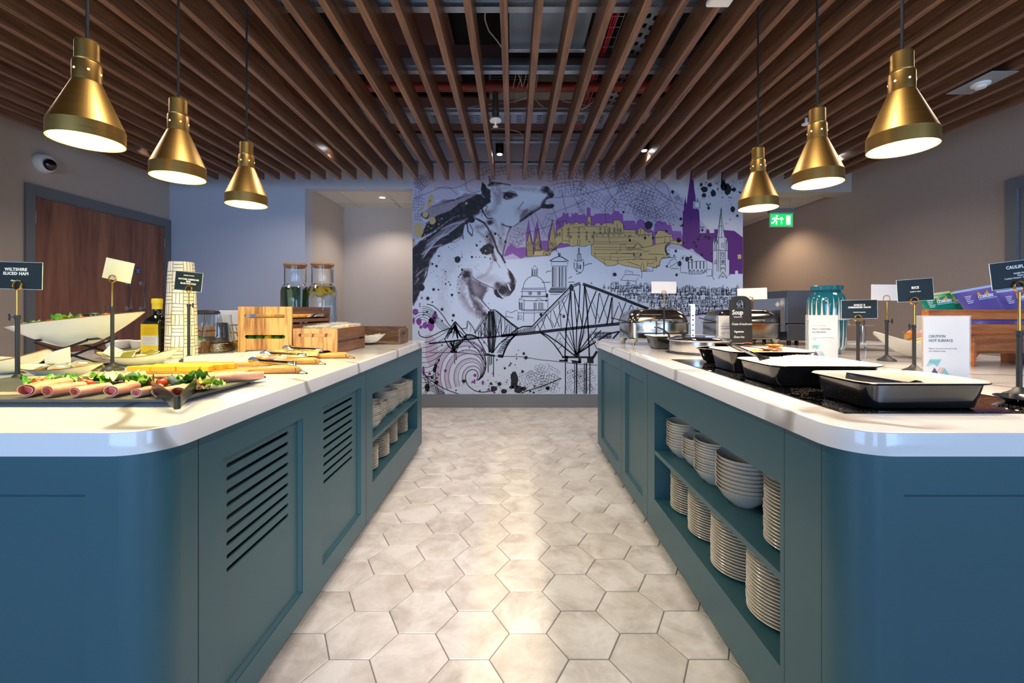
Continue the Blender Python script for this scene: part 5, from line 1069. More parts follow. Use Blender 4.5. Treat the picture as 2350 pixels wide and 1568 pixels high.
m_wspoon = simple('bronze_spoon', 'c08a4a', .3, .8)
spoon('bronze toned serving spoon lying in the golden food pan', (.96, 1.86, CT+.10), R(-78), .17, m_wspoon, R(0), .03)
spoon('steel serving spoon lying in the golden food pan', (.90, 1.80, CT+.112), R(-80), .17, m_steel, R(-7), .03)
spoon('red stained serving spoon in the round casserole dish', (1.02, 2.05, CT+.078), R(-60), .13, simple('sauce_red_spoon', 'a04028', .25, .4), R(4), .026)
t_ = thing('pan_insert', 'small dark metal tray propped inside the round casserole dish', 'tray', (1.06, 2.065, CT+.070), R(-6))
m = MB(); m.loft([[(x, y, z) for x, y in rrect(-a, a, -b_, b_, .01, 3)] for a, b_, z in ((.07, .03, 0), (.08, .038, .026), (.074, .034, .026), (.066, .027, .004))]); m.ob('tray', m_tongblk, t_)
# steel saucer under the cauliflower stand
t_ = thing('spoon_rest', 'polished steel dish beside the CAULIFLOWER sign stand at the right edge', 'dish', (1.395, 1.165, CT+.0002))
m = MB(); m.lathe([(0, 0), (.035, 0), (.04, .004), (.062, .016), (.064, .018), (.06, .017), (.036, .006), (0, .005)], 30); m.ob('dish', m_chrome, t_)

# ---- soup kettle
t_ = thing('soup_kettle', 'round stainless soup kettle set into the right worktop with hinged lid', 'soup kettle', (1.118, 2.58, CT+.0002))
m = MB(); m.lathe([(0, 0), (.188, 0), (.190, .002), (.175, .008), (0, .008)], 48); m.ob('flange', simple('dark_steel_flange', '6a6a68', .3, .9), t_)
m = MB(); m.lathe([(0, .008), (.168, .008), (.170, .012), (.170, .073), (.182, .077), (.183, .082), (0, .082)], 48); m.ob('kettle_body', m_steel, t_)
m = MB(); m.lathe([(.178, .082), (.17, .089), (.13, .099), (.06, .103), (0, .104)], 48); m.ob('lid', m_chrome, t_)
m = MB(); m.lathe([(0, 0), (.012, 0), (.009, .012), (.010, .016), (.022, .024), (.024, .036), (.018, .046), (0, .049)], 20, (-.115, -.06, .094)); m.ob('lid_knob', m_black, t_)
m = MB(); m.box(-.006, .05, -.10, -.08, .099, .107); m.ob('lid_notch', m_steel, t_, smooth=False)
t_ = thing('ladle', 'tall pierced steel ladle handle standing up from the soup kettle', 'ladle', (1.125+XX(1547, 2.52)-XX(1577, 2.52), 2.50, CT+.085))
m = MB(); m.loft([[(-w, -.001, z), (w, -.001, z), (w+.001, .0045, z), (-w-.001, .0045, z)] for w, z in ((.011, 0), (.010, .05), (.011, .10), (.012, .15), (.013, .185), (.012, .20))] ); m.box(-.022, .012, -.001, .003, .2, .206); m.ob('handle', m_chrome, t_)
m = MB()
for z in (.025, .055, .085, .115, .14): m.lathe([(0, 0), (.0055, 0), (.0055, .0006), (0, .0006)], 12, (0,0,0), Matrix.Translation((0, -.0012, z)) @ Matrix.Rotation(pi/2, 4, 'X'))
m.ob('holes', m_black, t_)
t_ = thing('casserole_pot', 'small square black pot with cream lid behind the soup kettle', 'pot', (1.11, 2.878, CT+.0002))
m = MB(); m.loft([[(x, y, z) for x, y in rrect(-a, a, -a*.47, a*.47, .02, 4)] for a, z in ((.165, 0), (.178, .01), (.192, .078), (.205, .082), (.205, .086))]); m.ob('pot_body', m_glossblack, t_)
m = MB(); m.loft([[(x, y, z) for x, y in rrect(-a, a, -a*.47, a*.47, .02, 4)] for a, z in ((.204, .086), (.203, .090), (.185, .091))]); m.ob('lid', m_enamel, t_)
t_ = thing('ladle', 'black curved ladle handle leaning out of the square pot', 'ladle', (.955, 2.70, CT+.09))
m = MB(); m.tube([(.03, 0, .0), (.02, 0, .02), (-.01, -.005, .045), (-.045, -.01, .058), (-.07, -.01, .06)], [.006, .0055, .005, .0045, .004], 8); m.ob('handle', m_black, t_)

# ---- chafing dishes
m_chaf = simple('chafer_steel', 'b9b4aa', .12, 1)
def chafer(x0, y0, label, w=.44, d=.34):
    t_ = thing('chafing_dish', label, 'chafing dish', (x0+w/2, y0+d/2, CT))
    Rr = lambda e, z, r=.05, dd=0: [(x, y, z) for x, y in rrect(-w/2+e, w/2-e, -d/2+e, d/2-e, r, 6)]
    m = MB(); m.loft([Rr(.006, .048), Rr(.0, .055), Rr(0, .155), Rr(-.006, .158), Rr(-.006, .164), Rr(.01, .166)]); m.ob('body', m_chaf, t_)
    m = MB()
    for sx in (-1, 1):
        for sy in (-1, 1):
            m2 = MB(); c = (sx*(w/2-.035), sy*(d/2-.035), 0)
            m2.loft([[(c[0]+q*cos(a)*1, c[1]+q*sin(a), z) for a in [2*pi*i/12 for i in range(12)]] for q, z in ((.010, 0), (.013, .004), (.012, .012), (.028, .030), (.034, .049))]); m2.ob('foot', m_chaf, t_)
    m = MB(); rings = []
    for k in range(8):
        u = k/7*pi/2; e = (w*.16)*(1-cos(u)); rings.append(Rr(e, .168+.095*sin(u), .06+.02*sin(u)) if k < 7 else Rr(w*.20, .264, .05))
    m.loft(rings); m.ob('lid', m_chaf, t_)
    m = MB(); m.tube([(-.07, -d/2-.004, .176), (-.07, -d/2-.035, .190), (.07, -d/2-.035, .190), (.07, -d/2-.004, .176)], .006, 10); m.ob('lid_handle', m_chrome, t_)
    m = MB(); m.lathe([(0, .262), (.018, .262), (.020, .268), (.008, .272), (.010, .280), (0, .283)], 16); m.ob('lid_knob', m_chrome, t_)
    m = MB(); m.box(-w/2-.075, -w/2+.02, -.06, -.052, .160, .166); m.tube([(-w/2+.03, -.05, .166), (-w/2-.11, -.055, .20)], .004, 8); m.ob('spoon_handle', m_black, t_)
    return t_
chafer(.845, 3.10, 'polished roll top chafing dish at the far corner of the right worktop')
chafer(1.495, 3.08, 'polished roll top chafing dish behind the soup chalkboard')
# ---- grey conveyor toaster
t_ = thing('toaster', 'tall dark steel conveyor toaster between chafing dish and teal vase', 'toaster', (2.155, 3.26, CT))
m_tst = simple('toaster_steel', '6d6f74', .38, .85, vary=.15, vs=6)
m = MB(); m.bbox(-.165, .165, -.15, .25, .16, .40, .004); m.ob('housing', m_tst, t_, smooth=False)
m = MB(); m.bbox(-.165, .165, -.15, .25, .035, .155, .004); m.ob('lower_housing', m_tst, t_, smooth=False)
m = MB(); m.box(-.205, -.166, -.13, .22, .10, .345); m.ob('side_cage', m_steel, t_, smooth=False)
for sx in (-1, 1):
    for yy in (-.11, .20): m = MB(); m.cyl((sx*.13, yy, 0), (sx*.13, yy, .036), .014, 12); m.ob('foot', m_black, t_)
m = MB(); m.tri = None; m.prism([(0, -.03), (.02, 0), (0, .03), (-.02, 0)], 0, .0006, Matrix.Translation((-.206, -.10, .30)) @ Matrix.Rotation(-pi/2, 4, 'Y')); m.ob('diamond_label', m_white, t_, smooth=False)
m = MB(); m.bbox(.168, .20, -.10, .2, .30, .395, .004); m.ob('blue_film_edge', simple('blue_plastic', '5b9be0', .3), t_, smooth=False)
# ---- teal vase with drip glaze
t = NT('teal_glaze_with_white_drips'); tc = t.n('TexCoord'); sx_ = t.n('SeparateXYZ', {0: tc.outputs['Object']})
ang = t.ma('DIVIDE', t.ma('ARCTAN2', sx_.outputs[1], sx_.outputs[0]), 2*pi/22)
fr = t.ma('ABSOLUTE', t.ma('SUBTRACT', t.ma('FRACT', ang), .5))
z = sx_.outputs[2]
def spike(zt, zb, wmax): # white wedge widening downward
    u = t.ma('DIVIDE', t.ma('SUBTRACT', zt, z), zt-zb); inr = t.ma('MULTIPLY', t.ma('GREATER_THAN', u, 0), t.ma('LESS_THAN', u, 1))
    wob = t.ma('MULTIPLY', t.ma('SUBTRACT', t.noise(t.co((1,1,.3)), 60, 2), .5), .12)
    return t.ma('MULTIPLY', inr, t.ma('LESS_THAN', t.ma('ADD', fr, wob), t.ma('MULTIPLY', u, wmax)))
msk = t.ma('MAXIMUM', t.ma('MAXIMUM', spike(.335, .205, .26), spike(.200, .065, .0)), t.ma('MULTIPLY', t.ma('LESS_THAN', t.ma('ABSOLUTE', t.ma('SUBTRACT', z, .203)), .003), 1))
u2 = t.ma('DIVIDE', t.ma('SUBTRACT', z, .03), .17); low = t.ma('MULTIPLY', t.ma('MULTIPLY', t.ma('GREATER_THAN', u2, 0), t.ma('LESS_THAN', u2, 1)), t.ma('LESS_THAN', fr, t.ma('ADD', .05, t.ma('MULTIPLY', t.ma('SUBTRACT', 1, u2), .22))))
msk = t.ma('MAXIMUM', msk, low)
t.p(col=t.mix(msk, lin('176677'), lin('d8d2ca')), rough=.12, coat=.6); m_vase = t.m
t_ = thing('ceramic_vase', 'large teal glazed vase with white drip spikes on the right worktop', 'vase', (1.864, 2.55, CT+.0002))
m = MB(); m.lathe([(0, 0), (.066, 0), (.07, .02), (.083, .026), (.094, .05), (.098, .12), (.098, .20), (.0985, .203), (.098, .206), (.099, .29), (.094, .325), (.080, .352), (.070, .360), (.068, .366), (.080, .374), (.082, .398), (.078, .400), (.072, .396), (.066, .37), (.06, .34)], 64); m.ob('vase_body', m_vase, t_, ang=50)
# ---- tiered stand with juice domes
t_ = thing('tiered_stand', 'clear shelf stand on chrome posts behind the signs on the right', 'display stand', (2.26, 2.70, CT))
for (x, y) in ((-.09, 0), (.09, 0), (-.09, .16), (.09, .16)): m = MB(); m.cyl((x, y, 0), (x, y, .04), .009, 14); m.ob('short_leg', m_chrome, t_)
m = MB(); m.bbox(-.17, .15, -.04, .2, .04, .05, .002); m.ob('lower_shelf', simple('frosted_acrylic', 'd8dcdc', .15, alpha=1), t_, smooth=False)
m = MB(); m.cyl((-.045, .02, .05), (-.045, .02, .158), .016, 20); m.cyl((-.13, .12, .05), (-.13, .12, .158), .016, 20); m.ob('post', m_chrome, t_)
m = MB(); m.bbox(-.19, .0, -.02, .2, .158, .163, .001); m.ob('upper_shelf', m_acryl, t_, smooth=False)
t_ = thing('metal_canister', 'ribbed steel canister with domed lid behind the naan card', 'canister', (2.155, 2.80, CT+.1635))
m = MB(); prof = [(0, 0), (.036, 0)]
for k in range(5): prof += [(.040, .004+.013*k), (.041, .009+.013*k), (.037, .014+.013*k)]
prof += [(.042, .075), (.052, .10), (.053, .13), (.050, .135), (.047, .14), (.049, .145), (.03, .158), (0, .162)]
m.lathe(prof, 30); m.ob('canister_body', m_steel, t_)
# ---- fruit bowl
m_bowlw = simple('white_glazed_ceramic', 'e9e4d8', .12, coat=.5)
m_bowlcream = simple('ivory_glazed_ceramic', 'e8e3c8', .12, coat=.5)
m_rimb = simple('brown_rim_glaze', '8a6a30', .3)
def boat(name, label, cat, loc, L, Wd, hh, rise, yaw=0, roll=0, mat=None, rim=True, skew=0, group=None, base=.30, inner=None, pw=1.35, pexp=1.45):
    t_ = thing(name, label, cat, loc, rot=(0, roll, yaw), group=group); mat = mat or m_bowlw
    n = 48; T = 10
    def ring(tt, off, zo):
        out = []
        for i in range(n):
            a = 2*pi*i/n; c, s_ = cos(a), sin(a)
            x = L/2*math.copysign(abs(c)**1.0, c); y = Wd/2*math.copysign(abs(s_)**pw, s_)
            k = tt-off
            zz = hh*(max(0, (tt-base)/(1-base)))**pexp+zo+rise*(abs(x/(L/2)*tt)**2.4)*(1+skew*(1 if x > 0 else -1))
            out.append((x*k, y*k*(1 if tt > base else 1), zz))
        return out
    ts = [base+(1-base)*k/T for k in range(T+1)]
    m = MB(); m.loft([ring(q, 0, 0) for q in ts]+[ring(1, .012, .002)], True, False); m.ob('outer_shell', mat, t_, ang=60)
    m = MB(); m.loft([ring(1, .012, .002)]+[ring(q, .03, .006) for q in ts[::-1][1:]], False, True); m.ob('inner_shell', inner or mat, t_, ang=60)
    if rim:
        m = MB(); m.tube([(x, y, z) for x, y, z in ring(1, .006, .0015)], .0021, 6, closed=True); m.ob('rim', m_rimb, t_)
    return t_
boat('fruit_bowl', 'white boat shaped fruit bowl with upswept end on the right worktop', 'bowl', (2.215, 2.30, CT+.0002), .56, .24, .075, .065, rim=False, mat=m_china)
m_ban = simple('green_banana_skin', 'b0b028', .4, vary=.15, vs=14)
for k, (dx, dy, l_) in enumerate(((-.12, -.055, 'nearest the bowl rim'), (-.09, -.01, 'in the middle of the bunch'), (-.06, .035, 'at the back of the bunch'))):
    t_ = thing('banana', 'greenish banana in the fruit bowl, %s' % l_, 'fruit', (2.215+dx+.07, 2.30+dy, CT+.060+.01*k), group='bananas in the fruit bowl')
    m = MB(); pts = [(-.10+.2*q/10, -.01*sin(q/10*pi), .02*sin(q/10*pi)+.006) for q in range(11)]
    m.tube(pts, [.004, .011, .015, .0165, .017, .017, .017, .0165, .014, .009, .005], 8); m.ob('peel', m_ban, t_)
    m = MB(); m.cyl((.098, 0, .006), (.115, 0, .018), .005, 8); m.ob('stalk', simple('banana_stalk', '6b4a2a', .7), t_)
def apple(p, c, lab, r=.036, name='apple', cat='fruit'):
    t_ = thing(name, lab, cat, p)
    m = MB(); m.lathe([(0, .004), (r*.4, 0), (r*.8, r*.35), (r, r), (r*.85, r*1.55), (r*.4, r*1.85), (r*.1, r*1.72), (0, r*1.65)], 20); m.ob('flesh', c, t_)
    m = MB(); m.cyl((0, 0, r*1.6), (.003, 0, r*2.15), .0012, 6); m.ob('stalk', simple('fruit_stalk', '5a3a1e', .8), t_)
m_apl = NT('red_yellow_apple_skin'); f = m_apl.noise(m_apl.co((1,1,.3)), 14, 4); m_apl.p(col=m_apl.ramp(f, (.38, lin('e88a2a')), (.6, lin('c8321e'))), rough=.25); m_apl = m_apl.m
apple((2.16, 2.315, CT+.080), m_apl, 'red and yellow apple on the bananas, left one')
apple((2.235, 2.33, CT+.080), m_apl, 'red apple in the fruit bowl behind the bananas')
apple((2.30, 2.32, CT+.072), simple('orange_peel', 'e07a1c', .4, bump=.3, bs=300), 'orange at the right end of the fruit bowl', .038, 'orange')
t_ = thing('physalis', 'dried papery physalis husk on the bananas in the fruit bowl', 'fruit', (2.085, 2.26, CT+.098))
m = MB(); m.lathe([(0, 0), (.012, .004), (.015, .016), (.008, .030), (.002, .04), (.004, .05), (0, .052)], 7, M=Matrix.Rotation(R(-35), 4, 'Y')); m.ob('husk', simple('dried_husk', 'b08a5a', .8), t_, smooth=False)

# ---- crisp rack
t_ = thing('crisp_rack', 'orange toned wooden rack with slatted front holding bags of crisps', 'rack', (2.16, 1.95, CT))
def rb(name, a): m = MB(); m.bbox(*a, .0015); m.ob(name, m_orangewood, t_, smooth=False)
rb('front_slat', (-.30, .34, -.03, -.012, .215, .258)); rb('front_slat', (-.30, .34, -.03, -.012, .152, .193)); rb('rear_slat', (-.05, .34, .20, .218, .215, .26)); rb('shelf', (-.10, .34, -.012, .2, .145, .158))
rb('lower_rail', (-.06, .34, .02, .036, .065, .144)); rb('corner_post', (-.30, -.288, -.012, .004, .0, .258)); rb('leg_panel', (-.078, -.064, -.01, .19, 0, .144)); rb('leg_panel', (.27, .284, -.01, .19, 0, .144)); rb('end_panel', (.34, .355, -.03, .22, 0, .262))
plate('foot_panel', [(-.02, 0), (.02, 0), (.022, .03), (.045, .055), (.33, .055), (.33, .066), (-.02, .066)], [], .012, m_orangewood, t_, (-.04, .045, 0), CAMROT)
m_bagg = simple('green_foil_bag', '0d7a62', .3, bump=.3, bs=30); m_bagp = simple('purple_foil_bag', '5d529a', .3, bump=.3, bs=30); m_bagn = simple('navy_foil_bag', '1e2440', .3, bump=.3, bs=30)
m_bagedge_g = simple('pale_lime_seal', 'cfe0a0', .4); m_bagedge_p = simple('pale_blue_seal', 'a9bfe6', .4)
m_kir = simple('print_red', 'c8503c', .5); m_yel = simple('print_gold', 'd8a848', .5); m_lb = simple('print_sky_blue', '9ccae0', .5)
def bag(x, y, mat, edge, label, yaw=0, tilt=18, hh=.20, w=.15, txt='CORKERS', roll=0):
    t_ = thing('crisp_bag', label, 'crisp bag', (x, y, CT+.160), rot=(R(-tilt), roll, yaw), group='bags of crisps in the wooden rack')
    m = MB(); rings = []
    for k in range(9):
        u = k/8; th = .024*sin(pi*u)**.6+.0012; ww = w/2*(1-.06*sin(pi*u)); z = hh*u
        rings.append([(ww*c, -th*s_*(1+.2*sin(5*c+k)), z) for c, s_ in ((-1, 0), (-.85, .45), (-.5, .85), (0, 1), (.5, .85), (.85, .45), (1, 0), (.85, -.45), (.5, -.85), (0, -1), (-.5, -.85), (-.85, -.45))])
    m.loft(rings); m.ob('foil', mat, t_, ang=60)
    m = MB(); m.box(-w/2, w/2, -.0015, .0015, hh-.001, hh+.010); m.ob('top_seal', edge, t_, smooth=False)
    bz = hh-.042
    text(txt, .0185, m_txtw, t_, (.008, -.0262, bz), bold=.05, sx=.9, rot=(pi/2+R(14), 0, 0))
    m = MB(); m.box(-.03, .055, -.0265, -.0255, bz-.013, bz-.010); m.ob('print_underline', m_lb, t_, smooth=False, )
    m = MB(); 
    for q, (dx, hz_, wz) in enumerate(((-.012, .020, .006), (.03, .026, .003), (.022, .012, .008))): m.prism([(dx-wz*1.6, bz+.009), (dx+wz*1.6, bz+.009), (dx+wz*.5, bz+.009+hz_*.7), (dx, bz+.009+hz_*.8), (dx-wz*.5, bz+.009+hz_*.7)], .021, .022, Matrix.Rotation(pi/2, 4, 'X'))
    m.ob('print_motif', m_yel, t_, smooth=False)
    for q in range(5): m = MB(); m.box(-w/2+.014, -w/2+.045-.005*(q % 3), -.0215, -.0210, bz+.012-.008*q, bz+.0145-.008*q); m.ob('small_print', m_txtw, t_, smooth=False)
bag(2.09, 2.05, m_bagg, m_bagedge_g, 'green crisp bag at the left end of the rack', hh=.18, w=.16, roll=R(-8))
bag(2.17, 2.09, m_bagg, m_bagedge_g, 'green crisp bag tucked behind the first green one', hh=.18, w=.14, roll=R(-8))
bag(2.235, 1.985, m_bagp, m_bagedge_p, 'purple crisp bag facing front beside the green bags', hh=.205, w=.19, roll=R(-10))
bag(2.335, 2.06, m_bagn, m_bagedge_p, 'dark navy crisp bag between two purple ones', hh=.20, w=.15, roll=R(-8))
bag(2.415, 1.99, m_bagp, m_bagedge_p, 'purple crisp bag at the right edge', hh=.20, w=.17, roll=R(-8))
# ================================================================== LEFT WORKTOP
m_slate = simple('slate_board', '4a4d4a', .5, vary=.25, vs=14, bump=.4, bs=30)
t_ = thing('slate_platter', 'rectangular dark slate platter of ham and salad on small feet', 'platter', (-1.33, 1.335, CT))
m = MB(); m.bbox(-.445, .445, -.205, .205, .012, .020, .0015); m.ob('slate', m_slate, t_, smooth=False)
for (x, y) in ((-.38, -.16), (.40, -.16), (-.38, .16), (.40, .16)): m = MB(); m.cyl((x, y, .0001), (x, y, .012), .014, 14); m.ob('foot', m_black, t_)
SZt = CT+.0202
t = NT('ham'); f = t.noise(t.co((1,1,1), 5), 26, 4, .6); t.p(col=t.ramp(f, (.35, lin('e08e70')), (.65, lin('f2b496'))), rough=.35, sss=.0); m_ham = t.m
m_hamin = simple('ham_inside', 'c93a30', .35, vary=.3, vs=30)
def ham(x, y, yaw, L, r, label, flat=.75, bend=0, grp='rolled slices of ham on the slate platter'):
    """spiral roll whose near open end is at (x,y), running away along yaw"""
    t_ = thing('ham_roll', label, 'ham', (x, y, SZt), yaw, grp)
    turns = 1.6; N = 40; K = 7; m = MB(); vs = []
    for k in range(K+1):
        u = k/K; y_ = L*u; xb = bend*sin(pi*u)
        rr = r*(1-.10*u)*(1-.10*abs(2*u-1))
        row_o = []; row_i = []
        for i in range(N+1):
            a = -pi*.6+2*pi*turns*i/N; q = rr*(1-.42*i/N)
            wob = 1+.03*sin(3*a+k)
            row_o.append((xb+q*wob*cos(a), y_, r*flat*1.0+q*wob*sin(a)*flat)); row_i.append((xb+(q-.0022)*wob*cos(a), y_, r*flat+(q-.0022)*wob*sin(a)*flat))
        vs.append(row_o+row_i[::-1])
    m.loft(vs); o = m.ob('slice', m_ham, t_, ang=50)
    m = MB(); m.loft([[(q*cos(a), L*u, r*flat+q*sin(a)*flat) for a in [2*pi*i/14 for i in range(14)]] for q, u in ((r*.50, .10), (r*.5, .9))]); m.ob('rolled_core', m_hamin, t_)
    return t_
for (px, py, bx, by, r, lab) in ((10, 922, 48, 884, .024, 'large ham roll cut by the left edge of the picture'), (82, 918, 134, 896, .0215, 'ham roll, second from the left edge'), (142, 919, 204, 896, .019, 'ham roll, third from the left edge'),
        (236, 917, 268, 893, .0215, 'wide open ham roll in the middle of the front row'), (287, 919, 314, 896, .0165, 'slim ham roll left of the two beside the tongs'), (338, 918, 360, 898, .017, 'ham roll just left of the black tongs'), (397, 916, 404, 896, .019, 'ham roll between the arms of the black tongs')):
    Y0 = 985*(H-SZt)/(py-713)-.0; X_ = XX(px, Y0); Y1 = 985*(H-SZt)/(by+16-713); X1 = XX(bx, Y1)
    L = max(.085, min(.14, sqrt((X1-X_)**2+(Y1-Y0)**2))); yaw = atan2(-(X1-X_), (Y1-Y0)); yaw = max(-.12, min(.25, yaw))
    ham(X_, max(Y0, 1.15), yaw, L, r*1.12, lab, bend=.012 if r < .018 else 0)
ham(-.985, 1.38, R(-60), .16, .022, 'long ham roll at the right end of the platter')
ham(-1.05, 1.44, R(-62), .13, .018, 'ham roll tucked behind the right end lettuce')
for k, (x, y) in enumerate(((-1.62, 1.43), (-1.50, 1.44), (-1.38, 1.455), (-1.27, 1.46), (-1.16, 1.465))):
    ham(x, y, R(-80+5*(k % 2)), .13, .0135, 'flattened ham roll in the rear row, %s' % ('far left', 'second', 'behind the middle lettuce', 'fourth', 'nearest the cheddar')[k], flat=.6, grp='rear row of ham rolls')
t_ = thing('ham_slice', 'flat ham slice lying by the left edge of the platter', 'ham', (-1.40, 1.19, SZt))
m = MB(); m.prism([(-.10, -.02), (.06, .0), (.075, .02), (.03, .035), (-.08, .03)], 0, .002); m.ob('slice', m_ham, t_)
# lettuce: ruffled leaves
t = NT('lettuce_leaf'); f = t.noise(t.co((1,1,1), 3), 22, 4, .6); t.p(col=t.ramp(f, (.3, lin('3f8a1c')), (.5, lin('8dbb2c')), (.68, lin('dbe08a'))), rough=.4, sss=.0); m_let = t.m
t = NT('dark_lettuce_leaf'); f = t.noise(t.co((1,1,1), 3), 22, 4, .6); t.p(col=t.ramp(f, (.35, lin('1f6a18')), (.62, lin('5da62a'))), rough=.35); m_letd = t.m
t = NT('pale_lettuce_leaf'); f = t.noise(t.co((1,1,1), 3), 22, 4, .6); t.p(col=t.ramp(f, (.35, lin('c9cf7c')), (.62, lin('efeec8'))), rough=.35); m_letp = t.m
def leafmesh(m, c, size, yaw, tilt, seed):
    rnd = random.Random(seed); nr, na = 8, 44; M_ = Matrix.Translation(c) @ Matrix.Rotation(yaw, 4, 'Z') @ Matrix.Rotation(tilt, 4, 'X')
    vs = [M_ @ Vector((0, 0, 0))]; ph = rnd.uniform(0, 6)
    for k in range(1, nr+1):
        u = k/nr
        for i in range(na):
            a = 2*pi*i/na; rr = size*u*(1+.12*sin(2*a+ph)+.04*u*sin(13*a)); zz = size*(.30*u*u+.16*u*u*sin(3*a+ph)+.15*u**3*sin(9*a+ph*2+4*u)+.05*u**4*sin(17*a+6*u)+.05*sin(9*u+2*a))
            vs.append(M_ @ Vector((rr*cos(a), rr*.75*sin(a), zz)))
    fs = [(0, 1+i, 1+(i+1) % na) for i in range(na)]
    for k in range(nr-1):
        for i in range(na): fs.append((1+k*na+i, 1+k*na+(i+1) % na, 1+(k+1)*na+(i+1) % na, 1+(k+1)*na+i))
    m.add(vs, fs)
def lettuce(x, y, s_, label, mats=(0, 1, 2), seed=0, z=SZt):
    t_ = thing('lettuce', label, 'lettuce', (x, y, z))
    for k, q in enumerate(mats):
        m = MB(); rnd = random.Random(seed*7+k); leafmesh(m, (rnd.uniform(-.4, .4)*s_, rnd.uniform(-.2, .2)*s_, .006+.004*k), s_*rnd.uniform(.7, 1), rnd.uniform(0, 6), rnd.uniform(-.5, .5), seed+k)
        m.ob('leaf', (m_let, m_letd, m_letp)[q], t_, ang=180)
    return t_
for k, (px, py, Y, s_, mats, lab) in enumerate(((95, 890, 1.33, .045, (0, 1), 'at the left behind the second ham roll'), (140, 885, 1.36, .045, (0, 2), 'pale lettuce left of the middle tomatoes'), (195, 885, 1.36, .045, (1, 0, 2), 'behind the third ham roll'),
      (255, 876, 1.38, .050, (1, 0), 'large green, in the middle of the platter'), (295, 880, 1.38, .048, (0, 1, 2), 'frilly, right of the middle leaf'), (325, 893, 1.29, .038, (1, 0), 'between two slim ham rolls'), (390, 885, 1.33, .040, (2, 0), 'just behind the black tongs'),
      (438, 876, 1.35, .052, (1, 0, 1), 'dark green, right of the black tongs'), (478, 890, 1.27, .042, (2, 2, 0), 'pale heart leaf at the right end'))):
    lettuce(XX(px, Y), Y, s_, 'lettuce leaves on the platter, %s' % lab if 'lettuce' not in lab else lab, mats, 11+k)
m_tom = simple('cherry_tomato_skin', 'e0401a', .28)
for k, (px, py, Y, lab) in enumerate(((85, 884, 1.30, 'left of the first pair'), (101, 884, 1.31, 'right of the first pair'), (192, 884, 1.30, 'middle one over the third ham roll'), (204, 889, 1.28, 'half hidden by the third ham roll'),
       (353, 882, 1.31, 'left of the pair behind the tongs'), (373, 884, 1.30, 'right of the pair behind the tongs'), (456, 882, 1.27, 'left of the right end pair'), (474, 879, 1.29, 'right of the right end pair'))):
    t_ = thing('cherry_tomato', 'cherry tomato on the slate platter, %s' % lab, 'tomato', (XX(px, Y), Y, max(SZt, ZZ(py, Y)-.0135)), group='cherry tomatoes on the platter')
    m = MB(); m.sph((0, 0, .0135), .0138, 18, 12); m.ob('skin', m_tom, t_)
    m = MB(); m.lathe([(0, .0268), (.0022, .0272), (.0015, .028), (0, .028)], 6); m.ob('stem_scar', simple('tomato_stem', '6a8a2a', .6), t_)
# ---- cheese boards
def board(x, y, label, L=.40, w=.17, hl=.20, yaw=0):
    t_ = thing('cheese_board', label, 'board', (x, y, CT), yaw, 'wooden paddle cheese boards')
    m = MB(); m.loft([[(px_, py_, z) for px_, py_ in rrect(-L/2+e, L/2-e, -w/2+e, w/2-e, .04, 6)] for e, z in ((.003, .0005), (0, .004), (0, .014), (.003, .017))]); m.ob('board', m_handle, t_)
    m = MB(); m.tube([(L/2-.03, 0, .011), (L/2+.02, -.01, .0125), (L/2+.06, -.012, .0135), (L/2+.10, -.006, .016), (L/2+hl-.03, 0, .017), (L/2+hl-.01, 0, .013), (L/2+hl, 0, .013)], [.010, .012, .013, .0155, .0165, .013, .005], 12); m.ob('handle', m_handle, t_)
    m = MB(); c = L/2+hl-.028; m.tube([(c, 0, .03), (c+.01, -.012, .022), (c+.02, -.03, .004), (c+.045, -.036, .003), (c+.062, -.020, .003), (c+.05, -.004, .004), (c+.022, .008, .012), (c, 0, .03)], .0014, 6); m.sph((c+.06, -.022, .004), .004, 8, 6); m.ob('cord_loop', simple('brown_leather_cord', '4a3420', .8), t_)
    return t_
board(-1.255, 1.735, 'wooden paddle board under the cheddar, nearest the camera')
board(-1.31, 2.03, 'wooden paddle board under the brie, in the middle')
board(-1.27, 2.29, 'wooden paddle board under the blue cheese, farthest away')
m_ched = simple('cheddar', 'f5b32c', .4, vary=.05, vs=30); m_brie = simple('brie', 'efe8cf', .5, vary=.05, vs=20, bump=.3, bs=90); m_rind = simple('brie_rind', 'e8e0cc', .8, vary=.08, vs=50, bump=.5, bs=120)
m_stil = NT('blue_veined_cheese'); f = m_stil.noise(m_stil.co(), 60, 4, .7); m_stil.p(col=m_stil.ramp(f, (.36, lin('7c8258')), (.46, lin('e8d288')), (.7, lin('f2e2a4'))), rough=.5); m_stil = m_stil.m
cz = CT+.0175; rows = ('front row', 'second row', 'third row', 'back row')
pos = ('left', 'centre left', 'centre right', 'right')
for j in range(4):
    for i in range(4 if j == 0 else 3):
        x = -1.445+.025*j+.096*i+(.0 if j else 0); y = 1.665+.030*j
        L = .088 if not (j == 0 and i == 3) else .030
        if j == 0 and i == 3: x -= .030
        t_ = thing('cheddar_slice', 'block of orange cheddar in the %s, %s' % (rows[j], pos[i] if j == 0 else ('left', 'centre', 'right')[i]), 'cheese', (x, y, cz+(.0 if j < 2 else .0)), R(random.uniform(-3, 3)), 'cheddar slices on the nearest board')
        m = MB(); m.bbox(-L/2, L/2, -.0125, .0125, 0, .021, .0012); m.ob('cheese', m_ched, t_, smooth=False)
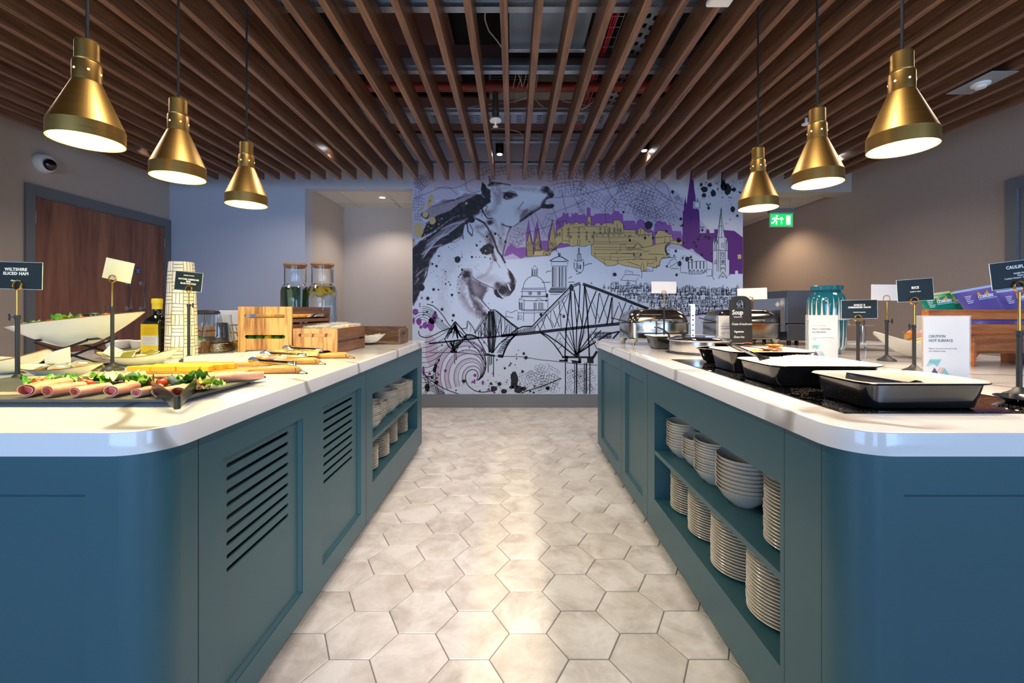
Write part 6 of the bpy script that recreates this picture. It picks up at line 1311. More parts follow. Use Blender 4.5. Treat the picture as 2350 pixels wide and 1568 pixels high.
def wedge(x, y, yaw, L, w0, w1, h, mat, label, grp, rind=True, z=cz, tilt=0):
    t_ = thing('cheese_wedge', label, 'cheese', (x, y, z), rot=(0, tilt, yaw), group=grp)
    m = MB(); rings = []
    for k in range(7):
        u = k/6; w = w0+(w1-w0)*u; q = random.uniform(-.0012, .0012)
        rings.append([(L*u, -w/2+q, 0), (L*u, w/2+q, 0), (L*u, w/2-.002, h*(.85+.15*u)+q), (L*u, -w/2+.002, h*(.85+.15*u)-q)])
    m.loft(rings); m.ob('cheese', mat, t_, ang=30)
    if rind:
        m = MB(); m.box(L, L+.0015, -w1/2, w1/2, 0, h*1.0); m.loft([[(L*u, -(w0+(w1-w0)*u)/2, h*(.85+.15*u)+.0003), (L*u, (w0+(w1-w0)*u)/2, h*(.85+.15*u)+.0003), (L*u, (w0+(w1-w0)*u)/2-.001, h*(.85+.15*u)+.0018), (L*u, -(w0+(w1-w0)*u)/2+.001, h*(.85+.15*u)+.0018)] for u in (0, .5, 1)]); m.ob('rind', m_rind, t_, smooth=False)
g1 = 'brie wedges on the middle board'
for k, (x, y, yaw, lab) in enumerate(((-1.52, 1.985, 12, 'front left'), (-1.40, 1.975, 14, 'front, second from left'), (-1.27, 1.965, 8, 'front, with cut white end'), (-1.50, 2.055, 10, 'rear left'), (-1.36, 2.05, 16, 'rear middle, raised'), (-1.24, 2.06, 10, 'rear right'))):
    wedge(x, y, R(yaw), .135, .014, .038, .026 if k != 4 else .034, m_brie, 'pale brie wedge, %s of the middle board' % lab, g1)
g2 = 'blue cheese wedges on the farthest board'
for k, (x, y, yaw, lab) in enumerate(((-1.45, 2.235, 4, 'front left'), (-1.30, 2.235, 4, 'front middle'), (-1.16, 2.245, 6, 'front right'), (-1.42, 2.30, 3, 'centre left'), (-1.27, 2.30, 6, 'centre right'), (-1.38, 2.36, 3, 'rear left'), (-1.22, 2.35, 6, 'rear right'))):
    wedge(x, y, R(yaw), .135, .012, .034, .020, m_stil, 'yellow blue veined cheese wedge, %s of the farthest board' % lab, g2, rind=False)

# ---- boat bowls
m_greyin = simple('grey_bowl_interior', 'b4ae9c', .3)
boat('serving_bowl', 'ivory boat shaped bowl of round butter pots', 'bowl', (-1.69, 1.605, CT+.0002), .295, .165, .040, .014, mat=m_bowlcream, skew=.1, pexp=1.2, base=.34)
boat('serving_bowl', 'ivory boat shaped bowl of square spread pots before the oil bottle', 'bowl', (-1.735, 1.99, CT+.0002), .385, .15, .042, .030, mat=m_bowlcream, skew=.4)
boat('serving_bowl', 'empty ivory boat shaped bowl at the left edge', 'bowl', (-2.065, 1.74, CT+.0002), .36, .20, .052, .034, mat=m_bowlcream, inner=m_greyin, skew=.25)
t_ = thing('blank_card', 'blank cream card leaning in the butter bowl', 'card', (-1.765, 1.665, CT+.040), rot=(R(-12), R(-16), 0))
m = MB(); m.box(-.052, .052, 0, .0008, 0, .062); m.ob('card', m_cardcream, t_, smooth=False)
m_olive = simple('olive_foil_lid', '5e6230', .35, .3); m_lab = simple('white_label', 'ecebe4', .6); m_orng = simple('orange_label', 'd8702c', .6)
for k, (x, y, z, rx, ry, lab) in enumerate(((-1.84, 1.71, .030, .3, -.15, 'tilted at the left'), (-1.765, 1.70, .030, .35, .1, 'in the centre front'), (-1.70, 1.725, .040, .4, .1, 'on top at the right'), (-1.675, 1.75, .032, .35, .2, 'behind at the right'), (-1.745, 1.755, .034, .2, .1, 'upside down behind'))):
    t_ = thing('butter_pot', 'round butter pot in the ivory bowl, %s' % lab, 'butter pot', (x*.9+(-1.69+1.775*.9), y-.11, CT+z+.012), rot=(rx, ry, .3*k), group='round butter pots in the boat bowl')
    m = MB(); m.lathe([(0, -.014), (.022, -.014), (.027, 0), (.030, .0005), (.030, .0015), (0, .0018)], 24); m.ob('pot', m_olive if k != 4 else m_white, t_)
    if k != 4:
        m = MB(); m.box(-.010, .014, .003, .012, .0018, .0023); m.ob('paper_label', m_lab, t_, smooth=False)
        m = MB(); m.box(-.016, .012, -.014, -.006, .0018, .0023); m.ob('orange_label', m_orng, t_, smooth=False)
m_spg = simple('green_gold_foil', '8a8226', .35, .3, vary=.4, vs=60)
for k, (x, y, z, rx, ry, rz, lab) in enumerate(((-1.83, 1.99, .036, .5, -.2, .2, 'white base up at the left'), (-1.76, 1.96, .036, .7, -.15, .1, 'tilted towards the camera'), (-1.80, 2.03, .055, .15, -.05, .1, 'on top at the back'), (-1.68, 1.99, .044, .35, .1, -.3, 'sloping at the right'), (-1.72, 2.03, .036, .1, .1, .5, 'low in the middle'), (-1.87, 2.01, .046, .9, .5, .4, 'on edge at the left'))):
    t_ = thing('spread_pot', 'square spread pot in the second ivory bowl, %s' % lab, 'spread pot', (x, y, CT+z+.014), rot=(rx, ry, rz), group='square spread pots in the boat bowl')
    m = MB(); m.loft([[(a, b_, zz) for a, b_ in rrect(-q, q, -q*.8, q*.8, .006, 3)] for q, zz in ((.020, -.012), (.025, 0), (.030, .0004), (.030, .0014))]); m.ob('pot', m_white, t_)
    if k not in (0, 5): m = MB(); m.box(-.028, .028, -.022, .022, .0015, .002); m.ob('foil_lid', m_spg, t_, smooth=False)
# big salad bowl on wire stand
SB = boat('salad_bowl', 'large ivory boat shaped salad bowl tilted on the black wire stand', 'bowl', (-2.085, 2.06, CT+.088), .66, .26, .118, .004, roll=R(-6.5), mat=m_bowlcream, base=.22, pexp=1.25)
t_ = thing('wire_stand', 'black folding wire stand under the large salad bowl', 'stand', (-2.085, 2.06, CT))
for (yy, lab) in ((-.075, ''), (.075, '')):
    m = MB()
    m.tube([(-.125, yy, .104), (.20, yy*1.2, .005)], .0055, 8); m.ob('crossbar', m_black, t_)
    m = MB(); m.tube([(.115, yy, .116), (-.18, yy*1.2, .005)], .0055, 8); m.ob('crossbar', m_black, t_)
for (xx, zz, s_) in ((-.125, .116, 1), (.115, .12, 1), (.20, .0056, 1.2), (-.18, .0056, 1.2)): m = MB(); m.cyl((xx, -.075*s_, zz), (xx, .075*s_, zz), .005, 8); m.ob('end_bar', m_black, t_)
for k, (dx, s_, mats, lab) in enumerate(((-.03, .060, (1, 0), 'big green leaf heap in the middle'), (-.25, .040, (0, 2), 'small leaves at the left end'), (-.20, .035, (1, 1), 'dark leaf near the left end'), (.10, .035, (1,), 'sprig at the right'))):
    lettuce(-2.085+dx, 2.05, s_, 'salad leaves in the large bowl, %s' % lab, mats, 40+k, CT+.203+.12*dx)
for k, (dx, lab) in enumerate(((-.16, 'left'), (-.11, 'second'), (-.08, 'third'), (.04, 'right of the leaf heap'), (.16, 'farthest right'))):
    t_ = thing('cherry_tomato', 'tomato half sunk in the large salad bowl, %s' % lab, 'tomato', (-2.085+dx, 2.035, CT+.196+.12*dx), group='tomatoes in the large salad bowl')
    m = MB(); m.sph((0, 0, .016), .017, 14, 10, sz=.7); m.ob('skin', m_tom, t_)
t_ = thing('salad_tongs', 'black plastic salad tongs lying in the large salad bowl', 'tongs', (-2.36, 2.10, CT+.158), rot=(0, R(-6), 0))
m = MB(); m.bbox(0, .22, -.012, .012, .018, .028, .003); m.ob('handle', m_black, t_, smooth=False)
m = MB(); m.sph((.31, 0, .038), .048, 16, 8, sy=.6, sz=.35); m.ob('scoop', m_black, t_)
# ---- white bowls of sachets at the back + dark wooden riser
t_ = thing('wooden_riser', 'low dark wooden tray under the white sachet bowls', 'tray', (-2.18, 2.66, CT))
m = MB(); m.bbox(-.30, .33, -.12, .12, .0005, .022, .003); m.ob('tray_base', m_walnut, t_, smooth=False)
m = MB(); m.bbox(.33, .345, -.12, .12, .0005, .07, .003); m.ob('end_board', m_walnut, t_, smooth=False)
sb = []
for k, (x, lab) in enumerate(((-2.40, 'left'), (-2.25, 'second, behind the wire stand'), (-2.10, 'third, holding white sachets'), (-1.955, 'right, holding green sachets'))):
    t_ = thing('ramekin', 'small white bowl for sachets on the wooden tray, %s' % lab, 'bowl', (x, 2.62, CT+.0225), group='white sachet bowls')
    m = MB(); m.lathe([(0, 0), (.055, 0), (.06, .004), (.068, .048), (.066, .050), (.062, .047), (.055, .008), (0, .007)], 32); m.ob('bowl', m_china, t_)
cols = ('2a9a3a', '1f7a86', '3cae3c', '7a8a3a', '2b6f50', '6b8a2a')
for k in range(12):
    q = k % 6; x = -1.99+.0062*k*1.15+(-.0); 
    t_ = thing('tea_sachet', 'upright tea sachet in the right bowl, %s' % ('%s from the left' % ORD[k] if k else 'leftmost'), 'sachet', (x, 2.61+.008*(k % 3), CT+.036), rot=(R(-6), R(10-4*k/3), 0), group='tea sachets in the white bowl')
    m = MB(); m.box(-.012, .012, -.0012, .0012, 0, .062); m.ob('envelope', simple('sachet_'+cols[q], cols[q], .4), t_, smooth=False)
    m = MB(); m.box(-.008, .008, -.0016, -.0012, .03, .05); m.ob('envelope_print', simple('sachet_print', 'bfe0c0', .5), t_, smooth=False)
for k in range(7):
    t_ = thing('sugar_sachet', 'white sugar sachet lying in the third bowl, %s' % ('%s from the left' % ORD[k] if k else 'leftmost'), 'sachet', (-2.145+.014*k, 2.60+.006*(k % 2), CT+.062+.004*(k % 3)), rot=(R(20), R(15*(k % 3)-15), k), group='sugar sachets in the white bowl')
    m = MB(); m.bbox(-.018, .018, -.010, .010, 0, .004, .001); m.ob('paper', m_white, t_, smooth=False)
# ---- oil bottle
t = NT('dark_bottle_glass'); m_botg = t.p(col=lin('10130a'), rough=.06, coat=.8)
t_ = thing('oil_bottle', 'dark olive oil bottle with yellow cap and yellow label', 'bottle', (-2.03, 2.45, CT+.0002))
m = MB(); m.loft([[(x, y, z) for x, y in rrect(-a, a, -a, a, a*rr, 5)] for a, rr, z in ((.046, .4, 0), (.052, .4, .004), (.052, .4, .185), (.048, .5, .203), (.03, .8, .222), (.022, .98, .232), (.021, .98, .262), (.021, .98, .27))]); m.ob('glass', m_botg, t_, ang=50)
m_by = simple('yellow_label', 'f0d020', .5)
m = MB(); m.bbox(-.049, .049, -.0536, -.0525, .012, .178, .0004); m.ob('label', m_by, t_, smooth=False)
m = MB(); m.box(-.045, .045, -.0542, -.0537, .058, .112); m.ob('white_panel', m_lab, t_, smooth=False)
for k in range(9): m = MB(); m.box(-.042+.003*(k % 3), .040-.006*(k % 2), -.0545, -.0542, .062+.0052*k, .0632+.0052*k); m.ob('small_print', m_txtg, t_, smooth=False)
for k in range(6): m = MB(); m.box(-.036+.004*(k % 3), .036-.005*(k % 2), -.0541, -.0537, .122+.007*k, .1235+.007*k); m.ob('small_print', simple('ochre_print', 'b09a20', .6), t_, smooth=False)
m = MB(); m.lathe([(0, .262), (.024, .262), (.024, .292), (.026, .294), (.026, .318), (.024, .322), (0, .323)], 28); m.ob('cap', m_by, t_)
# ---- tall patterned vase (basket weave line pattern)
t = NT('cream_glaze_basketweave'); tc = t.n('TexCoord'); sx_ = t.n('SeparateXYZ', {0: tc.outputs['Object']})
nz = t.n('TexNoise', {'Vector': tc.outputs['Object'], 'Scale': 9.0}).outputs[0]; wob = t.ma('MULTIPLY', t.ma('SUBTRACT', nz, .5), .25)
U = t.ma('ADD', t.ma('DIVIDE', t.ma('ARCTAN2', sx_.outputs[1], sx_.outputs[0]), 2*pi/8), wob); V = t.ma('ADD', t.ma('DIVIDE', sx_.outputs[2], .058), wob)
fu, fv = t.ma('FRACT', U), t.ma('FRACT', V)
chk = t.ma('MODULO', t.ma('ADD', t.ma('FLOOR', U), t.ma('FLOOR', V)), 2); chk = t.ma('ABSOLUTE', chk)
su = t.ma('FRACT', t.ma('MULTIPLY', fu, 3)); sv = t.ma('FRACT', t.ma('MULTIPLY', fv, 3))
lu = t.ma('LESS_THAN', t.ma('ABSOLUTE', t.ma('SUBTRACT', su, .5)), .40); lv = t.ma('LESS_THAN', t.ma('ABSOLUTE', t.ma('SUBTRACT', sv, .5)), .38)
eu = t.ma('LESS_THAN', t.ma('ABSOLUTE', t.ma('SUBTRACT', fu, .5)), .465); ev = t.ma('LESS_THAN', t.ma('ABSOLUTE', t.ma('SUBTRACT', fv, .5)), .465)
inside = t.ma('ADD', t.ma('MULTIPLY', chk, lu), t.ma('MULTIPLY', t.ma('SUBTRACT', 1, chk), lv)); inside = t.ma('MULTIPLY', inside, t.ma('MULTIPLY', eu, ev))
t.p(col=t.mix(inside, lin('8a8458'), lin('efe6d2')), rough=.3, coat=.3); t.bump(inside, .3, .002)
t_ = thing('tall_vase', 'tall tapered cream vase with olive basketweave line pattern', 'vase', (-1.822, 2.36, CT+.0002))
m = MB(); m.lathe([(0, 0), (.073, 0), (.0755, .006), (.0745, .05), (.070, .25), (.062, .45), (.058, .510), (.056, .520), (.050, .520), (.048, .50), (.04, .3)], 64); m.ob('vase_body', t.m, t_, ang=50)
# ---- hurricane glass with hammered base
t = NT('hammered_silver'); vo = t.n('TexVoronoi', {'Vector': t.co(), 'Scale': 190}, feature='SMOOTH_F1').outputs[0]; t.p(col=lin('a89878'), metal=1, rough=.18); t.bump(vo, .8, .002); m_ham_s = t.m
t_ = thing('hurricane_lamp', 'clear hurricane glass on a hammered silver base', 'vase', (-1.84, 2.68, CT+.0002))
m = MB(); m.lathe([(0, 0), (.082, 0), (.090, .004), (.092, .03), (.088, .052), (.084, .054), (0, .054)], 48); m.ob('hammered_base', m_ham_s, t_)
m = MB(); prof = [(.080, .054), (.087, .066), (.085, .10), (.074, .18), (.070, .228)]
m.lathe(prof+[(r-.003, z) for r, z in prof[::-1]], 48); m.ob('glass', m_glass, t_)
# ---- cake dome jars etc. behind
t_ = thing('glass_jar', 'glass jar with black lid and layered dessert behind the hurricane glass', 'jar', (-2.14, 3.0, CT+.0002))
m = MB(); m.lathe([(0, 0), (.072, 0), (.076, .006), (.076, .20), (.066, .225), (.064, .225), (.073, .199), (.073, .008), (0, .006)], 40); m.ob('glass', m_glass, t_)
for k, (z0_, z1_, c) in enumerate(((.01, .075, '3a2420'), (.076, .110, 'c9a06c'), (.111, .120, 'a23a2c'), (.121, .150, 'd8b480'))): m = MB(); m.lathe([(0, z0_), (.070, z0_), (.070, z1_), (0, z1_)], 28); m.ob('dessert_layer', simple('dessert_'+c, c, .7), t_)
m = MB(); m.lathe([(0, .226), (.055, .226), (.085, .236), (.080, .248), (.05, .256), (0, .259)], 28); m.ob('lid', m_black, t_)
t_ = thing('white_box', 'white open box standing behind the hurricane glass', 'box', (-1.96, 3.02, CT+.0002))
m = MB(); m.bbox(-.11, .05, 0, .1, 0, .255, .003); m.ob('carton', m_white, t_, smooth=False)
m = MB(); m.bbox(-.118, -.02, -.03, -.012, 0, .17, .002); m.ob('dark_insert', simple('dark_glass_panel', '2a3040', .2), t_, smooth=False)
m_lem = simple('lemon_peel', 'e8b820', .4, bump=.3, bs=300); m_lime = simple('lime_peel', '3f7a1a', .35, bump=.3, bs=300)
t_ = thing('wire_basket', 'black hexagonal wire basket of lemons beside the big crate', 'basket', (-1.745, 2.86, CT+.0002))
m = MB()
for z in (.003, .055, .11, .16): m.tube([((.09+.03*z/.16)*cos(a), (.09+.03*z/.16)*sin(a), z) for a in [2*pi*i/24 for i in range(24)]], .0018, 6, closed=True)
for i in range(20):
    a = 2*pi*i/20; m.tube([((.09+.03*z/.16)*cos(a+(.15 if k % 2 else -.0)), (.09+.03*z/.16)*sin(a+(.15 if k % 2 else 0)), z) for k, z in enumerate((.003, .03, .055, .085, .11, .135, .16))], .0013, 5)
m.ob('wire_frame', m_black, t_)
for k, (x, y, z, lab) in enumerate(((-.04, -.05, .035, 'low front left'), (.04, -.05, .035, 'low front right'), (-.0, .03, .035, 'low at the back'), (-.05, -.02, .10, 'upper left'), (.035, -.045, .10, 'upper front right'), (.03, .04, .10, 'upper back'))):
    t_ = thing('lemon', 'lemon in the wire basket, %s' % lab, 'fruit', (-1.745+x, 2.86+y, CT+z), .7*k, 'lemons in the wire basket')
    m = MB(); m.lathe([(0, -.042), (.006, -.038), (.022, -.024), (.030, 0), (.022, .024), (.006, .038), (0, .042)], 16, M=Matrix.Rotation(pi/2, 4, 'Y')); m.ob('peel', m_lem, t_)
# ---- acacia crates
m_ac = {}
def acmat(dark, light, seed):
    t = NT('acacia_staves'); tc = t.n('TexCoord'); s_ = t.n('SeparateXYZ', {0: tc.outputs['Object']})
    st = t.ma('FLOOR', t.ma('ADD', t.ma('MULTIPLY', s_.outputs[0], 11), seed)); wn = t.n('TexWhiteNoise', {'W': st}, noise_dimensions='1D').outputs[0]
    v = t.n('Mapping', {'Vector': tc.outputs['Object'], 'Scale': (34, 3, 1.3)}); off = t.n('CombineXYZ', {0: t.ma('MULTIPLY', wn, 40), 1: t.ma('MULTIPLY', wn, 17)}); t.set(v.inputs['Location'], off.outputs[0])
    f = t.noise(v.outputs[0], 1.3, 4, .55, .3); c = t.ramp(t.ma('ADD', f, t.ma('MULTIPLY', t.ma('SUBTRACT', wn, .5), .30)), (.30, lin(dark)), (.48, t_mid(dark, light)), (.60, lin(light)))
    t.p(col=c, rough=.45); return t.m
m_acf = acmat('8a5a2c', 'dba764', 0); m_acf2 = acmat('8a5c34', 'd2a268', 5.3)
def crate(x0, y0, w, d, h, label, nslot, fmat, smat):
    t_ = thing('wooden_crate', label, 'crate', (x0, y0, CT)); th = .012; z0 = .0008
    out = [(0, z0), (.035*w/.3, z0)]+[(.035*w/.3+.020*(1-cos(a)), z0+.022*sin(a)) for a in (0.4, .8, 1.2, 1.57)]+[(w-.035*w/.3-.020*(1-cos(a)), z0+.022*sin(a)) for a in (1.57, 1.2, .8, .4)]+[(w-.035*w/.3, z0), (w, z0), (w, h-.003), (w-.003, h), (.003, h), (0, h-.003)]
    holes = []
    hz = [(h*.80, .011), (h*.36, .011)] if nslot == 2 else [(h*.735, .0105)]
    for (c, q) in hz: holes.append(rrect(.12*w, w-.12*w if nslot == 2 else w*.865, c-q, c+q, q*.98, 6))
    plate('front_panel', out, holes, th, fmat, t_, (0, th/2, 0), CAMROT)
    plate('rear_panel', out, holes, th, smat, t_, (0, d-th/2, 0), CAMROT)
    for xx in (th/2, w-th/2):
        if nslot == 2: segs = ((.03, .62*h), (.66*h, .73*h), (.84*h, h))
        else: segs = ((.004, .43*h), (.52*h, h))
        for (a, b_) in segs: m = MB(); m.bbox(xx-th/2+.001, xx+th/2-.001, th, d-th, a, b_, .001); m.ob('side_slat', smat, t_, smooth=False)
    m = MB(); m.box(th, w-th, th, d-th, .024, .034); m.ob('bottom_board', smat, t_, smooth=False)
    return t_
c1 = crate(-1.611, 2.515, .314, .53, .277, 'tall light wooden crate with two slots, holding rolls and limes', 2, m_acf, m_acacia_d)
m = MB(); m.tube([(.288+.008*cos(a), -.0003, .258+.008*sin(a)) for a in [2*pi*i/20 for i in range(20)]], .0007, 5, closed=True); m.ob('burnt_ring_mark', m_acacia_d, c1)
c2 = crate(-1.274, 2.488, .254, .47, .150, 'low wooden crate of wrapped biscuits beside the tall crate', 1, m_acf2, m_acacia_d)
# tray and rolls in crate 1, limes below
t_ = thing('metal_tray', 'steel tray lying in the top of the tall crate', 'tray', (-1.454, 2.78, CT+.190))
m = MB(); m.loft([[(x, y, z) for x, y in rrect(-a, a, -b_, b_, .03, 5)] for a, b_, z in ((.125, .235, 0), (.140, .248, .022), (.137, .245, .022), (.122, .232, .003))]); m.ob('tray', m_chrome, t_)
m_roll = simple('baked_bread_crust', 'd09a44', .6, vary=.2, vs=20)
for k in range(8):
    x, y = -1.454+(-.055 if k % 2 else .055), 2.60+.11*(k//2)
    t_ = thing('bread_roll', 'golden bread roll in the tall crate, %s row, %s side' % (('front', 'second', 'third', 'rear')[k//2], 'left' if k % 2 else 'right'), 'bread', (x, y, CT+.1935), .4*k, 'bread rolls in the tall crate')
    m = MB(); m.sph((0, 0, .024), .046, 16, 10, sy=.9, sz=.52); m.ob('crust', m_roll, t_)
for k in range(10):
    x, y = -1.56+.052*(k % 5), 2.56+.06*(k//5)
    t_ = thing('lime', 'green lime in the lower part of the tall crate, %s row, %s' % ('front' if k < 5 else 'second', ORD[k % 5]+' from left' if k % 5 else 'leftmost'), 'fruit', (x, y, CT+.086), group='limes in the tall crate')
    m = MB(); m.sph((0, 0, 0), .025, 14, 10, sx=1.05); m.ob('peel', m_lime if k % 4 != 2 else m_lem, t_)
o = MB(); o.box(-1.595, -1.31, 2.53, 2.95, CT+.0345, CT+.06); tag(o.ob('crate_liner', simple('dark_liner', '2a1c14', .8), smooth=False), 'dark liner on the floor of the tall crate under the limes', 'liner')
tongs('serving_tongs', 'steel tongs propped over the side of the tall crate', (-1.30, 2.93, CT+.265), R(160), .20, .012, m_chrome, R(-28), .016)
# biscuits
m_bis = simple('biscuit', 'c98f4c', .6, vary=.3, vs=40); m_film = NT('cellophane').p(col=(.95, .95, .92, 1), alpha=.09, rough=.12); m_blk2 = simple('dark_print_label', '30302e', .5)
pb = None; n = 0
for r_ in range(3):
    for k in range(13):
        x = -1.274+.016+.075*r_; y = 2.520+.031*k; z = CT+.038+(.006 if k > 5 else 0)+(.008 if r_ == 1 and k > 3 else 0)
        lab = 'cellophane packet of crackers in the low crate, %s row, %s' % (('left', 'middle', 'right')[r_], 'at the front' if k == 0 else ORD[k]+' from front')
        if pb is None:
            pb = t_ = thing('cracker_packet', lab, 'crackers', (x, y, z), rot=(R(-24), 0, 0), group='cracker packets in the low crate')
            for q in range(3): m = MB(); m.bbox(.002, .066, -.006+.0065*q, -.001+.0065*q, .0, .118, .001); m.ob('cracker', m_bis, t_, smooth=False)
            m = MB(); m.bbox(-.001, .069, -.0078, .0138, .0, .126, .003); m.ob('cellophane', m_film, t_, smooth=False)
            m = MB(); m.prism([(0, .126), (.068, .126), (.064, .138), (.05, .133), (.034, .140), (.018, .133), (.004, .139)], -.0006, .0006, Matrix.Rotation(pi/2, 4, 'X')); m.ob('crimped_end', m_film, t_, smooth=False)
            m = MB(); m.box(.006, .040, -.0084, -.0079, .090, .118); m.ob('print_label', m_blk2, t_, smooth=False)
        else:
            t_ = dup(pb, loc=(x, y, z), label=lab); t_.rotation_euler = (R(-24+random.uniform(-4, 4)), R(random.uniform(-3, 3)), R(random.uniform(-5, 5)))
# ---- water dispensers
def dispenser(x, y, label, kind):
    t_ = thing('water_dispenser', label, 'drinks jar', (x, y, CT+.0002))
    prof = [(0, 0), (.098, 0), (.103, .008), (.103, .40), (.095, .43), (.079, .452), (.077, .47), (.077, .575), (.080, .583), (.080, .592)]
    inn = [(.077, .592), (.074, .575), (.074, .468), (.092, .427), (.099, .398), (.099, .012), (0, .010)]
    m = MB(); m.lathe(prof+inn, 48); m.ob('glass', m_glass, t_)
    m = MB(); wl = .435 if kind == 'cucumber' else .415; m.lathe([(0, .0105), (.0985, .0125), (.0985, .397), (.0915, .426), (.088, .4305), (0, wl)], 48); m.ob('water', m_water, t_)
    m = MB(); m.lathe([(0, .585), (.072, .585), (.072, .597), (.084, .598), (.085, .606), (.082, .612), (0, .613)], 36); m.ob('bamboo_lid', simple('bamboo_lid', 'b07a48', .5), t_)
    if kind == 'cucumber':
        mg = simple('cucumber_green', '1f5a26', .4, vary=.5, vs=18); ml = simple('cucumber_pale', '8fae6a', .4)
        for k in range(14):
            a = 2*pi*k/14; m = MB(); q = .062+.015*(k % 2); x0_, y0_ = q*cos(a), q*sin(a); tx, ty = -sin(a)*.017, cos(a)*.017
            sw = .02*sin(k*2.1)
            m.add([(x0_-tx+s_*cos(a)*.002, y0_-ty+s_*sin(a)*.002, .03) for s_ in (-1, 1)]+[(x0_+tx+s_*cos(a)*.002, y0_+ty+s_*sin(a)*.002, .03) for s_ in (1, -1)]+
                  [(x0_-tx*1+sw*-sin(a)+s_*cos(a)*.002, y0_-ty+sw*cos(a)+s_*sin(a)*.002, .41) for s_ in (-1, 1)]+[(x0_+tx+sw*-sin(a)+s_*cos(a)*.002, y0_+ty+sw*cos(a)+s_*sin(a)*.002, .41) for s_ in (1, -1)],
                  [(0,1,2,3), (4,5,6,7), (0,1,5,4), (1,2,6,5), (2,3,7,6), (3,0,4,7)])
            m.ob('cucumber_ribbon', ml if k == 11 else mg, t_, smooth=False)
    else:
        for k in range(9):
            a = 2*pi*k/9; m = MB(); M_ = Matrix.Translation((.058*cos(a), .058*sin(a), .385+.008*(k % 3))) @ Matrix.Rotation(a, 4, 'Z') @ Matrix.Rotation(R(55+20*(k % 2)), 4, 'Y')
            m.lathe([(0, -.003), (.030, -.003), (.032, 0), (.030, .003), (0, .003)], 20, M=M_); m.ob('lemon_slice', m_lem if k % 3 else m_letp, t_)
        m = MB()
        for k in range(5): leafmesh(m, (.05*cos(k*1.3+3), .05*sin(k*1.3+3), .395), .025, k, .6, k)
        m.ob('mint_leaves', m_letd, t_)
    return t_
dispenser(-1.667, 3.29, 'tall glass water jar packed with green cucumber ribbons', 'cucumber')
dispenser(-1.450, 3.27, 'tall glass water jar with lemon slices and mint floating', 'lemon')
# ---- walnut tray and cutlery bowl at the far end
t_ = thing('walnut_tray', 'dark walnut tray with raised back and handle slot at the far end', 'tray', (-.99, 3.42, CT))
m = MB(); m.bbox(-.26, .13, .03, .045, .001, .13, .002); m.ob('back_board', m_walnut, t_, smooth=False)
plate('end_board', rrect(-.20, .045, .001, .115, .012, 4, (0, .012, .03, 0)), [rrect(-.13, -.07, .065, .085, .009, 4)], .014, m_walnut, t_, (.137, 0, 0), (pi/2, 0, pi/2))
m = MB(); m.bbox(-.26, .13, -.19, .03, .001, .012, .002); m.ob('tray_base', m_walnut, t_, smooth=False)
boat('serving_bowl', 'small white pointed bowl by the walnut tray', 'bowl', (-1.07, 3.20, CT+.013), .24, .14, .055, .012, mat=m_china, rim=False)
for k in range(4):
    o = spoon('small steel spoon lying in the white pointed bowl, %s' % ('leftmost', 'second from left', 'third from left', 'rightmost')[k], (-1.13+.022*k, 3.17+.01*(k % 2), CT+.066+.003*k), R(-75+8*k), .06, m_chrome, R(4), .010)
    o['group'] = 'small spoons in the white bowl'
# ================================================================== CEILING VOID AND FITTINGS
m_soffit = simple('brown_soffit_board', '6e4c46', .8, vary=.15, vs=3)
m_duct = simple('galvanised_duct', '9aa3ab', .38, .8, vary=.15, vs=5)
t_ = thing('soffit_board', 'brown plaster board fixed above the slats on the left of the duct', 'board', (-.75, 3.1, 3.22), group='brown boards above the slats')
m = MB(); m.box(-.55, .30, -1.2, .9, 0, .02); m.ob('board', m_soffit, t_, smooth=False)
t_ = thing('soffit_board', 'brown plaster board fixed above the slats on the right of the cable tray', 'board', (2.0, 3.1, 3.22), group='brown boards above the slats')
m = MB(); m.box(-.55, .5, -1.3, .9, 0, .02); m.ob('board', m_soffit, t_, smooth=False)
t_ = thing('soffit_board', 'brown board spanning the void in front of the mural', 'board', (0, 4.35, 3.2))
m = MB(); m.box(-1.9, 1.9, -.25, .5, 0, .02); m.ob('board', m_soffit, t_, smooth=False)
t_ = thing('ventilation_duct', 'rectangular galvanised duct above the slats in the middle', 'duct', (.225, 2.62, 2.93))
m = MB(); m.bbox(-.25, .25, -.70, .28, 0, .22, .004); m.ob('duct_body', m_duct, t_, smooth=False)
for y in (-.70, -.25, .24): m = MB(); m.bbox(-.28, .28, y, y+.035, -.025, .245, .003); m.ob('flange', m_galv, t_, smooth=False)
t_ = thing('steel_beam', 'brown painted beam crossing the void behind the duct', 'beam', (0, 3.02, 2.94))
m = MB(); m.bbox(-3.4, 3.4, 0, .10, 0, .10, .004); m.ob('beam', m_soffit, t_, smooth=False)
t_ = thing('sprinkler_pipe', 'red sprinkler pipe crossing the void above the slats', 'pipe', (0, 3.33, 2.90))
m_redp = simple('red_oxide_pipe', '8e2a20', .4, vary=.15, vs=6)
m = MB(); m.cyl((-1.45, 0, 0), (2.2, 0, 0), .036, 20); m.ob('pipe', m_redp, t_)
for x in (-.14, 1.0): m = MB(); m.cyl((x-.045, 0, 0), (x+.045, 0, 0), .048, 20); m.ob('coupling', m_redp, t_)
t_ = thing('sprinkler_drop', 'grey sprinkler drop with white rose hanging between the central slats', 'sprinkler', (-.135, 3.33, 2.86))
m = MB(); m.cyl((0, 0, .02), (0, 0, -.20), .022, 16); m.cyl((0, 0, -.14), (0, 0, -.18), .027, 16); m.ob('drop_pipe', simple('grey_pipe', '55504c', .5), t_)
m = MB(); m.lathe([(0, -.225), (.045, -.225), (.048, -.215), (.03, -.205), (0, -.203)], 24); m.ob('rose', m_white, t_)
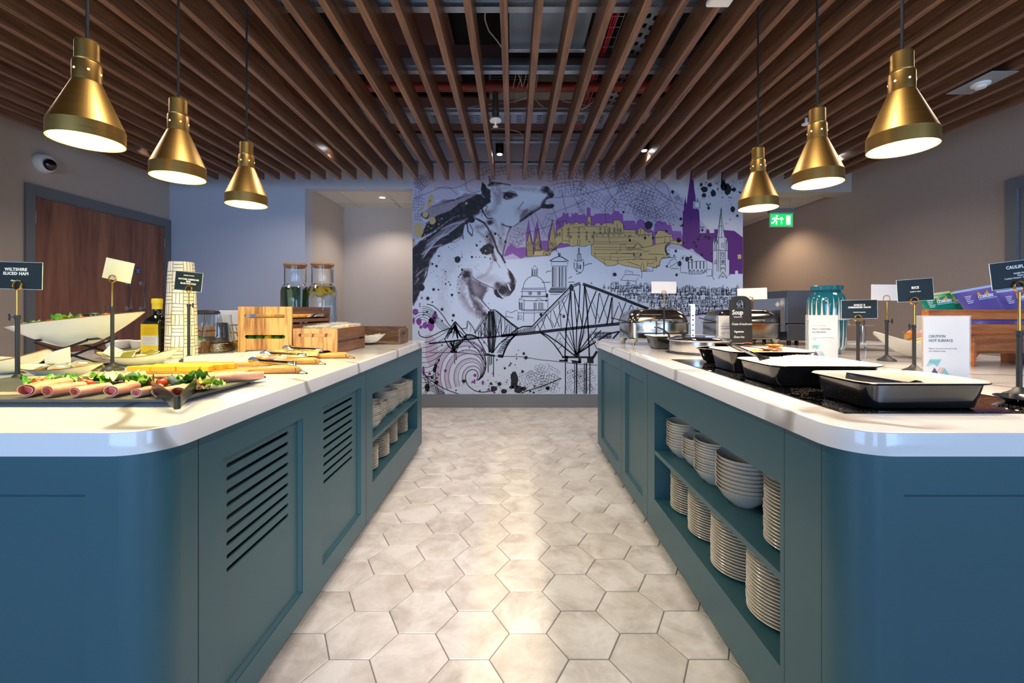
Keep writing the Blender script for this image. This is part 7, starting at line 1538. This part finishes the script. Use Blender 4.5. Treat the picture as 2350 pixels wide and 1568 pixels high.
m = MB(); m.cyl((0, 0, -.225), (0, 0, -.262), .008, 10); m.lathe([(0, -.268), (.020, -.268), (.020, -.264), (0, -.262)], 14); m.ob('sprinkler_head', m_white, t_)
# cable tray with red cables
t_ = thing('cable_basket', 'wire basket tray carrying red cables above the slats', 'cable tray', (.62, 3.0, 2.948), rot=(0, 0, R(-1)))
m = MB()
for x in (-.06, -.02, .02, .06): m.cyl((x, -1.2, 0), (x, 1.2, 0), .0025, 6)
for k in range(25): y = -1.2+.1*k; m.tube([(-.062, y, .05), (-.062, y, 0), (.062, y, 0), (.062, y, .05)], .0025, 5)
m.ob('wire_basket', m_galv, t_)
m_redc = simple('red_cable', 'd8202c', .4)
for k in range(5):
    m = MB(); m.tube([(-.035+.014*k+.008*sin(q*1.3+k), -1.2+.24*q, .010+.005*(k % 2)) for q in range(11)], .006, 6); o = m.ob('red_cable', m_redc, t_)
t_ = thing('cable_tray', 'perforated galvanised cable tray running away to the right of the red cables', 'cable tray', (.90, 3.0, 2.948))
hol = [rrect(-.09+.045*i, -.065+.045*i, -1.15+.09*j+(.02 if i % 2 else 0), -1.105+.09*j+(.02 if i % 2 else 0), .01, 3) for i in range(5) for j in range(25)]
plate('tray', [(-.12, -1.2), (.12, -1.2), (.12, 1.2), (-.12, 1.2)], hol, .003, m_galv, t_)
m = MB(); m.box(-.122, -.119, -1.2, 1.2, 0, .05); m.box(.119, .122, -1.2, 1.2, 0, .05); m.ob('tray_edge', m_galv, t_, smooth=False)
t_ = thing('cable_tray', 'perforated galvanised cable tray crossing in front of the mural', 'cable tray', (.2, 3.78, 2.86))
hol = [rrect(-1.7+.09*j, -1.655+.09*j, -.06+.04*i, -.045+.04*i, .006, 3) for i in range(4) for j in range(38)]
plate('tray', [(-1.75, -.1), (1.75, -.1), (1.75, .1), (-1.75, .1)], hol, .003, m_galv, t_)
m = MB(); m.box(-1.75, 1.75, -.102, -.099, 0, .05); m.ob('tray_edge', m_galv, t_, smooth=False)
t_ = thing('fan_coil_unit', 'pale grey ceiling unit with louvres above the slats near the mural', 'ceiling unit', (.22, 3.52, 2.97))
m = MB(); m.bbox(-.42, .42, .0, .16, 0, .2, .006); m.ob('casing', simple('pale_grey_metal', 'a8a8a4', .5), t_, smooth=False)
for k in range(7): m = MB(); m.box(-.4, -.1, -.002, .0, .03+.022*k, .04+.022*k); m.ob('louvre', m_black, t_, smooth=False)
m_wc = simple('white_cable', 'cfcac0', .5)
rc = random.Random(9)
for k, (pts, lab) in enumerate((([(-.12, 2.30, 3.0), (-.15, 2.45, 2.9), (-.14, 2.62, 2.86), (-.06, 2.80, 2.85)], 'hanging beside the duct'), ([(-.9, 3.6, 2.86), (-.5, 3.62, 2.83), (-.1, 3.5, 2.86), (.2, 3.4, 2.9)], 'looping left of the sprinkler drop'), ([(.15, 3.45, 2.9), (.28, 3.5, 2.80), (.5, 3.5, 2.80), (.75, 3.4, 2.88)], 'sagging below the red pipe'),
      ([(.3, 3.44, 2.95), (.42, 3.46, 2.84), (.7, 3.5, 2.84), (1.1, 3.5, 2.84)], 'drooping towards the red cables'), ([(-.2, 4.0, 2.86), (.05, 4.0, 2.83), (.1, 4.05, 2.80), (-.05, 4.1, 2.80)], 'curling near the black spotlight'), ([(-1.15, 3.75, 2.86), (-1.0, 3.85, 2.82), (-.98, 4.0, 2.80)], 'dropping at the left of the void'),
      ([(1.5, 3.5, 2.9), (1.3, 3.6, 2.82), (1.1, 3.7, 2.84), (.9, 3.6, 2.9)], 'twisting to the right of the red cables'), ([(.0, 3.1, 2.92), (.08, 3.3, 2.9), (.02, 3.5, 2.86)], 'short, behind the sprinkler pipe'))):
    m = MB(); P_ = []
    for i in range(len(pts)-1):
        for q in range(6):
            u = q/6; s_ = u*u*(3-2*u); P_.append(tuple(pts[i][c]*(1-u)+pts[i+1][c]*u+.02*sin(3*(i+u)+k+c) for c in range(3)))
    P_.append(pts[-1]); m.tube(P_, .0045, 6); tag(m.ob('white_cable', m_wc), 'white cable above the slats, %s' % lab, 'cable', 'loose white cables in the void')
for k in range(6):
    m = MB(); x = .02+.035*k; m.tube([(x, 3.18, 2.98), (x+.01*sin(k), 3.22, 2.92), (x-.02, 3.27, 2.86)], .0035, 6); tag(m.ob('white_cable', m_wc), 'short white cable tail beside the sprinkler pipe, %s' % ('leftmost' if k == 0 else ORD[k]+' from left'), 'cable', 'white cable tails')
# spotlights between the slats
m_spface = emis('spot_face', (.92, .96, 1, 1), 25)
for (x, y, lab) in ((-.13, 4.22, 'in front of the mural horses'), (-1.66, 4.05, 'over the gap left of the mural'), (1.26, 4.12, 'right of the cable basket'), (-3.45, 4.0, 'near the wooden door'), (3.15, 4.2, 'near the right hand wall')):
    t_ = thing('ceiling_spotlight', 'black cylindrical spotlight between slats, %s' % lab, 'light', (x, y, 2.70), group='black spotlights above the slats')
    m = MB(); m.lathe([(0, .0), (.030, .004), (.038, 0), (.040, .002), (.040, .12), (.036, .124), (0, .124)], 24); m.ob('housing', m_black, t_)
    m = MB(); m.lathe([(0, -.002), (.024, -.002), (.024, .002), (0, .002)], 16); m.ob('lamp_face', m_spface, t_)
    spot((x, y, 2.685), 34 if x < -3 else (16 if x > 3 else 9), (1, .95, .9), 110, .5, .02)
# access point, detector plate, rose, camera
t_ = thing('wifi_box', 'white square box on the slats at the top right of the opening', 'wifi box', (XX(1662, 1.95), 1.95, SZ-.026), rot=(0, 0, R(0)))
m = MB(); m.bbox(-.055, .055, -.07, .07, 0, .026, .006); m.ob('casing', m_white, t_, smooth=False)
t_ = thing('detector_plate', 'grey plate with white round detector under the right slats', 'detector', (2.975, 2.73, SZ-.004))
m = MB(); m.bbox(-.083, .083, -.137, .137, -.002, .0035, .001); m.ob('plate', simple('mid_grey_plate', '8d9096', .5), t_, smooth=False)
m = MB(); m.lathe([(0, -.034), (.026, -.032), (.034, -.018), (.046, -.014), (.048, -.003), (0, -.003)], 24); m.ob('detector', m_white, t_)
t_ = thing('ceiling_rose', 'small white disc hanging beside the middle right pendant lamp', 'sprinkler', (XX(1850, 3.3), 3.3, SZ-.02))
m = MB(); m.lathe([(0, 0), (.03, .0), (.032, .006), (.01, .012), (.01, .05), (0, .05)], 20); m.ob('disc', m_white, t_)
t_ = thing('security_camera', 'white dome security camera with dark bubble on the left wall', 'camera', (-4.135, 3.77, 2.46), rot=(0, R(90), 0))
m = MB(); m.lathe([(0, 0), (.082, 0), (.084, .01), (.078, .045), (.066, .062), (0, .064)], 32); m.ob('housing', m_white, t_)
m = MB(); m.sph((.012, 0, .058), .052, 24, 14); m.ob('dark_dome', simple('smoked_dome', '0a0b10', .05, coat=1), t_)
# exit sign
t_ = thing('exit_sign', 'green illuminated running man exit sign hanging in the corridor', 'exit sign', (3.50, 5.60, 2.345))
m_green = emis('exit_green', lin('12a848'), 1.6); m_exw = emis('exit_white', (.9, 1, .93, 1), 2.6)
m = MB(); m.bbox(-.155, .155, -.006, .006, -.092, .092, .002); m.ob('acrylic_blade', simple('sign_rim', 'bfe8d0', .2), t_, smooth=False)
m = MB(); m.box(-.142, .142, -.0075, -.0062, -.078, .078); m.ob('green_panel', m_green, t_, smooth=False)
m = MB(); V_ = lambda pts, w: None
def gl(m, pts, w):
    pts = [Vector((x, 0, z)) for x, z in pts]
    for a, b_ in zip(pts[:-1], pts[1:]):
        d = (b_-a).normalized(); n = Vector((-d.z, 0, d.x))*w/2; m.prism([((a+n).x, (a+n).z), ((b_+n).x, (b_+n).z), ((b_-n).x, (b_-n).z), ((a-n).x, (a-n).z)], .0078, .0085, Matrix.Rotation(pi/2, 4, 'X'))
gl(m, [(-.075, .030), (-.085, -.005)], .026); gl(m, [(-.083, -.005), (-.062, -.022), (-.068, -.055)], .013); gl(m, [(-.088, -.008), (-.105, -.035), (-.130, -.036)], .013); gl(m, [(-.072, .030), (-.050, .012), (-.035, .022)], .010); gl(m, [(-.078, .032), (-.108, .028), (-.118, .008)], .010)
m.lathe([(0, 0), (.013, 0), (.013, .0008), (0, .0008)], 14, (0, 0, 0), Matrix.Translation((-.060, -.0080, .052)) @ Matrix.Rotation(pi/2, 4, 'X')); m.ob('running_figure', m_exw, t_, smooth=False)
m = MB(); gl(m, [(0, -.05), (0, .03)], .010); gl(m, [(-.024, .010), (0, .036), (.024, .010)], .010); m.ob('arrow', m_exw, t_, smooth=False)
m = MB(); gl(m, [(.088, -.056), (.088, .056)], .052); m.ob('door_symbol', m_exw, t_, smooth=False)
m = MB(); m.bbox(-.16, .16, -.035, .035, .092, .150, .004); m.ob('light_housing', simple('silver_housing', '9aa4ac', .35, .6), t_, smooth=False)
m = MB()
for x in (-.12, .12): m.cyl((x, 0, .15), (x, 0, .295), .003, 8)
m.ob('hanging_wire', m_galv, t_)
